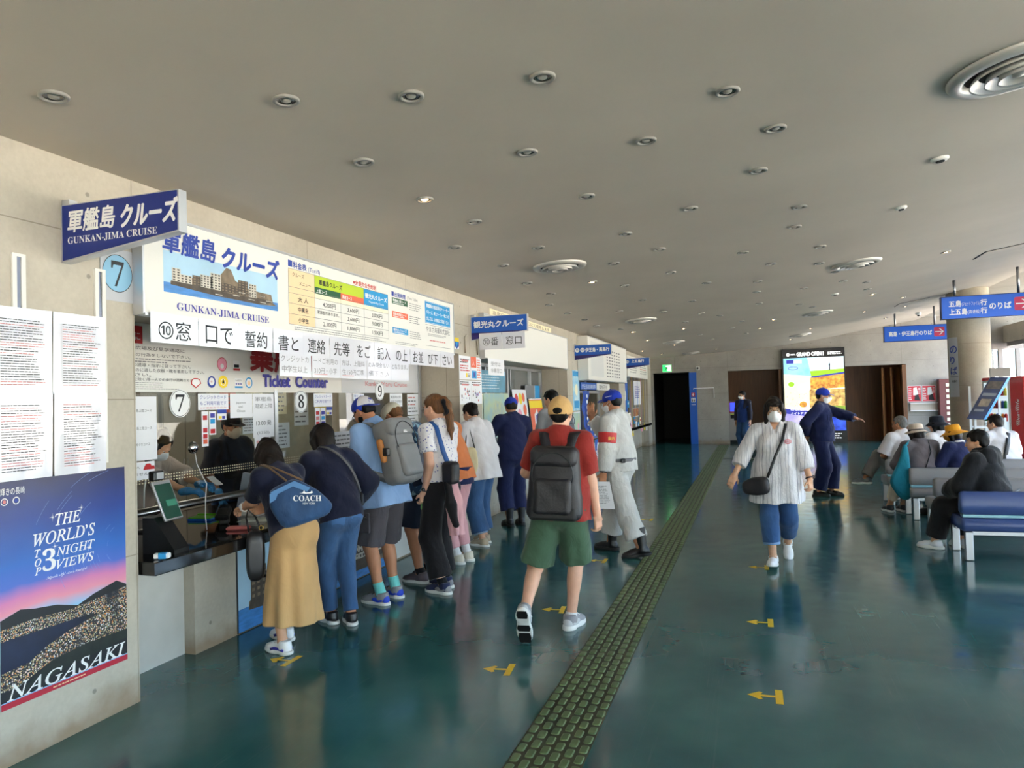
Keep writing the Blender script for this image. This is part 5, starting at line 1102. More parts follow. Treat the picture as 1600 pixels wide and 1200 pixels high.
poster('banner_poster', wall_frame(WX + 0.004, 14.42, 0.92), 0.6, 0.50, 'pale photo poster below the light blue banner on the third pier', lambda q, F: (q.quad(F, 0.02, 0.02, 0.58, 0.48, 0.003, M_MAPS), q.disc(F, 0.4, 0.2, 0.07, h=0.0034, mt=M_PINK)))
M_CLOTH = mat('blue_banner_cloth', (30, 92, 196), 0.6, noise=0.3, nscale=5, col2=(16, 50, 140))
q = MB(M_CLOTH); vs_ = []; n = 14
for i in range(n):
    z = 1.85 - 1.03 * i / (n - 1); k = max(0, (i - 8) / 5.0)
    for a in (0, 1): vs_.append((-3.42 + 0.02 * math.sin(i * 1.1 + a) + 0.08 * k, 15.25 + 0.62 * a + 0.75 * k * k, z))
q.add(vs_, [(2 * i, 2 * i + 1, 2 * i + 3, 2 * i + 2) for i in range(n - 1)], M_CLOTH, True)
for i in range(8): F = wall_frame(-3.385 + 0.09 * max(0, (i - 5) / 3), 15.33 + 0.8 * (max(0, (i - 4) / 4.0)) ** 2, 1.74 - 0.12 * i); q.disc(F, 0.22, 0, 0.07, 0.04, 0.0, M_LET, 10)
one('hanging_banner', q, 'long blue cloth banner curling down onto the third counter', 'banner')
q = MB(M_LET); F = wall_frame(-3.315, 15.9, 0.32); q.plate(F, 0, 0, 0.62, 0.46, 0, 0.004, M_LET); q.quad(F, 0, 0.22, 0.62, 0.46, 0.005, M_BLUE); q.disc(F, 0.32, 0.25, 0.14, h=0.006, mt=M_LET); q.disc(F, 0.28, 0.22, 0.06, h=0.007, mt=M_REDINK); greek(q, F, 0.08, 0.02, 0.55, 0.18, 4, M_INDIGO, rng, 0.4, 0.006)
one('counter_flag', q, 'blue and white paper flag hanging from the third counter edge', 'flag')
for x, y, w_, h_, m2, lb in ((-3.5, 17.9, 0.5, 0.16, M_YEL, 'yellow box on the third counter behind the raised hand'), (-3.55, 16.95, 0.16, 0.28, M_LET, 'white carton on the third counter, left one'), (-3.55, 17.3, 0.14, 0.32, mat('carton_brown', (150, 110, 70), 0.6), 'brown bottle carton on the third counter')):
    q = MB(m2); q.box((0, 0, h_ / 2), (0.26, w_, h_), bev=0.008); q.box((0.132, 0, h_ * 0.55), (0.003, w_ * 0.7, h_ * 0.35), M_CREAM if m2 is not M_LET else M_PINK); o = tag(q.obj('goods_box'), lb, 'box', 'boxes on the third counter'); o.location = (x, y, 0.80)
t = thing('sliding_window', 'aluminium window front behind the third counter', 'window', (GX, 17.4, 0.8)); o_ = (GX, 17.4, 0.8); q = MB(M_ALU)
for y in (15.2, 16.6, 18.0, 19.6): q.box((GX, y, 1.54), (0.05, 0.06, 1.46))
q.box((GX, 17.4, 1.85), (0.05, 4.6, 0.06)); q.obj('window_frame', t, org=o_); q = MB(M_GLASS); q.box((GX, 17.4, 1.54), (0.006, 4.6, 1.46)); q.obj('glass_pane', t, org=o_)
t = thing('blank_board', 'small far white board with faint print above the fourth counter', 'board', (WX, 23.1, 2.3)); o_ = (WX, 23.1, 2.3); F = wall_frame(WX + 0.07, 0, 0); q = MB(M_WHITE); q.plate(F, 21.0, 2.29, 25.15, 2.9, -0.068, 0, M_WHITE); q.obj('board', t, org=o_); q = MB(M_GREYINK); greek(q, F, 21.4, 2.4, 23.0, 2.8, 6, M_GREYINK, rng, 0.3, 0.001); greek(q, F, 23.4, 2.4, 24.9, 2.8, 6, M_GREYINK, rng, 0.3, 0.001, M_REDINK); q.obj('print', t, org=o_)
poster('far_notice', wall_frame(-3.5, 22.9, 1.45), 1.5, 0.75, 'white framed notice under the far white board', lambda q, F: greek(q, F, 0.2, 0.2, 1.3, 0.6, 6, M_INDIGO, rng, 0.5, 0.003), 'notice')
poster('far_notice', wall_frame(-3.5, 20.95, 1.25), 0.7, 0.9, 'dark blue poster at the left of the far counter front', lambda q, F: (q.quad(F, 0.02, 0.02, 0.68, 0.88, 0.0026, M_BLUE), q.disc(F, 0.3, 0.5, 0.15, h=0.003, mt=M_LET)), 'notice')
poster('far_notice', wall_frame(-3.5, 22.6, 1.08), 1.2, 0.28, 'orange food photo under the white framed far notice', lambda q, F: q.quad(F, 0.02, 0.02, 1.18, 0.26, 0.003, mat('printed_food', (196, 120, 60), 0.5, noise=0.5, nscale=8)), 'notice')
rc = [(21.0, 1.5), (21.25, 1.15), (21.5, 0.9), (21.75, 0.65), (22.1, 1.0), (22.45, 0.85), (22.9, 0.82), (23.3, 0.95), (23.6, 0.70), (24.2, 0.72), (21.3, 0.45), (24.7, 0.68)]
for i, (y, z) in enumerate(rc):
    q = MB((M_CYAN, M_CREAM, M_PINK, M_YEL, M_CYAN, M_LET)[i % 6]); q.box((0, 0, 0), (0.012, 0.26, 0.2)); q.box((0.008, 0, 0.02), (0.004, 0.16, 0.06), (M_LET, M_ORNG, M_LET)[i % 3]); q.tube([(0, 0, 0.08), (0, 0, 2.3 - z)], 0.004, n=5); o = tag(q.obj('hanging_card'), 'small coloured card hung at the far counter, %s of twelve from the left' % ORD[sorted(range(12), key=lambda k: rc[k][0]).index(i)], 'card', 'coloured cards at the far counter'); o.location = (-3.385, y, z)

# ---------------------------------------------------------------- back wall fittings
M_EXIT = mat('exit_green', (30, 200, 80), 0.4, emit=1.6)
t = thing('exit_lamp', 'green emergency exit lamp above the dark passage', 'exit sign', (-2.84, BACK, 2.55)); F = front_frame(0, -0.06, 0); q = MB(M_WHITE); q.plate(F, -0.16, 0, 0.16, 0.26, -0.06, 0, M_WHITE); q.obj('case', t); q = MB(M_EXIT); q.quad(F, -0.15, 0.01, 0.15, 0.25, 0.002); q.obj('panel', t)
q = MB(mat('exit_white', (240, 255, 240), 0.4, emit=1.6)); q.quad(F, 0.0, 0.04, 0.13, 0.23, 0.003); q.obj('doorway_mark', t); q = MB(M_EXIT); q.disc(F, -0.02, 0.2, 0.02, h=0.004, mt=MATS['exit_white']); q.poly(F, [(-0.09, 0.06), (-0.05, 0.05), (0.0, 0.12), (0.05, 0.06), (0.07, 0.07), (0.02, 0.15), (0.06, 0.16), (-0.0, 0.19), (-0.06, 0.17), (-0.09, 0.12), (-0.05, 0.14), (-0.03, 0.12)], 0.0045, mat('exit_dark', (20, 90, 40), 0.5)); q.obj('running_figure', t)
t = thing('wall_camera', 'small white camera box on the wall right of the exit lamp', 'camera', (-1.79, BACK, 2.58)); q = MB(M_WHITE); q.box((0, -0.03, 0.06), (0.14, 0.06, 0.13), bev=0.01); q.obj('case', t); q = MB(M_DARK); q.lathe([(0.035, 0), (0.03, 0.012), (0, 0.014)], (0, -0.06, 0.065), axis=(0, -1, 0)); q.obj('lens', t)
t = thing('toilet_sign', 'tall blue toilet direction panel beside the dark passage', 'sign', (-1.97, BACK, 0)); F = front_frame(0, -0.05, 0); q = MB(M_BLUE); q.plate(F, -0.125, 0.0, 0.125, 2.5, -0.045, 0, M_BLUE); q.obj('panel', t)
q = MB(M_REDINK); q.slab(F, [(-0.06 + 0, 1.655), (0.06, 1.655), (0.06, 1.795), (-0.06, 1.795)], 0, 0.002, M_REDINK); q.poly(F, [(-0.015, 1.67), (0.015, 1.67), (0.015, 1.73), (0.045, 1.71), (0.0, 1.785), (-0.045, 1.71), (-0.015, 1.73)], 0.003, M_LET); q.obj('arrow_mark', t)
q = MB(M_LET); q.quad(F, -0.07, 1.46, 0.07, 1.61, 0.002, M_LET)
for a in (-0.032, 0.032): q.disc(F, a, 1.58, 0.013, h=0.003, mt=M_INK); q.poly(F, [(a - 0.022, 1.48), (a + 0.022, 1.48), (a + 0.012, 1.56), (a - 0.012, 1.56)], 0.003, M_INK)
q.text(F, '化粧室', -0.07, 1.36, 0.05, w=0.14, hgt=0.05, h=0.002); q.obj('toilet_mark', t)
q = MB(M_LET); q.tube([(-1.95, BACK - 0.07, 1.90), (-1.95, BACK - 0.07, 1.945), (-1.27, BACK - 0.03, 1.945), (-1.27, BACK - 0.03, 1.6)], 0.012); q.tube([(-1.27, BACK - 0.03, 1.61), (-1.27, BACK, 1.61)], 0.012); one('wall_rail', q, 'thin white bent pipe on the back wall right of the blue panel', 'pipe')
t = thing('ticket_kiosk', 'grey ticket machine with blue screen in the left brown vestibule', 'machine', (-0.55, BACK + 0.45, 0)); q = MB(mat('kiosk_grey', (150, 140, 134), 0.5)); q.box((0, 0, 0.78), (0.56, 0.4, 1.36), bev=0.01); q.obj('body', t); q = MB(M_DARK); q.box((0, 0, 0.05), (0.5, 0.36, 0.1)); q.obj('plinth', t)
F = front_frame(0, -0.203, 0); q = MB(mat('kiosk_red_trim', (150, 50, 40), 0.4)); q.plate(F, -0.24, 1.06, 0.24, 1.44, 0, 0.006, None); q.obj('screen_frame', t); q = MB(mat('kiosk_blue_screen', (40, 60, 200), 0.2, emit=0.8)); q.quad(F, -0.21, 1.1, 0.2, 1.41, 0.008); q.obj('screen', t); q = MB(M_DARK); q.quad(F, -0.2, 0.86, 0.1, 0.98, 0.002); q.quad(F, -0.2, 0.995, 0.06, 1.02, 0.003, M_LIME); q.obj('slot', t)

# lit advertisement panel
t = thing('lit_advertisement', 'tall glowing advertisement panel headed GRAND OPEN on the back wall', 'advertisement', (1.95, BACK, 0)); F = front_frame(0, -0.14, 0)
q = MB(mat('black_ad_frame', (16, 16, 18), 0.25)); q.plate(F, -0.965, 0.0, 0.965, 3.15, -0.14, 0, None); q.obj('case', t)
def em(n, c, e=1.0, **k): return mat(n, c, 0.3, emit=e, **k)
def em_noise(n, c1, c2, sc_, e=1.0, stretch=None):
    m = mat(n, c1, 0.3, noise=0.3, nscale=sc_, col2=c2, emit=e, stretch=stretch); nt = m.node_tree; bs = nt.nodes['Principled BSDF']; l = bs.inputs['Base Color'].links[0].from_socket; nt.links.new(l, bs.inputs['Emission Color']); return m
EK = 0.42
q = MB(em('ad_white', (250, 250, 250), EK)); AW = q.mats[0]
a0, a1, z0, z1 = -0.93, 0.93, 0.42, 2.85; W_ = a1 - a0; H_ = z1 - z0
X = lambda u: a0 + W_ * u; Y = lambda v: z0 + H_ * v
q.quad(F, a0, z0, a1, z1, 0.002, em('ad_cream', (250, 240, 200), EK))
q.poly(F, [(X(0), Y(0.78)), (X(0.46), Y(0.745)), (X(0.40), Y(1)), (X(0), Y(1))], 0.003, em_noise('ad_sea', (110, 196, 232), (176, 226, 244), 2.0, EK))
q.poly(F, [(X(0.46), Y(0.745)), (X(1), Y(0.78)), (X(1), Y(1)), (X(0.40), Y(1))], 0.003, em_noise('ad_sky', (190, 226, 244), (236, 246, 250), 1.5, EK))
q.poly(F, [(X(0.46), Y(0.74)), (X(1), Y(0.79)), (X(1), Y(0.835)), (X(0.44), Y(0.815))], 0.0035, em('ad_grass', (150, 200, 40), EK)); q.poly(F, [(X(0.45), Y(0.72)), (X(1), Y(0.765)), (X(1), Y(0.79)), (X(0.46), Y(0.74))], 0.004, em('ad_indigo', (50, 56, 160), EK))
q.poly(F, [(X(0.44), Y(0.56)), (X(1), Y(0.58)), (X(1), Y(0.765)), (X(0.44), Y(0.72))], 0.0036, em_noise('ad_food', (240, 190, 80), (176, 96, 40), 9, EK)); q.quad(F, X(0.42), Y(0.2), X(1), Y(0.56), 0.0036, em_noise('ad_grill', (236, 206, 120), (140, 80, 40), 7, EK)); q.poly(F, [(X(0.6), Y(0.2)), (X(1), Y(0.2)), (X(1), Y(0.33)), (X(0.66), Y(0.34))], 0.004, em_noise('ad_leaf', (150, 180, 60), (90, 110, 40), 6, EK))
q.poly(F, [(X(0), Y(0.0)), (X(0.55), Y(0.0)), (X(0.42), Y(0.26)), (X(0), Y(0.31))], 0.004, em_noise('ad_violet', (150, 136, 216), (216, 206, 246), 2.5, EK)); q.poly(F, [(X(0), Y(0.24)), (X(0.44), Y(0.19)), (X(0.43), Y(0.27)), (X(0), Y(0.31))], 0.0045, MATS['ad_indigo']); q.poly(F, [(X(0.5), Y(0.0)), (X(1), Y(0.0)), (X(1), Y(0.2)), (X(0.45), Y(0.2))], 0.0042, em_noise('ad_night', (60, 96, 226), (30, 44, 140), 5, EK))
for u, v, r, m2 in ((0.12, 0.64, 0.10, 'ad_grass'), (0.33, 0.58, 0.16, 'ad_sky'), (0.31, 0.36, 0.12, 'ad_food')): q.disc(F, X(u), Y(v), r * 1.2, r, 0.0045, AW); q.disc(F, X(u), Y(v), r, r * 0.85, 0.005, MATS[m2])
q.disc(F, X(0.16), Y(0.86), 0.16, 0.06, 0.0045, MATS['ad_indigo']); q.disc(F, X(0.16), Y(0.86), 0.14, 0.045, 0.005, MATS['ad_sea'])
for u in (0.05, 0.17): q.quad(F, X(u), Y(0.925), X(u + 0.14), Y(0.975), 0.0045, MATS['ad_indigo' if u < .1 else 'ad_sky'])
q.poly(F, [(X(0.755), Y(0.82)), (X(0.775), Y(0.82)), (X(0.775), Y(0.87)), (X(0.78), Y(0.90)), (X(0.765), Y(0.925)), (X(0.75), Y(0.90))], 0.005, em('ad_dark', (60, 60, 70), 0.1))
rr = random.Random(4)
for i in range(46): q.disc(F, X(0.03 + 0.36 * rr.random()), Y(0.30 + 0.24 * rr.random()), 0.012, h=0.0048, mt=MATS[('ad_sea', 'ad_food', 'ad_indigo')[i % 3]], n=6)
q.obj('lit_picture', t)
q = MB(AW); q.text(F, 'GRAND OPEN !', -0.5, 2.915, 0.1, w=0.82, mt=AW, hgt=0.115, h=0.003, fat=0.06); q.disc(F, -0.78, 2.97, 0.055, h=0.003, mt=AW); q.text(F, 'T', -0.8, 2.94, 0.05, mt=MATS['black_ad_frame'], hgt=0.06, h=0.004, fat=0.03); greek(q, F, -0.7, 2.94, -0.53, 3.0, 2, AW, rr, 0.5, 0.003); greek(q, F, 0.45, 2.92, 0.88, 3.03, 2, AW, rr, 0.5, 0.003)
for z in (0.15, 0.22, 0.29): greek(q, F, -0.1, z, 0.85, z + 0.05, 1, AW, rr, 0.5, 0.003)
q.text(F, 'の夜最上階！', -0.75, 1.10, 0.1, w=0.75, mt=AW, hgt=0.09, h=0.007, fat=0.03); q.text(F, 'ナイトアクティブ', -0.75, 0.97, 0.1, w=0.8, mt=AW, hgt=0.08, h=0.007, fat=0.03); q.obj('lettering', t)

# posters and rack right of the brown vestibule
def redp(q, F):
    q.quad(F, 0.01, 0.01, 0.375, 0.5, 0.003, mat('printed_bright_red', (206, 30, 50), 0.4)); q.poly(F, [(0.15, 0.2), (0.3, 0.22), (0.26, 0.46), (0.16, 0.44)], 0.004, M_LET); q.poly(F, [(0.18, 0.05), (0.34, 0.03), (0.3, 0.24), (0.2, 0.2)], 0.0045, M_INK); greek(q, F, 0.02, 0.05, 0.13, 0.45, 7, M_LET, rng, 0.4, 0.004); greek(q, F, 0.3, 0.25, 0.36, 0.45, 5, M_LET, rng, 0.4, 0.004)
for x, lb in ((4.75, 'red poster on the back wall, left of the pair by the vestibule'), (5.16, 'red poster on the back wall, right of the pair by the column')): poster('red_poster', front_frame(x, BACK - 0.004, 1.30), 0.385, 0.51, lb, redp, 'poster', 'pair of red posters')
t = thing('wall_shelf', 'white wall shelf under the pair of red posters', 'shelf', (5.2, BACK, 0.95)); q = MB(M_LET); q.box((0, -0.08, 0.30), (0.85, 0.16, 0.02)); q.obj('shelf_board', t); q = MB(M_LET); q.box((0, -0.08, 0.06), (0.85, 0.16, 0.02)); q.obj('shelf_board', t); q = MB(M_CEIL); q.box((0.0, -0.04, 0.18), (0.8, 0.03, 0.22)); q.obj('bracket', t)
t = thing('leaflet_rack', 'dark red leaflet rack beside the round column', 'rack', (5.78, BACK - 0.2, 0)); q = MB(mat('rack_dark_red', (96, 26, 26), 0.4)); q.box((0, 0, 1.0), (0.42, 0.3, 1.98), bev=0.01); q.obj('body', t)
for i in range(8):
    q = MB(M_CREAM); q.box((0.08, -0.16, 0.55 + 0.18 * i), (0.2, 0.02, 0.10)); q.obj('leaflet', t)
t = thing('column_banner', 'vertical pale banner with blue characters on the round column', 'banner', (4.17, 18.5, 0)); q = MB(mat('pale_grey_banner', (190, 194, 200), 0.6))
rads = [math.radians(188 + 38 * i / 7) for i in range(8)]; q.add([(4.56 + 0.415 * math.cos(a) - 4.17, 0.415 * math.sin(a), z) for a in rads for z in (1.5, 2.80)], [(2 * i, 2 * i + 2, 2 * i + 3, 2 * i + 1) for i in range(7)], None, True); q.obj('sheet', t)
am = math.radians(214); F = Frame((4.56 + 0.43 * math.cos(am) - 4.17, 0.43 * math.sin(am), 0), (-math.sin(am), math.cos(am), 0), (0, 0, 1)); q = MB(M_BLUEINK)
for z, a in ((2.46, 'の'), (2.23, 'り'), (2.0, 'ば')): q.text(F, a, -0.09, z, 0.1, mt=M_BLUEINK, hgt=0.16, h=0.004, fat=0.02)
q.quad(F, -0.1, 1.94, 0.1, 1.946, 0.004, M_INK); q.text(F, '高島行', -0.06, 1.82, 0.05, w=0.13, mt=M_INK, hgt=0.05, h=0.004, fat=0.02); q.obj('lettering', t)

# hanging direction signs
def hang_sign(x, y, w, h, z, rods, lb, draw):
    t = thing('hanging_sign', lb, 'sign', (x, y, z), 0, 'blue hanging direction signs'); F = front_frame(0, -0.06, 0)
    q = MB(mat('sign_side_navy', (28, 40, 96), 0.4)); q.plate(F, 0, 0, w, h, -0.12, 0, MATS['sign_side_navy']); q.obj('box_body', t)
    q = MB(mat('hanging_sign_blue', (28, 104, 222), 0.35)); q.quad(F, 0.012, 0.012, w - 0.012, h - 0.012, 0.002); q.obj('face', t)
    q = MB(M_LET); draw(q, F); q.obj('lettering', t)
    for r in rods: q = MB(M_STEEL); q.tube([(r, 0, h), (r, 0, ceil_z(x + r) - z)], 0.024, n=12); q.obj('rod', t)
    return t
M_RED = mat('red_arrow_square', (206, 44, 84), 0.4)
def arrow_sq(q, F, a, b, s_):
    r = s_ * 0.08; q.slab(F, [(a + r, b), (a + s_ - r, b), (a + s_, b + r), (a + s_, b + s_ - r), (a + s_ - r, b + s_), (a + r, b + s_), (a, b + s_ - r), (a, b + r)], 0.003, 0.004, M_RED)
    P_ = lambda u, v: (a + s_ * u, b + s_ * v)
    q.poly(F, [P_(0.1, 0.46), P_(0.75, 0.46), P_(0.75, 0.54), P_(0.1, 0.54)], 0.006, M_LET); q.poly(F, [P_(0.92, 0.5), P_(0.58, 0.84), P_(0.46, 0.84), P_(0.80, 0.5)], 0.006, M_LET); q.poly(F, [P_(0.92, 0.5), P_(0.80, 0.5), P_(0.46, 0.16), P_(0.58, 0.16)], 0.006, M_LET)
def hA(q, F):
    for z, a, b2 in ((0.235, '五島', '(ジェットフォイル)'), (0.085, '上五島', '(高速船)')):
        q.text(F, a, 0.13, z, 0.1, w=0.2 if len(a) == 2 else 0.29, hgt=0.11, h=0.004, fat=0.03); q.text(F, b2, 0.34 if len(a) == 2 else 0.43, z + 0.005, 0.1, w=0.29 if len(a) == 2 else 0.2, hgt=0.085, h=0.004); q.text(F, '行', 0.64, z, 0.1, w=0.1, hgt=0.11, h=0.004, fat=0.03)
    q.text(F, 'のりば', 0.78, 0.155, 0.1, w=0.34, hgt=0.115, h=0.004, fat=0.03); arrow_sq(q, F, 1.17, 0.10, 0.24)
hang_sign(3.38, 15.5, 1.5, 0.42, 2.965, (0.24, 1.26), 'larger nearer blue hanging sign with two lines and red arrow', hA)
hang_sign(3.34, 21.5, 1.49, 0.405, 2.955, (0.28, 1.2), 'smaller farther blue hanging sign with one line and red arrow', lambda q, F: (q.text(F, '高島・伊王島行のりば', 0.12, 0.15, 0.1, w=1.0, hgt=0.12, h=0.004, fat=0.03), arrow_sq(q, F, 1.17, 0.09, 0.24)))

# vending machine and slanted display
t = thing('vending_machine', 'red drinks vending machine beside the window right of the slanted display', 'vending machine', (4.93, 16.75, 0), math.radians(-62)); F = front_frame(0, -0.35, 0)
q = MB(mat('vending_red', (206, 20, 30), 0.25, coat=0.5)); q.box((0, 0, 0.96), (1.0, 0.7, 1.84), bev=0.02); q.obj('cabinet', t); q = MB(M_DARK); q.box((0, 0, 0.02), (0.94, 0.64, 0.04)); q.obj('plinth', t)
q = MB(M_WHITE); q.plate(F, -0.47, 0.2, 0.18, 1.82, 0, 0.01, M_WHITE); q.obj('window_surround', t); q = MB(mat('vending_window', (200, 216, 226), 0.2, emit=0.4)); q.quad(F, -0.43, 0.75, 0.14, 1.78, 0.012); q.obj('display_window', t)
for r in range(3):
    for c in range(8):
        q = MB(mat('can_%d' % ((r * 3 + c) % 5), ((70, 150, 60), (220, 120, 40), (200, 40, 40), (230, 210, 80), (60, 90, 170))[(r * 3 + c) % 5], 0.3)); q.lathe([(0.0, 0), (0.027, 0), (0.027, 0.12), (0.018, 0.15), (0, 0.15)], (-0.38 + 0.068 * c, -0.378, 1.02 + 0.25 * r), n=10); q.obj('drink_can', t)
q = MB(mat('vending_panel', (60, 66, 86), 0.3)); q.quad(F, -0.43, 0.24, 0.14, 0.72, 0.012); q.quad(F, -0.1, 0.5, 0.05, 0.62, 0.014, M_REDINK); q.quad(F, -0.38, 0.52, -0.3, 0.62, 0.014, M_REDINK); q.obj('control_panel', t)
q = MB(M_LET); F2 = Frame((0.40, -0.352, 0.85), (0, 0, 1), (-1, 0, 0)); q.text(F2, '𝒞𝑜𝒸𝒶-𝒞𝑜𝓁𝒶', 0.1, 0.02, 0.12, w=0.5, hgt=0.09, h=0.003); q.obj('lettering', t)
t = thing('slanted_display', 'slanted dark blue display board on white legs before the column', 'display board', (4.18, 15.6, 0)); q = MB(mat('display_navy', (32, 48, 92), 0.35, noise=0.3, nscale=3, col2=(26, 28, 44)))
ang = math.radians(30); U_ = Vector((0.88, -0.475, 0)).normalized(); 
Vd = Vector((0.42, 0.0, 0.9)); 
O_ = Vector((-0.42, 0.0, 1.12)); Uv = Vector((0.27, -0.02, -0.02)); Vv = Vector((0.44, 0.1, 0.76)); nn_ = Uv.cross(Vv).normalized() * 0.04
c4 = [O_, O_ + Uv, O_ + Uv + Vv, O_ + Vv]; vs_ = c4 + [p - nn_ for p in c4]; q.add(vs_, [(0, 1, 2, 3), (7, 6, 5, 4), (0, 4, 5, 1), (2, 6, 7, 3), (3, 7, 4, 0)]); q.obj('board', t)
q = MB(mat('display_edge_blue', (70, 150, 236), 0.3)); e0, e1 = O_ + Uv, O_ + Uv + Vv; q.add([e0, e0 + Vector((0.05, 0.03, 0.0)), e1 + Vector((0.05, 0.03, 0)), e1, e0 - nn_, e0 - nn_ + Vector((0.05, 0.03, 0.0)), e1 - nn_ + Vector((0.05, 0.03, 0)), e1 - nn_], [(0, 1, 2, 3), (7, 6, 5, 4), (1, 5, 6, 2), (0, 4, 5, 1), (3, 2, 6, 7)]); q.obj('edge_trim', t)
q = MB(M_PAPER); P_ = lambda u, v: O_ + Uv * u + Vv * v + nn_ * 0.06
for u0, v0, u1, v1, m2 in ((0.1, 0.55, 0.9, 0.62, M_GREYINK), (0.2, 0.30, 0.8, 0.48, M_ROCKP), (0.15, 0.18, 0.7, 0.24, M_GREYINK), (0.1, 0.72, 0.9, 0.9, M_ROCKD)): q.add([P_(u0, v0), P_(u1, v0), P_(u1, v1), P_(u0, v1)], [(0, 1, 2, 3)], m2)
q.obj('print', t); q = MB(mat('display_top_card', (150, 140, 130), 0.5)); q.box(O_ + Vv + Vector((0.15, 0.0, 0.08)), (0.32, 0.04, 0.16)); q.obj('header_card', t)
for x, y in ((-0.26, 0.1), (0.22, 0.1), (-0.26, 0.4), (0.22, 0.4)):
    q = MB(M_LET); q.box((x, y, 0.56 + 0.3 * (y > .2)), (0.035, 0.035, 1.12 + 0.6 * (y > .2))); q.obj('leg', t)
for z in (0.25, 0.95):
    q = MB(M_LET); q.box((-0.02, 0.1, z), (0.5, 0.03, 0.03)); q.box((-0.02, 0.4, z), (0.5, 0.03, 0.03)); q.obj('crossbar', t)

# ---------------------------------------------------------------- benches
M_BBLUE = mat('blue_vinyl', (66, 86, 140), 0.32, bump=0.04, bscale=120)
M_BGREY = mat('grey_vinyl', (150, 146, 146), 0.36, bump=0.04, bscale=120)
M_STRIPE = mat('pale_blue_strip', (150, 196, 208), 0.4)
def bench(x0, x1, y, m2, lb, ytop=0.67):
    """a waiting bench: its sitters face away from the camera"""
    t = thing('waiting_bench', lb, 'bench', ((x0 + x1) / 2, y, 0), 0, 'waiting benches in rows'); w = x1 - x0
    def roll(name, prof):
        rings = []
        for x, s_ in ((-w / 2, 0.86), (-w / 2 + 0.012, 0.96), (-w / 2 + 0.035, 1.0), (w / 2 - 0.035, 1.0), (w / 2 - 0.012, 0.96), (w / 2, 0.86)):
            cy = sum(p[0] for p in prof) / len(prof); cz = sum(p[1] for p in prof) / len(prof); rings.append([(x, cy + (p[0] - cy) * s_, cz + (p[1] - cz) * s_) for p in prof])
        q = MB(m2); q.loft(rings, m2); return q.obj(name, t)
    roll('backrest', [(-0.02, 0.455), (-0.005, 0.45), (0.08, 0.45), (0.10, 0.47), (0.085, 0.62), (0.07, 0.66), (0.035, 0.672), (0.0, 0.66), (-0.018, 0.63), (-0.022, 0.54)])
    roll('seat', [(-0.03, 0.30), (-0.01, 0.285), (0.52, 0.285), (0.555, 0.31), (0.56, 0.36), (0.53, 0.40), (0.30, 0.415), (0.02, 0.42), (-0.025, 0.40), (-0.035, 0.35)])
    q = MB(M_STRIPE); q.box((0, 0.02, 0.435), (w - 0.02, 0.085, 0.028), bev=0.004); q.obj('strip', t)
    q = MB(M_STEEL); q.box((0, 0.06, 0.262), (w - 0.08, 0.06, 0.045), bev=0.005); q.box((0, 0.44, 0.262), (w - 0.08, 0.05, 0.045), bev=0.005); q.obj('frame', t)
    for xx in (-w / 2 + 0.06, w / 2 - 0.06):
        for yy in (0.0, 0.5):
            q = MB(M_STEEL); q.box((xx, yy, 0.142), (0.075, 0.045, 0.284), bev=0.008); q.obj('leg', t)
    return t
bench(1.90, 3.75, 8.24, M_BBLUE, 'dark blue vinyl bench, nearest to the camera')
bench(1.93, 3.8, 9.47, M_BGREY, 'grey vinyl bench directly behind the dark blue bench')
bench(1.90, 4.2, 10.68, M_BGREY, 'grey vinyl bench, third from the camera, with the hatted sitters')
bench(1.83, 4.4, 12.0, M_BGREY, 'grey vinyl bench farthest from the camera, with the grey haired man')

# ---------------------------------------------------------------- people: skeleton, body, clothes
def RX(a): a = math.radians(a); c, s = math.cos(a), math.sin(a); return np.array([[1, 0, 0], [0, c, s], [0, -s, c]], np.float32)      # + leans forward (+y)
def RY(a): a = math.radians(a); c, s = math.cos(a), math.sin(a); return np.array([[c, 0, s], [0, 1, 0], [-s, 0, c]], np.float32)      # + leans to the right (+x)
def RZ(a): a = math.radians(a); c, s = math.cos(a), math.sin(a); return np.array([[c, -s, 0], [s, c, 0], [0, 0, 1]], np.float32)      # + turns to the left
def skin_mat(name, c):
    m = mat(name, c, 0.5, noise=0.10, nscale=14, bump=0.06, bscale=90, spec=0.35); m.node_tree.nodes['Principled BSDF'].inputs['Subsurface Weight'].default_value = 0.08
    m.node_tree.nodes['Principled BSDF'].inputs['Subsurface Radius'].default_value = (0.012, 0.005, 0.003); return m
SKIN = {'fair': skin_mat('skin_fair', (222, 172, 146)), 'light': skin_mat('skin_light', (214, 164, 132)), 'tan': skin_mat('skin_tan', (188, 132, 100)), 'ruddy': skin_mat('skin_ruddy', (206, 150, 122))}
def hair_mat(name, c, c2): return mat(name, c, 0.5, noise=0.5, nscale=9, col2=c2, stretch=(14, 14, 1.2), bump=0.35, bscale=14, spec=0.2)
HAIR = {'black': hair_mat('black_hair', (22, 19, 18), (11, 10, 10)), 'dark': hair_mat('dark_brown_hair', (36, 26, 21), (18, 13, 11)), 'brown': hair_mat('brown_hair', (128, 88, 56), (82, 54, 34)), 'grey': hair_mat('grey_hair', (132, 128, 124), (74, 72, 70))}
M_EYEW = mat('eye_white', (196, 188, 182), 0.25); M_IRIS = mat('dark_iris', (38, 26, 20), 0.2); M_LIP = mat('lips', (176, 98, 90), 0.45); M_MASK = mat('white_face_mask', (240, 240, 242), 0.7); M_WIRE = mat('dark_glasses_rim', (40, 38, 40), 0.3, 0.4)
def cloth(name, c, rough=0.85, noise=0.12, nscale=5, bump=0.55, bscale=9, **k):
    k.setdefault('bdist', .03); k.setdefault('stretch', (1, 1, .6)); return mat(name, c, rough, noise=noise, nscale=nscale, bump=bump, bscale=bscale, spec=0.25, sheen=0.15, **k)

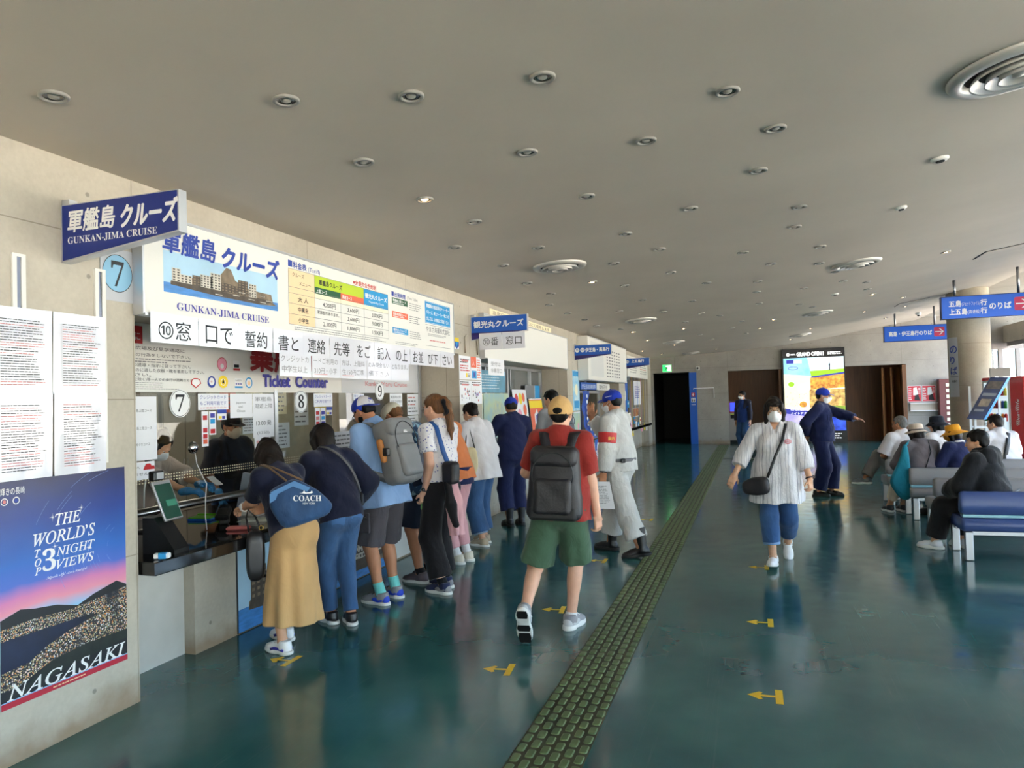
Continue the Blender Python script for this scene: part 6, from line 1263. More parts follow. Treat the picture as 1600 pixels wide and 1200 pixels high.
class Human:
    def __init__(s, label, x, y, yaw, h=1.70, w=1.0, d=1.0, lean=0, twist=0, side=0, pz=None, px=0, py=0, pyaw=0, wl=None, wr=None, ehl=None, ehr=None, al=None, ar=None, fl=6, fr=6, khl=None, khr=None, head=(0, 0, 0), seat=False, skin='light', res=0.008, group=None, bust=0.0, belly=0.0, hl=None, hr=None, cl=0.45, cr=0.45, heel=(0, 0), face=True, hipw=1.0):
        k = s.k = h / 1.70; s.w = w; s.d = d; s.res = res; s.skin = SKIN[skin]; s.bust = bust; s.belly = belly; s.face = face; s.hipw = hipw
        s.t = thing('person', label, 'person', (x, y, 0), math.radians(yaw), group)
        s.P = V3(px, py, (0.93 * k if pz is None else pz))
        s.Rp = RZ(pyaw) @ RY(side * .3) @ RX(lean * (0.35 if not seat else 0.2)); s.Rm = RZ(pyaw + twist * .5) @ RY(side * .7) @ RX(lean * .72); s.Rc = RZ(pyaw + twist) @ RY(side) @ RX(lean)
        s.W = s.P + s.Rp @ V3(0, 0, .11 * k); s.Ch = s.W + s.Rm @ V3(0, .005 * k, .20 * k); s.N = s.Ch + s.Rc @ V3(0, -.012 * k, .205 * k)
        s.Rh = RZ(pyaw + twist + head[0]) @ RY(head[2]) @ RX(head[1]); s.Rn = RZ(pyaw + twist + head[0] * .5) @ RX((lean + head[1]) * .5)
        s.HC = s.N + s.Rn @ V3(0, .005 * k, .085 * k) + s.Rh @ V3(0, .018 * k, .062 * k)
        sw = .168 * k * w
        s.S = {q: s.Ch + s.Rc @ V3(q * sw, -.012 * k, .150 * k) for q in (1, -1)}
        s.Hp = {q: s.P + s.Rp @ V3(q * .088 * k * hipw, 0, -.045 * k) for q in (1, -1)}
        s.E = {}; s.Wr = {}; s.K = {}; s.A = {}; s.fy = {1: fr, -1: fl}; s.heel = {1: heel[1], -1: heel[0]}
        for q, tgt, hint in ((1, wr, ehr), (-1, wl, ehl)):
            tg = s.S[q] + s.Rc @ V3(q * .06 * k, .05 * k, 0) + V3(0, 0, -.50 * k) if tgt is None else np.asarray(tgt, np.float32)
            s.E[q], s.Wr[q] = s.ik(s.S[q], tg, .285 * k, .255 * k, (V3(q * .45, -1, -.25) if hint is None else hint))
        for q, tgt, hint in ((1, ar, khr), (-1, al, khl)):
            tg = V3(q * .085 * k, -.02, .085 * k) if tgt is None else np.asarray(tgt, np.float32)
            s.K[q], s.A[q] = s.ik(s.Hp[q], tg, .42 * k, .405 * k, (V3(q * .12, 1, .15) if hint is None else hint))
        s.hspec = {1: hr, -1: hl}; s.curl = {1: cr, -1: cl}
    @staticmethod
    def ik(a, b, l1, l2, hint):
        d = b - a; L = float(np.linalg.norm(d)); u = d / max(L, 1e-6)
        if L > (l1 + l2) * .998: L = (l1 + l2) * .998; b = a + u * L
        x = (l1 * l1 - l2 * l2 + L * L) / (2 * L); y = math.sqrt(max(l1 * l1 - x * x, 0))
        hh = np.asarray(hint, np.float32); hh = hh - u * float(hh @ u); hh = nrm(hh)
        return (a + u * x + hh * y).astype(np.float32), b.astype(np.float32)
    def H(s, x, y, z): return s.HC + s.Rh @ (V3(x, y, z) * s.k)
    # ---- solids shared by the body and the clothes
    def torso(s, so, g=0.0, lo=True):
        k, w, d = s.k, s.w, s.d; a = .045
        if lo: so.ell(s.P + s.Rp @ V3(0, -.005 * k, -.01 * k), V3(.158 * k * w * s.hipw + g, .112 * k * d + g, .135 * k + g * .5), s.Rp, a)
        so.ell(s.W + s.Rm @ V3(0, 0.01 * k * d, .02 * k), V3(.135 * k * w + g, .098 * k * d + g, .16 * k + g), s.Rm, a)
        so.ell(s.Ch + s.Rc @ V3(0, 0, .02 * k), V3(.150 * k * w + g, .108 * k * d + g, .185 * k + g * .6), s.Rc, a)
        so.cap(s.S[1] + s.Rc @ V3(-.03 * k, 0, -.005), s.S[-1] + s.Rc @ V3(.03 * k, 0, -.005), .052 * k + g, k=.04)
        for q in (1, -1): so.cap(s.N + s.Rc @ V3(q * .02 * k, -.005 * k, -.01 * k), s.S[q] + s.Rc @ V3(-q * .03 * k, 0, .008 * k), .040 * k + g * .7, .045 * k + g * .9, .03)
        if s.bust:
            for q in (1, -1): so.ell(s.Ch + s.Rc @ V3(q * .065 * k * w, .085 * k * d, .01 * k), V3(.062 * k + g, .05 * k * s.bust + g, .062 * k + g), s.Rc, .04)
        if s.belly: so.ell(s.W + s.Rm @ V3(0, .05 * k * d, -.01 * k), V3(.125 * k * w + g, .085 * k * s.belly + g, .13 * k + g), s.Rm, .06)
    def arm(s, so, q, g=0.0, f0=0.0, f1=2.0, k_=.03, loose=1.0):
        """f counts 0..1 along the upper arm and 1..2 along the forearm"""
        k = s.k; A, B, Cc = s.S[q], s.E[q], s.Wr[q]
        r = (.050 * k + g, .041 * k + g * loose, .036 * k + g * loose, .026 * k + g * loose)
        u = nrm(B - A); v = nrm(Cc - B)
        c1 = [(A + (B - A) * f1, u)] if f1 < 1 else None
        so.cap(A, B, r[0], r[1], k_, clip=c1)
        if f1 > 1:
            c2 = [(B + (Cc - B) * (f1 - 1), v)] if f1 < 2 else None
            so.cap(B, Cc, r[1], r[3], .02, clip=c2)
            so.cap(B + v * .02, B + (Cc - B) * .45, r[2], r[2] * .93, .02, clip=c2)
    def leg(s, so, q, g=0.0, f1=2.0, k_=.04, straight=0.0, flare=0.0, rt=1.0):
        k = s.k; A, B, Cc = s.Hp[q], s.K[q], s.A[q]; u = nrm(B - A); v = nrm(Cc - B)
        rs = [.086 * k * rt + g, .056 * k * rt + g, .036 * k + g]
        rs[2] = rs[2] + straight + flare; rs[1] = rs[1] + straight * .5
        so.cap(A, B, rs[0], rs[1], k_, clip=[(A + (B - A) * f1, u)] if f1 < 1 else None)
        if f1 > 1:
            cl = [(B + (Cc - B) * (f1 - 1), v)] if f1 < 2 else None
            so.cap(B, Cc, rs[1], rs[2], .03, clip=cl)
            bk = -np.cross(np.cross(u if abs(float(u @ v)) < .985 else s.Rp @ V3(0, 1, 0), v), v); bk = nrm(s.Rp @ V3(0, -1, 0) - v * float((s.Rp @ V3(0, -1, 0)) @ v))
            so.ell(B + (Cc - B) * .32 + bk * .014 * k, V3(.046 * k * rt + g, .050 * k * rt + g, .12 * k), np.stack([nrm(np.cross(bk, v)), bk, v], 1), .03, clip=cl)
    def hand(s, so, q):
        k = s.k; Wp = s.Wr[q]; f = nrm(Wp - s.E[q]); sp = s.hspec[q]
        if sp is None: d = nrm(f + V3(0, 0, -.1)); n = nrm(V3(-q, 0.1, 0))
        else: d = nrm(sp[0]); n = nrm(sp[1])
        n = nrm(n - d * float(n @ d)); t = nrm(np.cross(d, n)) * (1 if q > 0 else -1)     # thumb side
        t = t * (sp[2] if sp is not None and len(sp) > 2 else 1)
        s.hf = getattr(s, 'hf', {}); s.hf[q] = (Wp, d, n, t)
        M = np.stack([t, n, d], 1)
        so.cap(s.E[q] + (Wp - s.E[q]) * .8, Wp + d * .02 * k, .027 * k, .024 * k, .015)
        so.box(Wp + d * .05 * k, V3(.039, .0125, .046) * k, M, .012 * k, .012)
        so.ell(Wp + d * .03 * k + t * .024 * k + n * .006 * k, V3(.018, .014, .030) * k, M, .012)
        c = s.curl[q]
        for i, (b, L) in enumerate(((.029, .070), (.0097, .079), (-.0097, .073), (-.028, .057))):
            p = Wp + d * .088 * k + t * b * k; a = 0.0; pts = [p - d * .012 * k, p]
            for j, (fr_, ca) in enumerate(((.45, .75), (.30, 1.1), (.25, .7))):
                a += c * ca * (1 + .12 * i); e = d * math.cos(a) + n * math.sin(a) + t * (b * 1.6) * (1 - min(c, 1)); pts.append(pts[-1] + nrm(e) * L * fr_ * k)
            so.chain(pts, [.0095 * k, .0092 * k, .0086 * k, .0078 * k, .0066 * k], .004)
        p = Wp + d * .022 * k + t * .034 * k; e1 = nrm(d * .75 + t * .62 + n * (.15 + .35 * c)); e2 = nrm(d * .95 + t * (.35 - .3 * c) + n * (.2 + .5 * c))
        so.chain([p - t * .008 * k, p + e1 * .034 * k, p + e1 * .034 * k + e2 * .030 * k], [.0125 * k, .0105 * k, .008 * k], .008)
    def headsolid(s, so):
        k = s.k; R = s.Rh
        so.cap(s.N + s.Rc @ V3(0, -.01 * k, -.03 * k), s.H(0, -.022, -.055), .056 * k, .053 * k, .03)
        so.ell(s.H(0, -.012, .033), V3(.074, .093, .086) * k, R, .02); so.ell(s.H(0, .022, -.03), V3(.063, .070, .088) * k, R, .03)
        so.ell(s.H(0, .048, -.092), V3(.036, .034, .026) * k, R, .035); so.cap(s.H(-.03, .078, .016), s.H(.03, .078, .016), .012 * k, k=.02)
        if s.face:
            for q in (1, -1):
                so.ell(s.H(q * .031, .096, .0), V3(.019, .014, .012) * k, R, .012, 's'); so.ell(s.H(q * .040, .055, -.032), V3(.027, .030, .030) * k, R, .02)
            so.chain([s.H(0, .086, .006), s.H(0, .098, -.018), s.H(0, .108, -.036)], [.009 * k, .010 * k, .013 * k], .014)
            for q in (1, -1): so.ell(s.H(q * .012, .096, -.038), V3(.010, .012, .008) * k, R, .008)
            so.cap(s.H(-.02, .083, -.066), s.H(.02, .083, -.066), .009 * k, k=.012); so.cap(s.H(-.022, .094, -.0665), s.H(.022, .094, -.0665), .0028 * k, k=.004, op='s')
        for q in (1, -1):
            so.ell(s.H(q * .078, -.012, -.012), V3(.009, .020, .033) * k, R @ RY(q * 10), .012); so.ell(s.H(q * .086, -.008, -.008), V3(.006, .010, .018) * k, R, .006, 's')
    def body(s, label=None):
        so = Solid(s.res); k = s.k; s.torso(so); s.headsolid(so)
        for q in (1, -1):
            s.arm(so, q); s.leg(so, q); s.hand(so, q)
            f = s.foot(q); so.cap(f(0, -.03, .035), f(0, .13, .022), .032 * k, .022 * k, .02); so.cap(s.A[q], f(0, -.02, .04), .036 * k, .034 * k, .02)
        s.b = solid_obj('body', so, s.skin, s.t, label)
        if s.face: s.eyes()
        return s
    def foot(s, q):
        """foot frame: heel raise turns the foot about its ball"""
        k = s.k; R = RZ(-q * s.fy[q]) @ RX(s.heel[q]); A = s.A[q]
        return lambda x, y, z: A + R @ (V3(x, y, z - .085) * k)
    def eyes(s):
        for q in (1, -1):
            so = Solid(.0024); so.ell(s.H(q * .031, .0815, 0), V3(.0115, .008, .0062) * s.k, s.Rh); e = solid_obj('eye', so, M_EYEW, s.t)
            so = Solid(.0016); so.ell(s.H(q * .031, .0885, 0), V3(.0056, .003, .0054) * s.k, s.Rh); solid_obj('iris', so, M_IRIS, e)
    def brows(s, m):
        for q in (1, -1):
            so = Solid(.003); so.chain([s.H(q * .016, .090, .021), s.H(q * .034, .088, .026), s.H(q * .048, .076, .020)], [.0035 * s.k, .004 * s.k, .0025 * s.k], .004); solid_obj('eyebrow', so, m, s.t)
    def lips(s):
        so = Solid(.0028); so.chain([s.H(-.02, .0885, -.0655), s.H(0, .0945, -.0635), s.H(.02, .0885, -.0655)], [.003, .0045, .003], .004); so.chain([s.H(-.017, .088, -.0715), s.H(0, .093, -.073), s.H(.017, .088, -.0715)], [.003, .0048, .003], .003); solid_obj('lips', so, M_LIP, s.t)
    # ---- clothes
    def top(s, m, g=.014, sl=.62, hem=.10, name='shirt', loose=1.2, drape=.0, wr=.005, collar=0.0, res=None, label=None, flare=0.0, seed=1.0, folds=0, sg=None, low=0.0, vneck=False):
        k = s.k; so = Solid(res or s.res); s.torso(so, g)
        up = s.Rc @ V3(0, 0, 1); cl = None
        for q in (1, -1): s.arm(so, q, (g if sg is None else sg) + .002, f1=sl, loose=loose)
        # the body of the garment hangs from the chest to the hem
        A = s.Ch + s.Rc @ V3(0, 0, .11 * k); B = s.P + s.Rp @ V3(0, .004, -hem)
        a0, b0 = .150 * k * s.w + g, .108 * k * s.d + g + .02 * s.bust; a1, b1 = .158 * k * s.w * s.hipw + g + max(drape, .008), .118 * k * s.d + g + drape + .02 * s.belly
        so.cone(A, B, [(0, a0 * .80, b0 * .70), (.14, a0 * .93, b0 * .9), (.28, a0 * .98, b0), (.55, max(a0, a1) * .97 + drape * .4, max(b0, b1) * .97 + drape * .4), (1, a1 + flare, b1 + flare)], U=s.Rp @ V3(1, 0, 0), k=.03, folds=folds, amp=.05 if folds else 0, ph=seed, p=2.3)
        so.cone(B, B + nrm(B - A) * .25 * k, [(0, .4, .4), (1, .4, .4)], k=0, op='s')
        nk = s.Rn @ V3(0, 0, 1)
        so.cap(s.N + s.Rc @ V3(0, -.01 * k, -.06 * k), s.N + s.Rc @ V3(0, -.005 * k, .0), .075 * k + g, .062 * k + g, .03)
        so.cap(s.N + s.Rc @ V3(0, .012 * k, .045 * k - low), s.N + s.Rc @ V3(0, .02 * k, .2 * k), .058 * k, .09 * k, .012, 's')
        if vneck: so.cap(s.N + s.Rc @ V3(0, .09, .03) * k, s.Ch + s.Rc @ V3(0, .17, .105) * k, .05 * k, .012 * k, .01, 's')
        if collar:
            so.cap(s.N + s.Rc @ V3(0, .002, .002), s.N + nk * .045 * k, .072 * k, .064 * k, .01, clip=[(s.N + nk * (.02 + collar) * k, nk)]); so.cap(s.N, s.N + nk * .12 * k, .055 * k, .058 * k, .004, 's')
        return solid_obj(name, so, m, s.t, label, wrinkle=wr, seed=seed)
    def pants(s, m, g=.012, f1=1.9, straight=.02, name='trousers', wr=.003, flare=0.0, label=None, rt=1.0, top=.10, seed=2.0, res=None):
        k = s.k; so = Solid(res or s.res)
        so.ell(s.P + s.Rp @ V3(0, -.008 * k, -.02 * k), V3(.158 * k * s.w * s.hipw + g, .114 * k * s.d + g, .14 * k), s.Rp, .04, clip=[(s.P + s.Rp @ V3(0, 0, top * k), s.Rp @ V3(0, 0, 1))])
        so.ell(s.W + s.Rm @ V3(0, 0.01 * k, -.02 * k), V3(.138 * k * s.w + g, .100 * k * s.d + g, .13 * k), s.Rm, .04, clip=[(s.P + s.Rp @ V3(0, 0, top * k), s.Rp @ V3(0, 0, 1))])
        for q in (1, -1): s.leg(so, q, g, f1, straight=straight, flare=flare, rt=rt); so.ell(s.Hp[q] + s.Rp @ V3(0, -.045 * k, .0), V3(.085 * k, .075 * k, .09 * k), s.Rp, .04)
        return solid_obj(name, so, m, s.t, label, wrinkle=wr, seed=seed)
    def shorts(s, m, g=.016, f1=.98, wide=.03, name='shorts', wr=.003, label=None, seed=2.0, hemlabel=None):
        k = s.k; so = Solid(s.res)
        so.ell(s.P + s.Rp @ V3(0, -.008 * k, -.02 * k), V3(.158 * k * s.w + g, .116 * k * s.d + g, .15 * k), s.Rp, .04, clip=[(s.P + s.Rp @ V3(0, 0, .05 * k), s.Rp @ V3(0, 0, 1))])
        for q in (1, -1):
            A, B = s.Hp[q], s.Hp[q] + (s.K[q] - s.Hp[q]) * f1
            so.cone(A + (A - B) * .12, B, [(0, .085 * k + g, .098 * k + g), (.4, .088 * k + g, .10 * k + g), (1, .072 * k + g + wide, .078 * k + g + wide)], U=s.Rp @ V3(1, 0, 0), k=.035, folds=5, amp=.035, ph=seed + q)
            so.ell(A + s.Rp @ V3(0, -.045 * k, .0), V3(.085 * k, .075 * k, .09 * k), s.Rp, .04)
        return solid_obj(name, so, m, s.t, label, wrinkle=wr, seed=seed)
    def shoes(s, m, ms, ml=None, name='shoe', size=1.0, boot=0.0, label=None, soleh=.026, accent=None):
        k = s.k * size
        for q in (1, -1):
            f0 = s.foot(q); f = lambda x, y, z: f0(x * size, y * size, z * size + (.0 if size == 1 else 0)); so = Solid(.006)
            up = nrm(f0(0, 0, 1) - f0(0, 0, 0)); R = np.stack([nrm(f0(1, 0, 0) - f0(0, 0, 0)), nrm(f0(0, 1, 0) - f0(0, 0, 0)), up], 1)
            cl = [(f(0, 0, soleh * .6), -up)]
            so.ell(f(0, -.035, .045), V3(.040, .050, .048) * k, R, .02, clip=cl); so.cap(f(0, -.01, .055), f(0, .09, .040), .043 * k, .036 * k, .03, clip=cl); so.ell(f(0, .115, .030), V3(.047, .075, .034) * k, R, .03, clip=cl)
            so.cap(f(0, -.022, .06), f(0, -.03, .10 + boot), .043 * k, (.044 + boot * .06) * k, .02, clip=[(f(0, 0, .098 + boot), up)])
            o = solid_obj(name, so, m, s.t, label)
            so = Solid(.006); c2 = [(f(0, 0, soleh), up), (f(0, 0, 0.0), -up)]
            so.ell(f(0, -.045, .012), V3(.045, .055, .05) * k, R, .02, clip=c2); so.ell(f(0, .105, .012), V3(.053, .092, .05) * k, R, .02, clip=c2); so.cap(f(0, -.03, .012), f(0, .08, .012), .042 * k, .045 * k, .02, clip=c2)
            solid_obj('sole', so, ms, o)
            if ml is not None:
                b = MB(ml)
                for i in range(4):
                    y = .045 + .022 * i; z = .083 - .0105 * i; b.tube([f(-.024, y, z - .012), f(-.01, y + .006, z), f(.01, y - .004, z), f(.024, y, z - .012)], .0035 * k, n=6)
                b.tube([f(0.0, .04, .085), f(.03, .03, .10), f(.045, .04, .085)], .003 * k, n=6); b.tube([f(0.0, .04, .085), f(-.03, .03, .10), f(-.045, .045, .085)], .003 * k, n=6); b.obj('laces', o)
            if accent is not None:
                so = Solid(.005)
                for sd in (1, -1): so.ell(f(sd * .040, .0, .045), V3(.010, .055, .020) * k, R, .0, clip=cl)
                so.ell(f(0, -.055, .045), V3(.036, .034, .04) * k, R, .01, clip=[(f(0, 0, soleh * .6), -up)]); solid_obj('heel_patch', so, accent, o)
    def socks(s, m, hgt=.05, g=.005):
        for q in (1, -1):
            so = Solid(.006); v = nrm(s.K[q] - s.A[q]); so.cap(s.foot(q)(0, -.02, .06), s.A[q] + v * hgt * s.k, .039 * s.k + g, .038 * s.k + g, .01, clip=[(s.A[q] + v * hgt * s.k, v)]); solid_obj('sock', so, m, s.t)
    # ---- hair and headgear
    def hair(s, m, kind='short', name='hair', cut=-.062, wr=.003, vol=1.0, seed=0.0, front=.052, under=None):
        k = s.k; R = s.Rh; so = Solid(.006); v = vol
        so.ell(s.H(0, -.014, .040), V3(.083 * v, .102 * v, .087 * v) * k, R)
        if kind in ('short', 'curly', 'pony', 'crop'):
            so.ell(s.H(0, -.058, -.015), V3(.068, .046, .062) * k, R, .03)
            so.box(s.H(0, .10, -.045), V3(.10, .058 if kind != 'crop' else .075, .045 + front) * k, R, .02 * k, .012, 's'); so.box(s.H(0, .02, cut - .06), V3(.14, .14, .06) * k, R, .02 * k, .012, 's')
            for q in (1, -1): so.box(s.H(q * .09, .03, -.045), V3(.03, .05, .045) * k, R, .012 * k, .01, 's')
        if kind == 'pony':
            pts = [s.H(0, -.095, .06), s.H(0, -.125, .05), s.H(0, -.145, -.0), s.H(0, -.15, -.10), s.H(0, -.14, -.22), s.H(0, -.13, -.30)]; pts = [np.asarray(p) for p in pts]
            so.chain(pts, [.03 * k, .028 * k, .034 * k, .036 * k, .026 * k, .008 * k], .02)
        if kind in ('bob', 'long', 'shoulder'):
            L = {'bob': .11, 'shoulder': .19, 'long': .28}[kind]
            so.ell(s.H(0, -.045, -.03), V3(.088, .070, L) * k, R, .03, clip=[(s.H(0, 0, -L), -(R @ V3(0, 0, 1)))])
            for q in (1, -1): so.chain([s.H(q * .066, .015, .05), s.H(q * .080, .012, -.02), s.H(q * .080, .005, -L * .95)], [.028 * k, .030 * k, .020 * k], .03)
            so.box(s.H(0, .105, -.10), V3(.056, .085, .10 + front) * k, R, .03 * k, .012, 's'); so.cap(s.H(0, .06, .035), s.H(0, .075, -.3), .045 * k, .05 * k, .02, 's')
        if under is not None: so.box(s.H(0, -.02, under + .1), V3(.2, .2, .1) * k, R, .004, .004, 's')
        return solid_obj(name, so, m, s.t, wrinkle=wr, wf=(60, 46, 52) if kind != 'curly' else (95, 90, 85), seed=seed)
    def cap(s, m, m2=None, turn=0, tilt=0, brim=True, name='cap', back=False, front=None, dz=0.0):
        k = s.k; R = s.Rh @ RZ(turn) @ RX(tilt); c = s.HC
        G = lambda x, y, z: s.H(0, -.012, .026 + dz) + R @ (V3(x, y, z) * k); up = R @ V3(0, 0, 1)
        so = Solid(.005); so.ell(G(0, 0, .012), V3(.089, .107, .090 - .8 * dz) * k, R, clip=[(G(0, 0, -.024), -nrm(up + R @ V3(0, .12, 0)))])
        so.ell(G(0, -.004, -.02), V3(.079, .097, .088) * k, R, .004, 's')
        if back: so.ell(G(0, -.10, .016), V3(.034, .05, .021) * k, R, .004, 's')
        dome = solid_obj(name, so, m, s.t, wrinkle=.0012)
        if front is not None:
            so = Solid(.005); so.ell(G(0, 0.001, .013), V3(.0905, .1085, .0915) * k, R, clip=[(G(0, .02, 0), -(R @ V3(0, 1, 0))), (G(0, 0, .012), -up)]); so.ell(G(0, -.004, -.02), V3(.084, .102, .09) * k, R, .002, 's'); solid_obj('front_panel', so, front, dome)
        if brim:
            so = Solid(.005); so.ell(G(0, .095, .012), V3(.078, .085, .05) * k, R, clip=[(G(0, .06, .014), R @ V3(0, .16, 1) / 1.013), (G(0, .06, .007), R @ V3(0, -.16, -1) / 1.013), (G(0, .06, 0), -(R @ V3(0, 1, 0)))])
            solid_obj('brim', so, m2 or m, dome)
        b = MB(m2 or m); b.lathe([(.009 * k, 0), (.008 * k, .005 * k), (0, .007 * k)], G(0, 0, .101 - .8 * dz), axis=tuple(up), n=12); b.obj('button', dome)
        return dome, G
    def hat(s, m, brim=.065, droop=.035, name='bucket_hat', turn=0, tilt=0, crown=.095):
        k = s.k; R = s.Rh @ RZ(turn) @ RX(tilt); G = lambda x, y, z: s.H(0, -.012, .03) + R @ (V3(x, y, z) * k)
        b = MB(m); n = 36; rings = []
        for r, z in ((.0, crown), (.05, crown), (.078, crown - .008), (.086, crown - .03), (.091, .02), (.092, .005), (.10, -.002), (.092 + brim * .5, -droop * .5), (.092 + brim, -droop), (.092 + brim, -droop - .004), (.092 + brim * .5, -droop * .5 - .006), (.090, -.004)):
            rings.append([Vector(G(r * math.cos(a) * .98, r * math.sin(a) * 1.12, z + .006 * math.sin(3 * a + 1) * (r > .1))) for a in [2 * PI * i / n for i in range(n)]])
        b.loft(rings, m, caps=False); return b.obj(name, s.t)
    def mask(s, m=None):
        k = s.k; so = Solid(.004); R = s.Rh; up = R @ V3(0, 0, 1)
        cl = [(s.H(0, 0, -.046), nrm(up + R @ V3(0, -.35, 0))), (s.H(0, 0, -.118), -up), (s.H(0, .018, 0), -(R @ V3(0, 1, 0)))]
        so.ell(s.H(0, .028, -.045), V3(.073, .079, .091) * k, R, clip=cl); so.ell(s.H(0, .096, -.042), V3(.024, .034, .040) * k, R, .025, clip=cl)
        so.ell(s.H(0, .018, -.045), V3(.064, .076, .10) * k, R, .0, 's')
        o = solid_obj('face_mask', so, m or M_MASK, s.t, wrinkle=.0008, wf=(20, 90, 20)); b = MB(m or M_MASK)
        for q in (1, -1):
            b.tube([s.H(q * .068, .03, -.03), s.H(q * .080, .0, -.005), s.H(q * .082, -.022, -.005)], .0018 * k, n=5); b.tube([s.H(q * .066, .03, -.08), s.H(q * .078, .0, -.045), s.H(q * .082, -.022, -.03)], .0018 * k, n=5)
        b.obj('ear_loops', o); return o
    def glasses(s, m=None, fogged=False):
        k = s.k; b = MB(m or M_WIRE)
        for q in (1, -1):
            b.tube([s.H(q * .033 + .024 * math.cos(a), .103 - .004 * abs(math.cos(a)), -.002 + .018 * math.sin(a)) for a in [2 * PI * i / 18 for i in range(18)]], .0018 * k, n=6, closed=True)
            b.tube([s.H(q * .057, .098, .004), s.H(q * .074, .07, .004), s.H(q * .080, -.01, .004), s.H(q * .080, -.03, -.012)], .0018 * k, n=6)
        b.tube([s.H(-.01, .104, 0), s.H(0, .107, .003), s.H(.01, .104, 0)], .0018 * k, n=6); o = b.obj('glasses', s.t)
        b = MB(MATS['spec_glass'] if 'spec_glass' in MATS else glass_mat('spec_glass', (.93, .95, .97), .5))
        for q in (1, -1): b.add([s.H(q * .033 + .023 * math.cos(a), .1025, -.002 + .017 * math.sin(a)) for a in [2 * PI * i / 18 for i in range(18)]], [tuple(range(18))])
        b.obj('lenses', o); return o
    def L(s, p):
        """a local point in the world"""
        return s.t.matrix_basis @ Vector(tuple(float(v) for v in p))
    def prop(s, name, label, cat, base, group=None):
        """a thing carried by the person: its own top-level root, meshes still drawn in the person's frame"""
        t = thing(name, label, cat, s.L(base), s.t.rotation_euler.z, group); s.base = np.asarray(base, np.float32); return t
    def psolid(s, name, so, m, t, label=None, **kw):
        vt, fs = so.build(**kw); return link_mesh(name, np_mesh(name, vt, fs, m, s.base), t, label)
    def pmb(s, name, b, t, label=None):
        return b.obj(name, t, label, org=tuple(float(v) for v in s.base))

# ---------------------------------------------------------------- fabrics
C_NAVY = cloth('navy_knit', (26, 30, 54)); C_SKIRT = cloth('beige_skirt_cloth', (204, 164, 112), bump=0.2, bscale=12); C_JEANS = cloth('blue_denim', (60, 94, 138), noise=0.3, nscale=6); C_DENIM2 = cloth('mid_denim', (50, 84, 130), noise=0.3, nscale=5)
C_LBLUE = cloth('light_blue_shirt_cloth', (142, 176, 222)); C_CHAR = cloth('charcoal_shorts_cloth', (78, 74, 80)); C_DNAVY = cloth('dark_navy_cloth', (30, 40, 60)); C_BLACK = cloth('black_cloth', (26, 24, 28)); C_WHITE = cloth('white_cotton', (226, 222, 226)); C_ORANGE = cloth('orange_cloth', (214, 126, 78))
C_PINK = cloth('pink_cloth', (224, 170, 176)); C_UNI = cloth('navy_uniform_cloth', (28, 36, 78)); C_GREYT = cloth('grey_shirt_cloth', (168, 168, 172)); C_RED = cloth('brick_red_tee', (150, 46, 40), bump=0.3, bscale=16); C_GREEN = cloth('dark_green_shorts_cloth', (70, 98, 76)); C_WORK = cloth('pale_grey_workwear', (206, 205, 203), bump=0.5, bscale=18)
C_CAPBLUE = cloth('royal_blue_cap_cloth', (30, 58, 176)); C_TAN = cloth('tan_cap_cloth', (214, 172, 112)); C_CREAMC = cloth('cream_mesh_cloth', (212, 204, 184)); C_BEIGE = cloth('beige_blouse_cloth', (196, 180, 168)); C_HOOD = cloth('black_hoodie_cloth', (24, 24, 28)); C_CARD = cloth('grey_cardigan_cloth', (104, 96, 100)); C_MUST = cloth('mustard_hat_cloth', (222, 152, 34)); C_BHAT = cloth('beige_hat_cloth', (214, 196, 180)); C_BKHAT = cloth('black_hat_cloth', (34, 36, 46)); C_POLO = cloth('dark_blue_polo', (34, 62, 128))
S_WHITE = mat('white_leather', (236, 236, 238), 0.4); S_SOLE = mat('white_sole', (228, 226, 222), 0.55); S_BLACK = mat('black_leather', (28, 26, 28), 0.35); S_BSOLE = mat('black_sole', (22, 20, 20), 0.6); S_GREY = cloth('grey_suede', (150, 148, 152)); S_NAVY = cloth('navy_shoe_mesh', (46, 52, 86)); S_BLUE = mat('bright_blue_shoe', (36, 70, 200), 0.5); S_BEIGE = cloth('beige_suede', (196, 176, 152)); S_TURQ = cloth('turquoise_sock', (120, 210, 206)); S_BSOCK = cloth('black_sock', (24, 22, 26)); S_WSOCK = cloth('white_sock', (230, 228, 228))
B_BLACK = mat('black_nylon', (34, 32, 36), 0.5, bump=0.25, bscale=60, noise=0.2); B_GREY = mat('grey_nylon', (128, 128, 130), 0.55, bump=0.2, bscale=60, noise=0.12, nscale=4)
def spots(name, base, dot, sc_, thr, noise_in=False):
    m = cloth(name, base); nt = m.node_tree; N = nt.nodes; L = nt.links; b = N['Principled BSDF']; src = b.inputs['Base Color'].links[0].from_socket
    tc = N.new('ShaderNodeTexCoord')
    if noise_in: t = N.new('ShaderNodeTexNoise'); t.inputs['Scale'].default_value = sc_; t.inputs['Detail'].default_value = 3; t.inputs['Distortion'].default_value = 1.5; o = t.outputs[0]
    else: t = N.new('ShaderNodeTexVoronoi'); t.inputs['Scale'].default_value = sc_; o = t.outputs['Distance']
    L.new(tc.outputs['Object'], t.inputs[0]); r = N.new('ShaderNodeMapRange'); r.inputs[1].default_value = thr; r.inputs[2].default_value = thr + .04; r.inputs[3].default_value = 1; r.inputs[4].default_value = 0; L.new(o, r.inputs[0])
    x = N.new('ShaderNodeMix'); x.data_type = 'RGBA'; L.new(r.outputs[0], x.inputs[0]); L.new(src, x.inputs[6]); x.inputs[7].default_value = srgb(*dot); L.new(x.outputs[2], b.inputs['Base Color']); return m
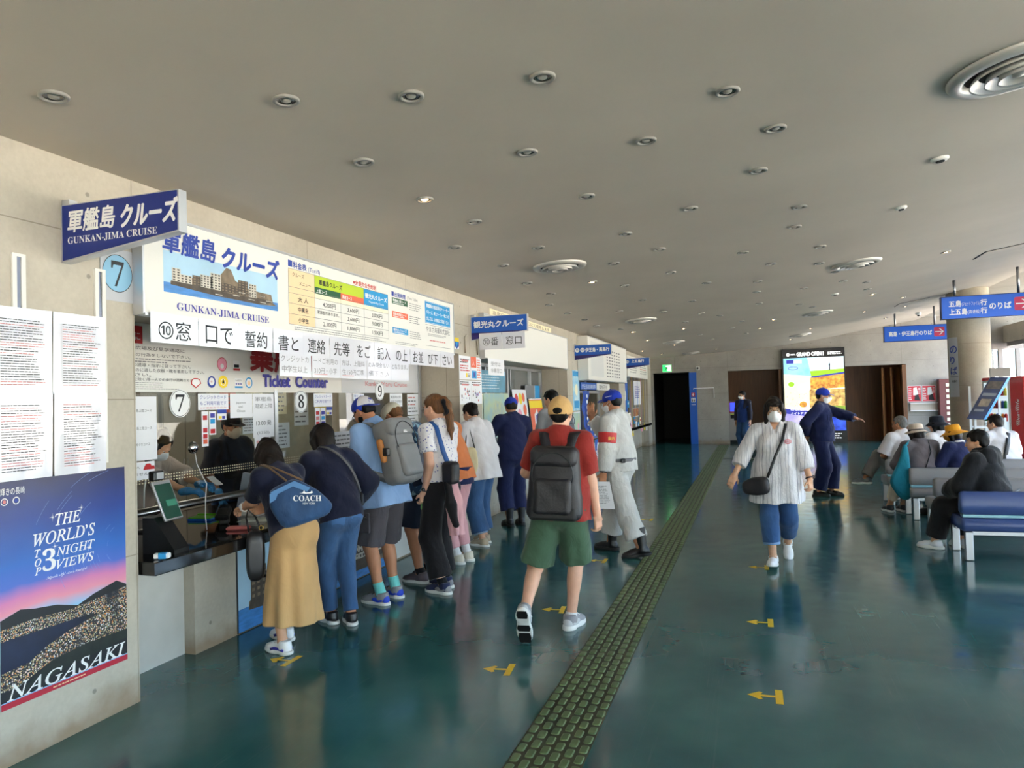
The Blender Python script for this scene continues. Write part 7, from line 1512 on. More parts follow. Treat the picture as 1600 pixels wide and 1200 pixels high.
C_FLORAL = spots('white_floral_cotton', (228, 224, 228), (120, 124, 176), 34, 0.22); C_ALOHA = spots('blue_leaf_print_cloth', (38, 70, 104), (130, 170, 190), 14, 0.44, True)
def stripes(name, base, line):
    m = cloth(name, base, bump=0.4, bscale=40); nt = m.node_tree; N = nt.nodes; L = nt.links; b = N['Principled BSDF']; src = b.inputs['Base Color'].links[0].from_socket
    tc = N.new('ShaderNodeTexCoord'); mp = N.new('ShaderNodeMapping'); mp.inputs['Scale'].default_value = (1, .35, .22); L.new(tc.outputs['Object'], mp.inputs[0])
    for sc_, th, a in ((25, .955, .9), (57, .93, .55)):
        w = N.new('ShaderNodeTexWave'); w.inputs['Scale'].default_value = sc_ / 6.2; w.inputs['Distortion'].default_value = 3.5; w.inputs['Detail'].default_value = 2; w.inputs['Detail Scale'].default_value = 2.5; L.new(mp.outputs[0], w.inputs[0])
        r = N.new('ShaderNodeMapRange'); r.inputs[1].default_value = th; r.inputs[2].default_value = th + .08; r.inputs[3].default_value = 0; r.inputs[4].default_value = a; L.new(w.outputs[0], r.inputs[0])
        x = N.new('ShaderNodeMix'); x.data_type = 'RGBA'; L.new(r.outputs[0], x.inputs[0]); L.new(src, x.inputs[6]); x.inputs[7].default_value = srgb(*line); src = x.outputs[2]
    L.new(src, b.inputs['Base Color']); return m
C_STRIPE = stripes('white_wavy_stripe_cotton', (224, 222, 226), (64, 72, 100))

def rows(F, pts, t, n=2):
    """rings of a soft flat bag: the outline pts puffed to thickness t"""
    c = (sum(p[0] for p in pts) / len(pts), sum(p[1] for p in pts) / len(pts)); out = []
    fine = []
    for i in range(len(pts)):
        a, b = pts[i], pts[(i + 1) % len(pts)]
        for j in range(4): u = j / 4; fine.append((a[0] + (b[0] - a[0]) * u, a[1] + (b[1] - a[1]) * u))
    for _ in range(n): fine = [((fine[i - 1][0] + 2 * fine[i][0] + fine[(i + 1) % len(fine)][0]) / 4, (fine[i - 1][1] + 2 * fine[i][1] + fine[(i + 1) % len(fine)][1]) / 4) for i in range(len(fine))]
    for h, s_ in ((-.5, .55), (-.46, .8), (-.32, .95), (-.1, 1.0), (.1, 1.0), (.32, .95), (.46, .8), (.5, .55)): out.append([F.p(c[0] + (x - c[0]) * s_, c[1] + (y - c[1]) * s_, h * t) for x, y in fine])
    return out
def limb_band(p, so, a, b, f0, f1, r0, r1):
    v = b - a; u = nrm(v); so.cap(a + v * f0, a + v * f1, r0, r1, clip=[(a + v * f0, -u), (a + v * f1, u)])
def watch(p, q, m, r=.032, label=None):
    Wp = p.Wr[q]; f = nrm(Wp - p.E[q]); b = MB(m); c = Wp - f * .018; e = nrm(np.cross(f, V3(0, 0, 1))); g = np.cross(f, e)
    b.tube([c + (e * math.cos(a) + g * math.sin(a)) * r for a in [2 * PI * i / 16 for i in range(16)]], .008, n=6, closed=True); d = c + nrm(V3(-1 if q < 0 else 1, -.3, .2)) * (r + .006); b.box(Vector(tuple(map(float, d))), (.03, .03, .03), bev=.008); return b.obj('wrist_watch', p.t, label)
def strap_path(p, pts, w, t, m, name, root, nrmv=None):
    b = MB(m); b.ribbon([tuple(map(float, q)) for q in pts], [tuple(map(float, v)) for v in nrmv] if nrmv is not None else (0, -1, 0), w, t); return p.pmb(name, b, root)

# ---------------------------------------------------------------- 1 woman in the beige skirt at window 7
p = Human('woman in navy top and beige skirt leaning over the counter at window 7', -3.10, 4.43, 72, h=1.52, lean=38, px=-.0, py=-.05, wl=(-.03, .51, .95), wr=(.12, .45, .93), ehl=(-.3, -1, -.8), ehr=(.3, -.2, -1), al=(-.11, -.03, .08), ar=(.06, .17, .08), head=(-8, 38, 0), hl=((.1, .9, -.25), (-.1, -.25, -1)), cl=.6, skin='light', res=.007, bust=.6, fl=2, fr=2)
p.body(); p.hair(HAIR['dark'], 'shoulder', wr=.004, vol=1.06)
p.top(C_NAVY, g=.020, sl=.86, hem=.0, name='knit_top', loose=1.1, drape=.01, sg=.022)
so = Solid(.007); A = p.W + V3(0, 0, -.02); B = V3(-.03, -.03, .20)
so.cone(A, B, [(0, .125, .105), (.14, .155, .135), (.4, .165, .15), (1, .20, .19)], k=0, folds=7, amp=.075, ph=.6); so.ell(p.P + p.Rp @ V3(0, -.03, -.02), V3(.15, .12, .14), p.Rp, .04); solid_obj('skirt', so, C_SKIRT, p.t, wrinkle=.002)
p.shoes(S_WHITE, S_SOLE, M_LET, name='sneaker')
for q in (1, -1):
    f = p.foot(q); b = MB(M_INDIGO); 
    for sd in (1, -1): b.ribbon([f(sd * .040, -.055, .035), f(sd * .043, -.01, .043), f(sd * .046, .05, .04), f(sd * .047, .085, .03)], tuple(map(float, f(sd, 0, 0) - f(0, 0, 0))), .018, .012)
    b.obj('side_stripe', [c for c in p.t.children if c.name.startswith('sneaker')][0 if q == 1 else 1])
watch(p, -1, M_LET, .031, 'white wrist watch')
b = MB(S_BLACK); b.box(Vector(tuple(map(float, p.H(-.05, -.06, .055)))), (.03, .05, .022), bev=.008, rz=.5); b.obj('hair_clip', p.t)
# denim tote with white letters on her back
C_TOTE = cloth('denim_tote_cloth', (44, 78, 120), noise=0.35, nscale=7, rough=.6); base = (-.13, -.27, .86); t = p.prop('tote_bag', 'blue denim tote bag lettered in white on the back of the woman in beige skirt', 'bag', base)
n_ = Vector((-.59, -.81, .12)).normalized(); u_ = Vector((.81, -.59, 0)).normalized(); v_ = n_.cross(u_); F = Frame((-.105, -.265, 1.02), u_, v_)
pts = [(-.21, .115), (-.05, .19), (.10, .10), (.20, -.005), (.165, -.075), (-.12, -.155), (-.21, .0)]
b = MB(C_TOTE); b.loft(rows(F, pts, .13, 1), C_TOTE); p.pmb('bag_body', b, t)
b = MB(mat('light_denim_trim', (78, 128, 180), 0.6)); F2 = Frame(F.p(0, 0, .066), u_, v_); b.slab(F2, [(-.20, .10), (-.05, .165), (.05, .115), (.03, .09), (-.06, .13), (-.19, .07)], -.01, .002); b.slab(F2, [(-.205, .09), (-.15, .10), (-.17, .05), (-.205, .03)], -.012, .001); p.pmb('rim_trim', b, t)
b = MB(M_LET); Ft = Frame(F.p(0, 0, .067), (u_ + v_ * -.06).normalized(), v_); b.text(Ft, '𝐂𝐎𝐀𝐂𝐇', -.06, .03, .05, w=.18, hgt=.038, h=.001); b.text(Ft, 'NEW YORK', .0, .008, .02, w=.08, hgt=.012, h=.001); b.poly(Ft, [(-.02, .082), (.0, .085), (.01, .1), (.02, .086), (.05, .088), (.06, .1), (.066, .085), (.055, .08), (.02, .078)], .001); p.pmb('lettering', b, t)
b = MB(mat('tan_strap', (120, 92, 64), .5))
sh = p.S[-1] + V3(.02, .0, .07)
for d in (-.05, .05): b.tube([F.p(-.05 + d, .17, .03), tuple(map(float, sh + V3(d * .3, -.10, .0))), tuple(map(float, sh + V3(d * .2, .0, .015))), tuple(map(float, sh + V3(d * .2, .06, -.03))), tuple(map(float, sh + V3(d * .2 - .02, .06, -.14)))], .007, n=8)
p.pmb('strap', b, t)
base = (-.22, .12, .5); t = p.prop('handbag', 'small black leather bag hanging in front of the beige skirt', 'bag', base); F = Frame((-.22, .10, .675), u_, (0, 0, 1)); b = MB(S_BLACK); b.loft(rows(F, [(-.06, .17), (.055, .17), (.065, .0), (.05, -.17), (-.035, -.18), (-.065, -.1)], .09), S_BLACK); p.pmb('bag_body', b, t)
b = MB(S_BLACK); e = p.E[-1]; b.tube([F.p(.04, .16, 0), (-.20, .12, .93), tuple(map(float, e + V3(-.02, .03, -.055))), (-.26, .14, .93), F.p(-.04, .16, 0)], .007); p.pmb('strap', b, t); b = MB(mat('gold_ring', (200, 160, 80), .3, 1.0)); b.tube([F.p(.04 + .014 * math.cos(a), .185 + .014 * math.sin(a), .01) for a in [2 * PI * i / 12 for i in range(12)]], .003, n=6, closed=True); p.pmb('ring', b, t)

# ---------------------------------------------------------------- 2 woman in dark sweater and jeans
p = Human('woman in dark navy sweater and jeans, back to the camera, bent over the counter', -3.08, 5.02, 60, h=1.58, lean=31, px=0, py=-.02, wl=(-.14, .50, .93), wr=(.26, .24, .88), ehl=(-.8, -.2, -.8), ehr=(.8, -.6, -.3), al=(-.045, .07, .08), ar=(.05, -.07, .08), head=(0, 22, 0), res=.007, bust=.5, skin='tan', hr=((.1, .7, -.6), (-.6, 0, -.6)), fl=0, fr=18)
p.body(); p.hair(HAIR['dark'], 'bob', vol=1.06, wr=.003)
p.top(C_NAVY, g=.024, sl=1.75, hem=.075, name='sweater', loose=1.6, drape=.012, sg=.03)
p.pants(C_JEANS, g=.010, f1=1.94, straight=.012, name='jeans', top=.09)
jn = [c for c in p.t.children if c.name.startswith('jeans')][0]
for q in (1, -1):
    so = Solid(.005); e = lambda v: p.Rp @ V3(*v); c0 = p.P + e((q * .078, 0, -.10)); k = p.k
    cl = [(c0 + e((q * .05, 0, 0)), e((q, 0, 0))), (c0 - e((q * .05, 0, 0)), -e((q, 0, 0))), (c0 + e((0, 0, .055)), e((0, 0, 1))), (c0 - e((0, 0, .06)), -e((0, 0, 1))), (c0, e((0, 1, 0)))]
    so.ell(p.P + e((0, -.008 * k, -.02 * k)), V3(.158 * k + .0135, .114 * k + .0135, .14 * k), p.Rp, clip=cl); so.ell(p.Hp[q] + e((0, -.045 * k, 0)), V3(.085 * k + .005, .075 * k + .005, .09 * k), p.Rp, .04, clip=cl); solid_obj('back_pocket', so, mat('denim_pocket', (64, 106, 160), .8), jn)
p.shoes(S_BLACK, S_SOLE, None, name='sneaker')
t = p.prop('crossbody_bag', 'grey strap of a crossbody bag across the back of the dark sweater', 'bag', (.16, .02, .85))
pts = []; a0 = p.S[-1] + p.Rc @ V3(.07, .0, .075); a1 = p.P + p.Rp @ V3(.17, -.04, .12); n1 = p.Rc @ V3(0, -1, .2)
for i in range(9): u = i / 8; c = a0 + (a1 - a0) * u; c = c + n1 * (.135 * math.sin(PI * min(u * 1.0 + .06, 1)) ** .55 + .01); pts.append(c)
b = MB(mat('grey_strap', (96, 94, 96), .6)); b.ribbon([tuple(map(float, c)) for c in pts], tuple(map(float, n1)), .022, .005); p.pmb('strap', b, t); b = MB(S_BLACK); b.box((.20, .06, 0.93), (.05, .16, .12), bev=.02); p.pmb('bag_body', b, t)

# ---------------------------------------------------------------- 3 man in light blue shirt with grey backpack
p = Human('bearded man in light blue shirt and charcoal shorts wearing a backwards blue and white cap', -3.06, 5.70, 74, h=1.79, lean=18, px=0, py=-.02, wl=(-.20, .06, .82), wr=(.12, .50, 1.0), ehl=(-.3, -1, .1), ehr=(.6, -.2, -1), al=(-.11, -.05, .085), ar=(.12, .0, .085), head=(0, 40, 0), res=.007, skin='tan', w=1.04, fl=2, fr=2)
p.body(); p.hair(HAIR['black'], 'short', vol=.99, under=.03); p.brows(HAIR['black']); p.lips(); p.glasses()
so = Solid(.005); cl = [(p.H(0, 0, -.045), p.Rh @ V3(0, -.45, .9)), (p.H(0, -.01, 0), p.Rh @ V3(0, -1, 0))]; so.ell(p.H(0, .022, -.03), V3(.068, .075, .093) * p.k, p.Rh, clip=cl); so.ell(p.H(0, .05, -.095), V3(.043, .040, .036) * p.k, p.Rh, .03, clip=cl); solid_obj('beard', so, HAIR['black'], p.t, wrinkle=.002, wf=(90, 80, 85))
d_, G = p.cap(C_CAPBLUE, turn=180, front=C_WHITE, tilt=26)
b = MB(M_INDIGO); F = Frame(tuple(map(float, G(0, .107, .05))), tuple(map(float, G(1, 0, 0) - G(0, 0, 0))), tuple(map(float, G(0, -.45, 1) - G(0, 0, 0)))); b.poly(F, [(-.02, .02), (.01, .025), (.025, .01), (.0, .005), (-.02, .0)], .006); b.quad(F, -.03, -.012, .03, -.006, .008); b.quad(F, -.025, -.022, .025, -.017, .01); b.obj('cap_print', d_)
p.top(C_LBLUE, g=.020, sl=1.42, hem=.17, name='shirt', loose=1.5, drape=.03, sg=.024, collar=.012, folds=5, flare=.012)
p.shorts(C_CHAR, g=.016, f1=1.0, wide=.03, name='cargo_shorts')
pk = p.Hp[-1] + (p.K[-1] - p.Hp[-1]) * .55; so = Solid(.006); so.box(pk + V3(-.115, .0, 0), V3(.012, .075, .085), rd=.01); solid_obj('cargo_pocket', so, C_CHAR, p.t, wrinkle=.002); b = MB(S_BLACK); b.tube([tuple(map(float, pk + V3(-.13, -.05, .05))), tuple(map(float, pk + V3(-.135, 0, .035))), tuple(map(float, pk + V3(-.13, .05, .04)))], .012); b.obj('sunglasses', p.t)
p.socks(S_TURQ, .09); p.shoes(S_GREY, S_SOLE, S_BLACK, name='hiking_shoe', accent=S_BLUE); watch(p, -1, mat('pale_bracelet', (226, 206, 180), .5), .031, 'pale bracelet')
def backpack(p, name_lb, m, base, size, puff, root_label, lean=None, m2=None, lower=None):
    """a rucksack on the shoulders: body, lid, pockets, straps"""
    R = p.Rc if lean is None else lean; w, dp, h = size; off = V3(*base)
    c = p.Ch + R @ off; t = p.prop('backpack', root_label, 'backpack', tuple(c - R @ V3(0, 0, h / 2)))
    so = Solid(.007); so.box(c, V3(w / 2, dp / 2, h / 2), R, rd=min(w, dp) * .36, taper=.12); so.ell(c + R @ V3(0, -dp * .18, -h * .08), V3(w * .44, dp * .37, h * .40), R, .03); p.psolid('bag_body', name_lb, so, m, t) if False else p.psolid('bag_body', so, m, t, wrinkle=.003)
    so = Solid(.006); so.box(c + R @ V3(0, -dp * .42, -h * .17), V3(w * .37, dp * .22, h * .25), R, rd=.035, k=0); p.psolid('front_pocket', so, m2 or m, t, wrinkle=.003)
    so = Solid(.006); so.box(c + R @ V3(0, -.01, h * .36), V3(w * .455, dp * .56, h * .145), R, rd=.05, k=0); p.psolid('lid', so, m2 or m, t, wrinkle=.003)
    if lower is not None: so = Solid(.006); so.box(c + R @ V3(0, 0, -h * .40), V3(w * .475, dp * .53, h * .10), R, rd=.03, k=0); p.psolid('lower_panel', so, lower, t)
    b = MB(mat('zip_dark', (40, 40, 42), .4)); pts = [c + R @ V3(w * .40 * math.sin(a), -dp * .60 - .004 * math.cos(a), h * (.12 + .30 * math.cos(a))) for a in [-1.9 + 3.8 * i / 14 for i in range(15)]]; b.tube([tuple(map(float, q)) for q in pts], .004, n=6); p.pmb('zip', b, t)
    for q in (1, -1):
        b = MB(m2 or m); S = p.S[q]; x = q * .072
        path = [c + R @ V3(x * 1.1, dp * .42, h * .43), p.N + R @ V3(x * 1.5, -.075, -.01), p.N + R @ V3(x * 1.75, -.01, .012), p.N + R @ V3(x * 2.0, .07, -.05), p.Ch + R @ V3(x * 2.3, .135, .02), p.Ch + R @ V3(x * 2.75, .105, -.12), p.Ch + R @ V3(x * 3.0, .0, -.19), c + R @ V3(q * w * .40, dp * .38, -h * .36)]
        ns = [R @ V3(0, -.3, 1), R @ V3(0, -.6, .8), R @ V3(0, 0, 1), R @ V3(0, .8, .6), R @ V3(0, 1, 0), R @ V3(q * .5, .8, -.2), R @ V3(q, 0, -.3), R @ V3(q, -.2, -.3)]
        fine = []; fn_ = []
        for i in range(len(path) - 1):
            for j in range(4): u = j / 4; fine.append(path[i] * (1 - u) + path[i + 1] * u); fn_.append(ns[i] * (1 - u) + ns[i + 1] * u)
        fine.append(path[-1]); fn_.append(ns[-1]); fine = [fine[0]] + [(fine[i - 1] + fine[i] * 2 + fine[i + 1]) / 4 for i in range(1, len(fine) - 1)] + [fine[-1]]
        b.ribbon([tuple(map(float, a)) for a in fine], [tuple(map(float, a)) for a in fn_], .068, .014); p.pmb('shoulder_strap', b, t)
    return t, c, R
t, c, R = backpack(p, '', B_GREY, (-.02, -.235, -.10), (.32, .22, .55), .1, 'grey backpack worn by the man in light blue shirt')
b = MB(M_LET); Fq = Frame(tuple(map(float, c + R @ V3(-.03, -.135, .13))), tuple(map(float, R @ V3(1, 0, 0))), tuple(map(float, R @ V3(0, 0, 1)))); b.quad(Fq, 0, 0, .045, .008, .01); b.quad(Fq, .005, .014, .04, .02, .01); p.pmb('logo', b, t)
so = Solid(.005); so.cap(c + R @ V3(-.175, .01, -.05), c + R @ V3(-.175, .01, .10), .028); p.psolid('side_bottle', so, mat('orange_bottle', (186, 120, 60), .4), t); so = Solid(.005); so.box(c + R @ V3(-.18, -.04, .0), V3(.02, .03, .035), rd=.012); p.psolid('hanging_camera', so, S_BLACK, t)
t = p.prop('camera_pouch', 'black camera pouch hanging at the chest of the man in light blue shirt', 'bag', (-.06, .22, 1.0)); so = Solid(.006); so.box((-.08, .22, 1.12), (.06, .05, .085), rd=.025); p.psolid('bag_body', so, B_BLACK, t, wrinkle=.003); b = MB(B_BLACK); S = p.S[-1]; b.ribbon([(-.10, .22, 1.18), tuple(map(float, p.Ch + p.Rc @ V3(-.09, .15, .05))), tuple(map(float, p.N + p.Rc @ V3(-.075, .05, .0))), tuple(map(float, p.N + p.Rc @ V3(-.05, -.03, .03)))], (0, 1, .2), .03, .006); p.pmb('strap', b, t)

# ---------------------------------------------------------------- 4 man in leaf print shirt and cream cap
p = Human('man in blue leaf print shirt and cream mesh cap bending over the counter', -3.02, 6.42, 76, h=1.80, lean=38, px=0, py=-.02, wl=(-.16, .36, .86), wr=(.15, .52, .95), ehl=(-.8, -.5, -.3), ehr=(.7, -.2, -1), al=(-.09, -.02, .085), ar=(.10, .03, .085), head=(0, 44, 0), skin='tan', fl=2, fr=2)
p.body(); p.hair(HAIR['brown'], 'crop', vol=.985, under=.03); p.brows(HAIR['brown']); p.lips(); p.cap(C_CREAMC, tilt=-4)
p.top(C_ALOHA, g=.022, sl=.62, hem=.16, name='shirt', loose=1.6, drape=.025, sg=.026); so = Solid(.006); so.cap(p.N + p.Rc @ V3(0, 0, -.02), p.N + p.Rc @ V3(0, .005, .035), .082, .072, clip=[(p.N + p.Rc @ V3(0, 0, .03), p.Rc @ V3(0, 0, 1))]); so.cap(p.N + p.Rc @ V3(0, .02, .0), p.N + p.Rc @ V3(0, .03, .2), .055, .07, .01, 's'); solid_obj('collar', so, cloth('pale_teal_collar', (140, 170, 172)), p.t)
p.shorts(C_DNAVY, f1=.93, wide=.028, name='shorts'); p.socks(S_BSOCK, .05); p.shoes(cloth('grey_knit_shoe', (104, 92, 98)), S_SOLE, None)

# ---------------------------------------------------------------- 5 woman with the ponytail
p = Human('tall woman with long ponytail, white floral shirt and wide black trousers', -2.70, 6.12, 70, h=1.75, lean=2, wl=(-.18, .02, .90), wr=(.16, .30, 1.0), ehl=(-.4, -1, 0), al=(-.09, -.08, .085), ar=(.09, .06, .085), head=(6, 10, 0), res=.007, skin='fair', w=.94, bust=.7, fl=2, fr=2, hl=((0, .25, -1), (.3, 1, .2)), cl=.8)
p.body(); p.hair(HAIR['brown'], 'pony', vol=1.0); p.brows(HAIR['brown']); p.lips(); p.glasses(mat('thin_silver_rim', (170, 170, 174), .3, .8))
so = Solid(.006); so.ell(p.H(0, -.128, .035), V3(.045, .022, .035), p.Rh); so.chain([p.H(-.03, -.135, .03), p.H(-.02, -.15, -.06), p.H(-.01, -.15, -.17)], [.022, .022, .014]); so.chain([p.H(.03, -.135, .03), p.H(.025, -.15, -.08)], [.022, .018]); solid_obj('hair_bow', so, C_BLACK, p.t)
p.top(C_FLORAL, g=.016, sl=.66, hem=-.02, name='blouse', loose=1.7, drape=.012, sg=.018, collar=.006)
p.pants(C_BLACK, g=.014, f1=1.86, straight=.055, name='wide_trousers', top=.14, wr=.002)
p.socks(S_BSOCK, .05); p.shoes(S_NAVY, S_SOLE, S_BLACK, name='trail_shoe', accent=S_GREY); watch(p, -1, S_BLACK, .029, 'black wrist watch')
Wp, d, n, tt = p.hf[-1]; t = p.prop('drink_bottle', 'small green bottle held by the woman with the ponytail', 'bottle', tuple(Wp + V3(.0, .05, -.13))); so = Solid(.004); so.cap(Wp + V3(.012, .045, -.15), Wp + V3(.012, .04, -.05), .019); so.cap(Wp + V3(.012, .04, -.05), Wp + V3(.012, .038, -.02), .012); p.psolid('bottle_body', so, mat('green_bottle', (130, 196, 120), .3), t)
t = p.prop('shoulder_bag', 'black pouch on a wide blue strap carried by the woman with the ponytail', 'bag', (-.10, -.22, .98)); so = Solid(.006); so.box((-.10, -.225, 1.07), (.055, .075, .10), rd=.04); p.psolid('bag_body', so, B_BLACK, t, wrinkle=.003)
b = MB(mat('blue_webbing', (36, 84, 150), .6)); S = p.S[-1]; b.ribbon([(-.10, -.19, 1.15), (-.11, -.15, 1.25), tuple(map(float, S + V3(.045, -.085, .035))), tuple(map(float, S + V3(.045, -.02, .085))), tuple(map(float, S + V3(.05, .06, .045))), tuple(map(float, S + V3(.06, .12, -.10)))], [(-.5, -1, .2), (-.5, -1, .2), (-.3, -.8, .6), (0, 0, 1), (0, 1, .3), (0, 1, 0)], .042, .006); p.pmb('strap', b, t)
t = p.prop('pink_jacket', 'pink and black jacket hanging from the bag behind the black trousers', 'jacket', (-.02, -.24, .5)); so = Solid(.007); so.cone((-.06, -.215, .98), (-.04, -.22, .52), [(0, .05, .04), (.4, .085, .06), (1, .06, .05)], k=.02, folds=5, amp=.2, ph=1); p.psolid('body', so, C_PINK, t, wrinkle=.006); so = Solid(.007); so.chain([(-.12, -.20, .98), (-.13, -.24, .80), (-.10, -.27, .62)], [.035, .045, .03]); p.psolid('dark_lining', so, C_BLACK, t, wrinkle=.005)

# ---------------------------------------------------------------- 6 curly haired person in orange
p = Human('curly haired person in orange top and pink trousers behind the woman with ponytail', -2.98, 7.22, 76, h=1.73, lean=26, wl=(-.12, .50, .98), wr=(.15, .5, .98), ehl=(-.8, -.2, -.8), ehr=(.7, -.2, -1), head=(0, 26, 0), skin='fair', w=.95, res=.009, fl=2, fr=2)
p.body(); p.hair(HAIR['dark'], 'curly', vol=1.10, wr=.010); p.brows(HAIR['dark']); p.lips(); p.glasses()
p.top(C_ORANGE, g=.024, sl=1.9, hem=.10, name='jacket', loose=1.6, drape=.02); so = Solid(.008); so.cone(p.P + V3(0, 0, .06), p.P + V3(0, 0, -.12), [(0, .185, .148), (1, .19, .155)], k=0); solid_obj('waistband', so, C_UNI, p.t); p.pants(C_PINK, g=.012, f1=1.80, straight=.01); p.socks(S_WSOCK, .09); p.shoes(cloth('cream_canvas', (226, 216, 198)), S_SOLE, None)

# ---------------------------------------------------------------- 7 woman in white shirt and rolled jeans
p = Human('woman in loose white shirt and rolled jeans at the second pier', -3.08, 8.18, 66, h=1.68, lean=14, wl=(-.14, .27, 1.02), wr=(.15, .27, 1.0), ehl=(-.8, -.6, -.4), head=(0, 24, 0), skin='light', res=.009, fl=4, fr=4, ar=(.09, .06, .08), al=(-.09, -.08, .08))
p.body(); p.hair(HAIR['dark'], 'short', vol=1.02); so = Solid(.008); so.ell(p.H(0, -.10, .04), V3(.045, .04, .045)); solid_obj('hair_bun', so, HAIR['dark'], p.t)
p.top(C_WHITE, g=.034, sl=1.85, hem=.16, name='shirt', loose=1.6, drape=.03, folds=6, flare=.02, sg=.034, collar=.008); p.pants(C_JEANS, g=.022, f1=1.80, straight=.05, name='jeans')
for q in (1, -1): so = Solid(.007); limb_band(p, so, p.K[q], p.A[q], .76, .84, .082, .080); solid_obj('rolled_cuff', so, cloth('pale_denim', (150, 172, 200)), p.t)
p.shoes(S_BEIGE, S_SOLE, M_LET)
t = p.prop('shoulder_bag', 'cream cloth bag at the side of the woman in loose white shirt', 'bag', (-.24, -.08, .82)); F = Frame((-.25, -.08, .98), (.8, -.6, 0), (0, 0, 1)); b = MB(cloth('cream_bag_cloth', (226, 212, 172))); b.loft(rows(F, [(-.09, .17), (.07, .19), (.09, -.05), (.03, -.17), (-.09, -.14)], .09), b.mats[0]); p.pmb('bag_body', b, t); b = MB(S_BLACK); b.tube([F.p(.05, .17, 0), tuple(map(float, p.S[-1] + V3(0, -.03, .10))), F.p(-.06, .16, .0)], .008); p.pmb('strap', b, t)

# ---------------------------------------------------------------- 8 staff man in navy uniform, back view
p = Human('staff man in navy uniform and blue cap seen from behind at the second counter', -3.12, 9.52, 40, h=1.73, lean=12, side=5, wl=(-.22, .35, 1.0), wr=(.20, .38, 1.0), ehl=(-1, -.3, -.3), ehr=(1, -.3, -.3), head=(-14, 14, 0), skin='tan', w=1.10, d=1.1, res=.009)
p.body(); p.hair(HAIR['black'], 'crop', under=.03); p.cap(C_CAPBLUE); p.top(C_UNI, g=.026, sl=1.92, hem=.08, name='jacket', loose=1.5, drape=.015, collar=.02); p.pants(C_UNI, g=.022, f1=1.72, straight=.045); p.shoes(S_BLACK, S_BSOLE, None, boot=.14, name='boot')
b = MB(M_LET); F = Frame(tuple(map(float, p.P + V3(.08, -.165, .04))), (1, 0, 0), (0, 0, 1)); b.poly(F, [(0, 0), (.04, .0), (.05, .02), (.02, .015)], .02); b.poly(F, [(.06, 0), (.09, .01), (.07, .02)], .02); b.obj('back_mark', p.t)
# ---------------------------------------------------------------- 9 man in grey shirt with strap
p = Human('dark haired man in light grey shirt with slate rucksack, behind the tan cap', -2.62, 10.0, 48, h=1.81, lean=8, wl=(-.16, .34, 1.1), wr=(.16, .34, 1.1), head=(22, 14, 0), skin='light', res=.009)
p.body(); p.hair(HAIR['black'], 'short', vol=1.06); p.top(C_GREYT, g=.022, sl=1.9, hem=.12, name='hooded_shirt', drape=.02); so = Solid(.008); so.ell(p.N + p.Rc @ V3(0, -.06, .0), V3(.10, .07, .075), p.Rc); solid_obj('hood', so, C_WHITE, p.t, wrinkle=.004); p.pants(C_DNAVY, straight=.03); p.shoes(S_BLACK, S_BSOLE, None)
backpack(p, '', mat('slate_nylon', (92, 92, 100), .6), (0, -.21, -.03), (.29, .17, .44), .1, 'slate grey rucksack of the man in light grey shirt')

# ---------------------------------------------------------------- 10 man in red shirt walking away
p = Human('man in brick red tee, green shorts and tan cap walking away with black backpack', -1.40, 5.20, 4, h=1.71, lean=3, side=2, px=.05, py=-.01, pz=.92, wr=(.315, .03, .80), wl=(-.19, .34, 1.08), ehr=(.2, -1, 0), ehl=(-.5, -1, -.4), ar=(.085, .11, .085), al=(-.17, -.30, .215), heel=(62, 0), head=(-4, 0, 0), res=.006, skin='fair', w=1.0, d=1.05, fl=4, fr=14, hr=((.05, .15, -1), (-.8, .5, 0)), cr=.6)
p.body(); p.hair(HAIR['black'], 'crop', cut=-.085, vol=.975, under=.036); p.cap(C_TAN, back=True, dz=-.026)
p.top(C_RED, g=.018, sl=.82, hem=.10, name='tee_shirt', loose=1.5, drape=.036, sg=.018, wr=.006); p.shorts(C_GREEN, g=.022, f1=.93, wide=.03, name='shorts'); p.socks(S_WSOCK, .03); p.shoes(S_GREY, S_SOLE, M_LET, name='running_shoe', size=1.05, soleh=.032, accent=mat('pale_grey_suede', (196, 196, 198), .6))
f = p.foot(-1); sh = [c for c in p.t.children if c.name.startswith('running_shoe')][1]; b = MB(S_BSOLE); un = tuple(map(float, f(0, 0, -1) - f(0, 0, 0)))
Fs = Frame(tuple(map(float, f(0, 0, -.003))), tuple(map(float, f(1, 0, 0) - f(0, 0, 0))), tuple(map(float, f(0, -1, 0) - f(0, 0, 0))))
for y0, y1, w_ in ((-.19, -.10, .046), (-.085, -.03, .048), (.03, .095, .040)):
    b.slab(Fs, [(-w_ * .8, y0), (w_ * .8, y0), (w_, (y0 + y1) / 2), (w_ * .8, y1), (-w_ * .8, y1), (-w_, (y0 + y1) / 2)], 0, .003)
b.obj('tread', sh)
backpack(p, '', B_BLACK, (.0, -.205, -.145), (.36, .18, .51), .1, 'black backpack worn by the man in brick red tee', lower=mat('matt_black_panel', (24, 24, 26), .6))
b = MB(B_BLACK); 

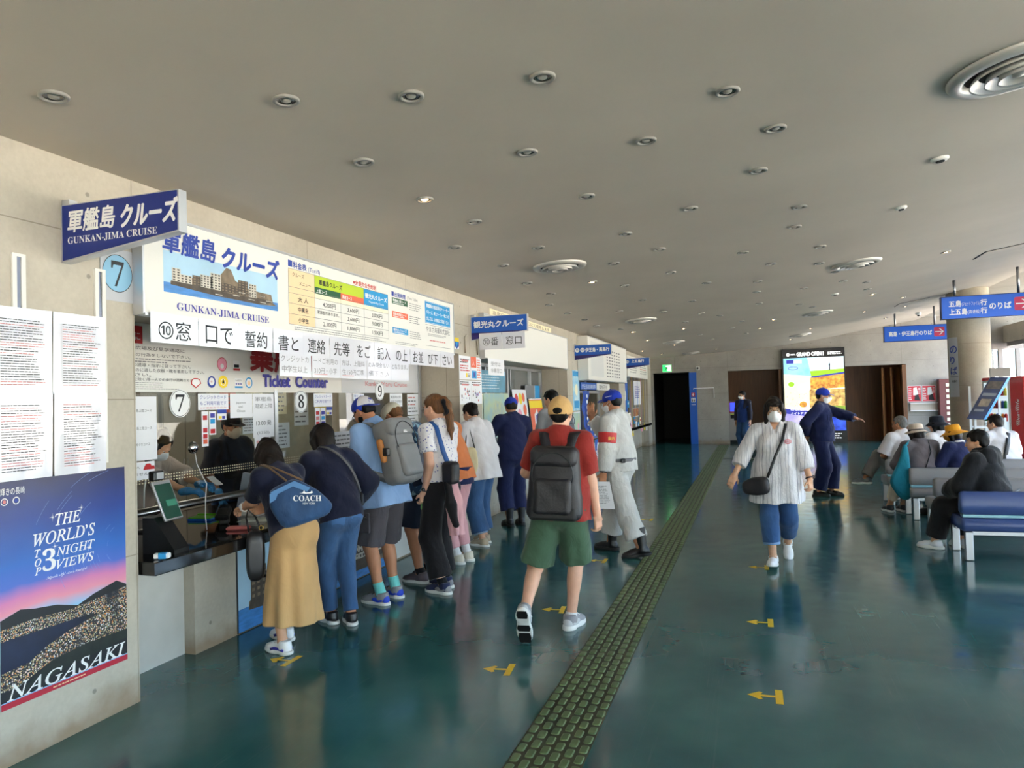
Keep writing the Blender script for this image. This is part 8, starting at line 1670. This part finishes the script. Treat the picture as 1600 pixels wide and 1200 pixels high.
# ---------------------------------------------------------------- 11 staff man in pale workwear
p = Human('staff man in pale grey workwear and blue cap walking past with one hand raised', -1.40, 7.95, 72, h=1.76, lean=4, wl=(-.25, .06, .84), wr=(.12, .40, 1.47), ehl=(-.3, -1, .0), ehr=(.3, .2, -1), al=(-.11, -.28, .10), ar=(.12, .20, .09), head=(0, 10, 0), skin='tan', w=1.05, d=1.1, res=.007, hr=((.02, .02, 1), (-.88, -.47, 0)), hl=((.1, .25, -1), (.8, .5, 0)), cr=.08, cl=.7, fl=18, fr=4, heel=(10, 0), belly=.6)
p.body(); p.hair(HAIR['black'], 'crop', under=.03); p.brows(HAIR['black']); p.mask(); p.glasses(); d_, G = p.cap(C_CAPBLUE); b = MB(M_LET); F = Frame(tuple(map(float, G(-.094, -.02, .02))), tuple(map(float, G(0, .9, 0) - G(0, 0, 0))), tuple(map(float, G(.25, 0, 1) - G(0, 0, 0)))); b.quad(F, -.03, 0, .05, .007, -.004); b.obj('cap_mark', d_)
p.top(C_WORK, g=.030, sl=1.9, hem=.07, name='work_jacket', loose=1.5, drape=.012, collar=.03, sg=.030, wr=.005); p.pants(C_WORK, g=.028, f1=1.76, straight=.055, wr=.006, name='work_trousers'); p.shoes(S_BLACK, S_BSOLE, None, boot=.17, name='work_boot', size=1.06)
so = Solid(.006); so.cone(p.P + p.Rp @ V3(0, 0, .035), p.P + p.Rp @ V3(0, 0, .072), [(0, .214, .180), (1, .214, .180)], k=0, p=2.3); solid_obj('belt', so, mat('grey_belt', (96, 96, 100), .5), p.t); b = MB(S_BLACK); b.box(tuple(map(float, p.P + V3(-.15, -.13, .055))), (.07, .05, .045), bev=.008, rz=.6); b.obj('belt_pouch', p.t)
so = Solid(.005); limb_band(p, so, p.S[-1], p.E[-1], .42, .80, .100, .096); ab = solid_obj('arm_band', so, M_REDINK, p.t, 'red arm band'); b = MB(mat('gold_characters', (230, 170, 60), .5)); mid = p.S[-1] + (p.E[-1] - p.S[-1]) * .6
Fb = Frame(tuple(map(float, mid + V3(-.064, -.080, -.02))), (.78, -.62, 0), (0, 0, 1)); b.text(Fb, '案内', -.035, 0, .05, w=.07, hgt=.036, h=.004, fat=.03); b.obj('arm_band_lettering', ab)
watch(p, -1, S_BLACK, .033, 'black wrist watch')
Wp, d, n, tt = p.hf[-1]; t = p.prop('paper_sheet', 'white printed sheets held low by the staff man in pale workwear', 'paper', tuple(Wp + V3(0, .05, -.38))); F = Frame(tuple(map(float, Wp + V3(-.035, -.02, -.37))), (.35, -.94, 0), (.05, .22, 1)); b = MB(M_PAPER); b.plate(F, -.10, 0, .11, .29, -.003, .001, M_PAPER); rng = random.Random(8); greek(b, F, -.07, .05, .08, .25, 12, M_GREYINK, rng, .3, .002); p.pmb('sheet', b, t)
b = MB(S_BLACK); 

# ---------------------------------------------------------------- 12 woman in striped blouse walking to the camera
p = Human('woman in white striped blouse and rolled jeans walking toward the camera, wearing a mask', .20, 7.80, 178, h=1.61, w=1.09, d=1.15, wr=(.40, .17, .865), wl=(-.315, .14, .80), ehr=(.8, -1, -.2), ehl=(-.8, -1, 0), ar=(.055, .20, .095), al=(-.085, -.26, .16), heel=(48, -8), head=(2, -2, 0), res=.006, skin='light', bust=1.1, belly=.8, hr=((.45, .2, -1), (0, -1, -.2)), hl=((-.05, .3, -1), (.7, -.5, 0)), cr=.35, cl=.9, fl=4, fr=6)
p.body(); p.brows(HAIR['dark']); p.mask(); p.glasses(); p.hair(HAIR['dark'], 'shoulder', vol=1.10, front=.040, wr=.004)
so = Solid(.005); so.chain([p.H(-.055, .076, .066), p.H(-.02, .092, .060), p.H(.02, .092, .060), p.H(.055, .076, .066)], [.018, .016, .016, .018], .01); so.chain([p.H(-.062, .07, .06), p.H(-.066, .075, .0)], [.018, .010], .01); so.chain([p.H(.062, .07, .06), p.H(.066, .075, .0)], [.018, .010], .01); solid_obj('fringe', so, HAIR['dark'], p.t, wrinkle=.003, wf=(120, 30, 60))
p.top(C_STRIPE, g=.026, sl=1.55, hem=.27, name='blouse', loose=1.35, drape=.035, folds=6, flare=.03, sg=.026, low=.0, vneck=True, wr=.006); p.pants(C_DENIM2, g=.016, f1=1.62, straight=.034, name='jeans')
for q, f0, f1 in ((1, .56, .68), (-1, .52, .64)): so = Solid(.006); limb_band(p, so, p.K[q], p.A[q], f0, f1, .079, .079); solid_obj('rolled_cuff', so, cloth('light_denim_cuff', (112, 146, 190)), p.t)
p.shoes(S_WHITE, S_SOLE, M_LET, name='sneaker'); watch(p, -1, mat('maroon_watch', (60, 34, 40), .4), .033, 'dark red wrist watch')
b = MB(M_PINK if 'printed_pink' in MATS else M_REDINK); F = Frame(tuple(map(float, p.Ch + V3(-.115, .175, .04))), (-1, -.15, 0), (0, .1, 1)); 
for r_ in (.034, .024): b.ring(F, 0, 0, r_, .006, .006 + (.034 - r_) * .05, mat('pink_stamp', (226, 120, 130), .5), ry=.75)
b.quad(F, -.016, -.004, .016, .006, .007, MATS['pink_stamp']); b.obj('round_sticker', p.t)
t = p.prop('crossbody_bag', 'black crossbody bag on the woman in striped blouse', 'bag', (.19, .22, .70)); F = Frame((.19, .235, .79), (-.93, .28, .0), (.08, .0, 1)); b = MB(B_BLACK); b.loft(rows(F, [(-.14, .02), (-.05, .075), (.13, .10), (.135, -.07), (.0, -.10), (-.13, -.085)], .09), B_BLACK); p.pmb('bag_body', b, t)
A_ = p.S[-1] + V3(.05, .0, .085); pts = [tuple(map(float, A_ + V3(0, -.02, 0))), tuple(map(float, A_ + V3(.02, .06, -.02))), (-.065, .185, 1.22), (.0, .225, 1.08), (.05, .245, .95), (.08, .25, .87)]; b = MB(B_BLACK); b.ribbon(pts, [(0, 0, 1), (0, .7, .7), (0, 1, .2), (0, 1, 0), (0, 1, 0), (0, 1, 0)], .026, .006); p.pmb('strap', b, t)

# ---------------------------------------------------------------- 13 guard pointing
p = Human('guard in navy coverall and blue cap pointing to the right before the lit advertisement', 1.05, 12.95, -112, h=1.74, lean=2, wl=(-.03, .53, 1.25), wr=(.10, -.22, 1.0), ehl=(-.4, -.2, -1), ehr=(1, -.5, -.1), ar=(.10, -.06, .085), al=(-.10, .08, .085), head=(10, 6, 0), skin='ruddy', w=1.06, d=1.1, belly=.6, res=.008, hl=((.12, 1, -.25), (.1, -.2, -1)), cl=.25)
p.body(); p.hair(HAIR['black'], 'crop', under=.03); p.brows(HAIR['black']); p.mask(); p.glasses(); d_, G = p.cap(C_CAPBLUE); so = Solid(.005); so.ell(G(0, .10, .055), V3(.022, .008, .022)); solid_obj('cap_badge', so, M_LET, d_)
p.top(C_UNI, g=.026, sl=1.93, hem=.06, name='coverall_top', loose=1.5, drape=.012, collar=.03); p.pants(C_UNI, g=.026, f1=1.9, straight=.055, name='coverall_trousers'); p.shoes(S_BLACK, S_BSOLE, None)
b = MB(mat('coverall_seam', (48, 58, 104), .8)); F = Frame(tuple(map(float, p.Ch + V3(.075, .13, .0))), (-1, .25, 0), (0, 0, 1)); b.slab(F, [(-.05, -.05), (.05, -.05), (.05, .05), (-.05, .05)], 0, .012, C_UNI); b.quad(F, -.05, .025, .05, .03, .013); b.obj('chest_pocket', p.t)
# ---------------------------------------------------------------- 14 man in the far background
p = Human('masked man in dark blue polo and open jacket far back by the vestibule', -.28, 22.9, 150, h=1.77, wl=(-.27, .08, .80), wr=(.24, .02, .86), head=(-24, 2, 0), skin='light', res=.010)
p.body(); p.hair(HAIR['dark'], 'short', vol=1.03); p.mask(); p.glasses(); p.top(C_POLO, g=.02, sl=.9, hem=.10, name='polo_shirt', collar=.01); p.pants(C_DENIM2, g=.016, straight=.04); p.shoes(S_BLACK, S_BSOLE, None)
so = Solid(.01); p.torso(so, .032); [p.arm(so, q, .032, f1=1.9) for q in (1, -1)]; so.box(p.Ch + V3(0, .17, -.1), V3(.085, .12, .5), rd=.02, k=.01, op='s'); so.cap(p.N + V3(0, .01, .04), p.N + V3(0, .02, .2), .06, .09, .01, 's'); solid_obj('open_jacket', so, cloth('dark_grey_jacket', (44, 44, 58)), p.t, wrinkle=.003)
t = p.prop('suitcase', 'small dark suitcase pulled by the masked man far back', 'suitcase', (-.36, -.02, 0)); b = MB(mat('suitcase_grey', (70, 66, 70), .5)); b.box((-.36, -.05, .30), (.24, .36, .50), bev=.03); p.pmb('shell', b, t); b = MB(M_LET); b.tube([(-.32, .05, .55), (-.29, .07, .74)], .008); b.tube([(-.32, -.05, .55), (-.29, -.03, .74)], .008); b.tube([(-.29, .07, .74), (-.29, -.03, .74)], .01); p.pmb('pull_handle', b, t)
b = MB(S_BLACK)
for yy in (-.17, .07): b.lathe([(0, -.02), (.03, -.02), (.03, .02), (0, .02)], (-.36, yy, .03), axis=(1, 0, 0), n=14)
p.pmb('wheels', b, t)

# ---------------------------------------------------------------- seated people
def sit(label, x, y, yaw, h, **k):
    kk = h / 1.7; k.setdefault('pz', .42 + .095 * kk); k.setdefault('al', (-.10, .44, .085)); k.setdefault('ar', (.10, .44, .085)); k.setdefault('wl', (-.12, .32, .62)); k.setdefault('wr', (.12, .32, .62)); k.setdefault('khl', (-.1, 1, 1)); k.setdefault('khr', (.1, 1, 1)); k.setdefault('ehl', (-1, -.6, -.6)); k.setdefault('ehr', (1, -.6, -.6)); k.setdefault('group', 'people seated on the benches')
    return Human(label, x, y, yaw, h=h, seat=True, **k)
p = sit('man in black hoodie sitting at the left end of the dark blue bench', 2.24, 8.56, 52, 1.62, lean=11, w=1.14, d=1.2, wl=(-.10, .34, .62), wr=(.14, .34, .60), al=(-.12, .50, .085), ar=(.16, .34, .085), head=(14, 4, 0), skin='light', res=.007, fl=2, fr=20, px=-.0)
p.body(); p.hair(HAIR['black'], 'short', vol=1.05, wr=.004); p.brows(HAIR['black']); p.lips(); p.top(C_HOOD, g=.044, sl=1.92, hem=.05, name='hoodie', loose=1.5, drape=.02, sg=.042, wr=.006); so = Solid(.007); so.ell(p.N + p.Rc @ V3(0, -.085, -.035), V3(.15, .075, .115), p.Rc); so.cap(p.N + p.Rc @ V3(-.10, .02, .01), p.N + p.Rc @ V3(.10, .02, .01), .05, k=.04); so.ell(p.H(0, 0, -.02), V3(.088, .10, .12), p.Rh, .02, 's'); solid_obj('hood', so, C_HOOD, p.t, wrinkle=.006); p.pants(C_BLACK, g=.03, f1=1.86, straight=.035); p.shoes(cloth('white_knit_shoe', (226, 226, 232)), S_SOLE, None, name='running_shoe', soleh=.034)
t = p.prop('waist_bag', 'black waist bag behind the man in black hoodie', 'bag', (-.22, .05, .44)); so = Solid(.007); so.box((-.24, .05, .53), (.05, .10, .09), rd=.03); p.psolid('bag_body', so, B_BLACK, t, wrinkle=.003); b = MB(B_BLACK); b.tube([(-.2, -.02, .6), (-.05, -.22, .64), (.1, -.22, .66)], .012); p.pmb('strap', b, t)
p = sit('grey haired man in white tee with black strap, sitting on the farthest bench', 2.13, 12.24, 24, 1.70, lean=10, head=(26, 2, 0), skin='tan', res=.009, w=1.08, wr=(.14, .36, .62), al=(-.46, .30, .36), khl=(-.3, 1, .8), fl=70)
p.body(); p.hair(HAIR['grey'], 'short', vol=1.0); p.glasses(); p.top(C_WHITE, g=.03, sl=.92, hem=.04, name='tee_shirt', loose=1.9, drape=.02, sg=.03); p.pants(cloth('grey_trousers', (120, 118, 116)), g=.02, straight=.03); p.shoes(cloth('grey_canvas', (130, 128, 130)), S_SOLE, None)
t = p.prop('strap_bag', 'black strap across the back of the grey haired man', 'bag', (.15, -.05, .55)); b = MB(B_BLACK); b.ribbon([tuple(map(float, p.N + p.Rc @ V3(-.03, .03, .06))), tuple(map(float, p.N + p.Rc @ V3(-.01, -.08, .0))), tuple(map(float, p.Ch + p.Rc @ V3(.08, -.155, .02))), tuple(map(float, p.W + p.Rm @ V3(.17, -.08, -.02)))], [(0, 0, 1), (0, -1, .5), (0, -1, 0), (.5, -1, 0)], .035, .006); p.pmb('strap', b, t); b = MB(B_BLACK); b.box((.19, .02, .62), (.06, .16, .12), bev=.02); p.pmb('bag_body', b, t)
p = sit('person in beige bucket hat and grey cardigan sitting on the third bench', 2.10, 10.90, 18, 1.58, lean=14, head=(14, 8, 0), skin='light', res=.009, w=1.12, d=1.1, al=(-.20, .52, .085), ar=(-.02, .50, .085), fl=2, fr=2)
p.body(); p.hair(HAIR['dark'], 'bob', under=.03, vol=1.0); p.hat(C_BHAT, brim=.062); p.top(C_CARD, g=.032, sl=1.9, hem=.05, name='cardigan', loose=1.5, drape=.02); p.pants(cloth('pale_trousers', (206, 196, 178)), g=.015, f1=1.7); p.shoes(S_BLACK, S_SOLE, None)
b = MB(C_BLACK); b.tube([tuple(map(float, p.H(.098 * math.cos(a), -.012 + .112 * math.sin(a), .036))) for a in [2 * PI * i / 24 for i in range(24)]], .006, n=6, closed=True); b.obj('hat_band', p.t)
t = p.prop('teal_tote', 'teal cloth bag hanging from the shoulder of the person in beige hat', 'bag', (-.27, -.08, .24)); F = Frame((-.30, -.05, .50), (.95, -.3, 0), (0, 0, 1)); m_ = cloth('teal_bag_cloth', (30, 128, 150)); b = MB(m_); b.loft(rows(F, [(.02, .48), (.075, .46), (.10, .1), (.10, -.25), (-.03, -.26), (-.17, -.03), (-.10, .12), (-.02, .3)], .08), m_); p.pmb('bag_body', b, t); b = MB(m_); S = p.S[-1]; b.tube([F.p(.045, .45, 0), tuple(map(float, S + V3(.03, -.02, .075))), tuple(map(float, S + V3(.05, .10, -.02)))], .016); p.pmb('strap', b, t)
t = p.prop('strap_bag', 'thin dark strap with metal buckle across the grey cardigan', 'bag', (.1, -.1, .5)); b = MB(C_BLACK); b.ribbon([tuple(map(float, p.N + p.Rc @ V3(.10, -.05, .03))), tuple(map(float, p.Ch + p.Rc @ V3(.05, -.165, .04))), tuple(map(float, p.W + p.Rm @ V3(-.06, -.165, .0))), tuple(map(float, p.W + p.Rm @ V3(-.13, -.10, -.08)))], [(0, -.5, 1), (0, -1, 0), (0, -1, 0), (-.5, -1, 0)], .014, .005); p.pmb('strap', b, t); b = MB(mat('gold_ring2', (200, 170, 100), .3, 1.0)); b.box(tuple(map(float, p.W + p.Rm @ V3(-.06, -.172, .0))), (.03, .012, .024), bev=.004); p.pmb('buckle', b, t)
p = sit('person in black bucket hat and white tee sitting on the farthest bench', 2.62, 12.24, 34, 1.68, lean=8, head=(30, 4, 0), skin='light', res=.009)
p.body(); p.hair(HAIR['black'], 'bob', under=.03, vol=.98); p.hat(C_BKHAT, brim=.055, droop=.05); p.top(C_WHITE, g=.028, sl=.9, hem=.04, name='tee_shirt', loose=1.8, drape=.02); p.pants(C_DNAVY); p.shoes(S_BLACK, S_BSOLE, None)
t = p.prop('strap_bag', 'black and white striped strap on the back of the person in black hat', 'bag', (-.1, -.1, .52)); b = MB(C_BLACK); b.ribbon([tuple(map(float, p.N + p.Rc @ V3(-.09, -.03, .035))), tuple(map(float, p.Ch + p.Rc @ V3(-.03, -.145, .04))), tuple(map(float, p.W + p.Rm @ V3(.08, -.145, .0))), tuple(map(float, p.W + p.Rm @ V3(.15, -.08, -.08)))], [(0, -.5, 1), (0, -1, 0), (0, -1, 0), (.5, -1, 0)], .032, .005); p.pmb('strap', b, t); b = MB(M_LET); b.ribbon([tuple(map(float, p.N + p.Rc @ V3(-.09, -.033, .038))), tuple(map(float, p.Ch + p.Rc @ V3(-.03, -.149, .04))), tuple(map(float, p.W + p.Rm @ V3(.08, -.149, .0)))], [(0, -.5, 1), (0, -1, 0), (0, -1, 0)], .008, .005); p.pmb('strap_stripe', b, t)
p = sit('person in mustard bucket hat and navy top sitting on the third bench', 2.56, 10.90, 36, 1.55, lean=14, head=(30, 8, 0), skin='light', res=.009)
p.body(); p.hair(HAIR['dark'], 'bob', under=.03, vol=.98); p.mask(C_MUST); p.hat(C_MUST, brim=.072, droop=.045, tilt=4); p.top(C_UNI, g=.028, sl=1.9, hem=.04, name='top', drape=.02); p.pants(C_DNAVY); p.shoes(S_BLACK, S_BSOLE, None); so = Solid(.008); so.ell(p.N + p.Rc @ V3(0, -.02, .01), V3(.09, .075, .03), p.Rc); solid_obj('white_collar', so, C_WHITE, p.t)
p = sit('man in white tee with wide black strap sitting by the vending machine', 3.40, 12.24, 22, 1.70, lean=16, head=(26, 6, 0), skin='light', res=.009, w=1.15)
p.body(); p.hair(HAIR['dark'], 'short', vol=1.02); p.top(C_WHITE, g=.032, sl=.95, hem=.04, name='tee_shirt', loose=1.8, drape=.025); p.pants(C_DNAVY); p.shoes(S_BLACK, S_BSOLE, None); p.glasses()
t = p.prop('strap_bag', 'wide black strap across the back of the man in white tee by the vending machine', 'bag', (-.1, -.1, .5)); b = MB(B_BLACK); b.ribbon([tuple(map(float, p.N + p.Rc @ V3(.10, .0, .04))), tuple(map(float, p.N + p.Rc @ V3(.08, -.09, -.02))), tuple(map(float, p.Ch + p.Rc @ V3(-.01, -.16, .02))), tuple(map(float, p.W + p.Rm @ V3(-.10, -.15, .0))), tuple(map(float, p.W + p.Rm @ V3(-.18, -.06, -.06)))], [(0, 0, 1), (0, -1, .4), (0, -1, 0), (0, -1, 0), (-.7, -.7, 0)], .06, .008); p.pmb('strap', b, t); b = MB(B_BLACK); b.box((-.19, .03, .58), (.06, .16, .13), bev=.02); p.pmb('bag_body', b, t)
t = thing('knit_bag', 'small brown and green bag standing on a grey bench at the right edge', 'bag', (3.42, 10.72, .672)); so = Solid(.006); so.ell((0, .04, .04), (.09, .045, .05)); link_mesh('bag_body', np_mesh('b', *so.build(wrinkle=.006, wf=(70, 60, 50)), cloth('brown_knit', (110, 84, 64))), t); so = Solid(.006); so.ell((.03, .04, .075), (.055, .035, .03)); link_mesh('flap', np_mesh('b', *so.build(wrinkle=.006, wf=(80, 60, 50)), cloth('olive_knit', (130, 138, 84))), t)

# ---------------------------------------------------------------- clerks behind the glass
def gloves(p):
    m = mat('blue_rubber_glove', (70, 150, 214), .4)
    for q in (1, -1):
        so = Solid(.005); Wp, d, n, tt = p.hf[q]; k = p.k; M = np.stack([tt, n, d], 1)
        so.cap(Wp - d * .03, Wp + d * .02, .036, .033); so.box(Wp + d * .05, V3(.044, .018, .052), M, .014, .015)
        c = p.curl[q]
        for b_, L in ((.029, .070), (.0097, .079), (-.0097, .073), (-.028, .057)):
            a = 0; pts = [Wp + d * .07 + tt * b_]
            for fr_, ca in ((.55, .75), (.30, 1.1), (.25, .7)): a += c * ca; pts.append(pts[-1] + nrm(d * math.cos(a) + n * math.sin(a)) * L * (fr_ + .05))
            so.chain(pts, [.0125, .012, .011, .010], .006)
        so.chain([Wp + d * .02 + tt * .034, Wp + d * .05 + tt * .06 + n * .01, Wp + d * .085 + tt * .065 + n * .02], [.014, .013, .010], .008); solid_obj('glove', so, m, p.t, 'blue rubber glove')
p = Human('clerk in beige blouse and mask leaning forward behind the glass of window 7', -4.98, 4.86, -84, h=1.60, lean=34, pz=.86, wl=(-.05, .74, 1.02), wr=(.10, .72, .98), ehl=(-.7, -.2, -.8), ehr=(.7, -.2, -.8), head=(0, 40, 0), skin='light', bust=.5, res=.008, hl=((.2, 1, .0), (.2, .1, -1)), hr=((-.2, 1, 0), (-.2, 0, -1)))
p.body(); p.hair(HAIR['black'], 'shoulder', vol=1.04); p.mask(); p.top(C_BEIGE, g=.024, sl=1.25, hem=.05, name='blouse', loose=1.5, drape=.01); p.pants(C_BLACK); p.shoes(S_BLACK, S_BSOLE, None); gloves(p)
q = MB(M_PAPER); q.box((0, 0, 0), (.12, .08, .004), R=Matrix.Rotation(.6, 3, 'Y')); o = tag(q.obj('ticket_slip'), 'small white slip held in the blue gloves of the clerk', 'paper'); o.location = p.L(p.Wr[-1] + V3(.02, .14, .03))
p = Human('clerk in black tee, dark cap and mask standing behind window 7', -4.86, 5.95, -112, h=1.62, lean=6, wl=(-.16, .24, .92), wr=(.20, .20, .88), head=(8, 8, 0), skin='tan', res=.008, bust=.4, hl=((.1, .5, -1), (.6, .2, -.3)), hr=((-.1, .5, -1), (-.6, .2, -.3)))
p.body(); p.hair(HAIR['black'], 'short', vol=1.0, under=.03); p.brows(HAIR['black']); p.mask(mat('beige_face_mask', (206, 186, 160), .7)); p.cap(C_BLACK); p.top(C_BLACK, g=.026, sl=.95, hem=.06, name='tee_shirt', loose=1.8, drape=.02); p.pants(C_DENIM2); p.shoes(S_BLACK, S_BSOLE, None); gloves(p)
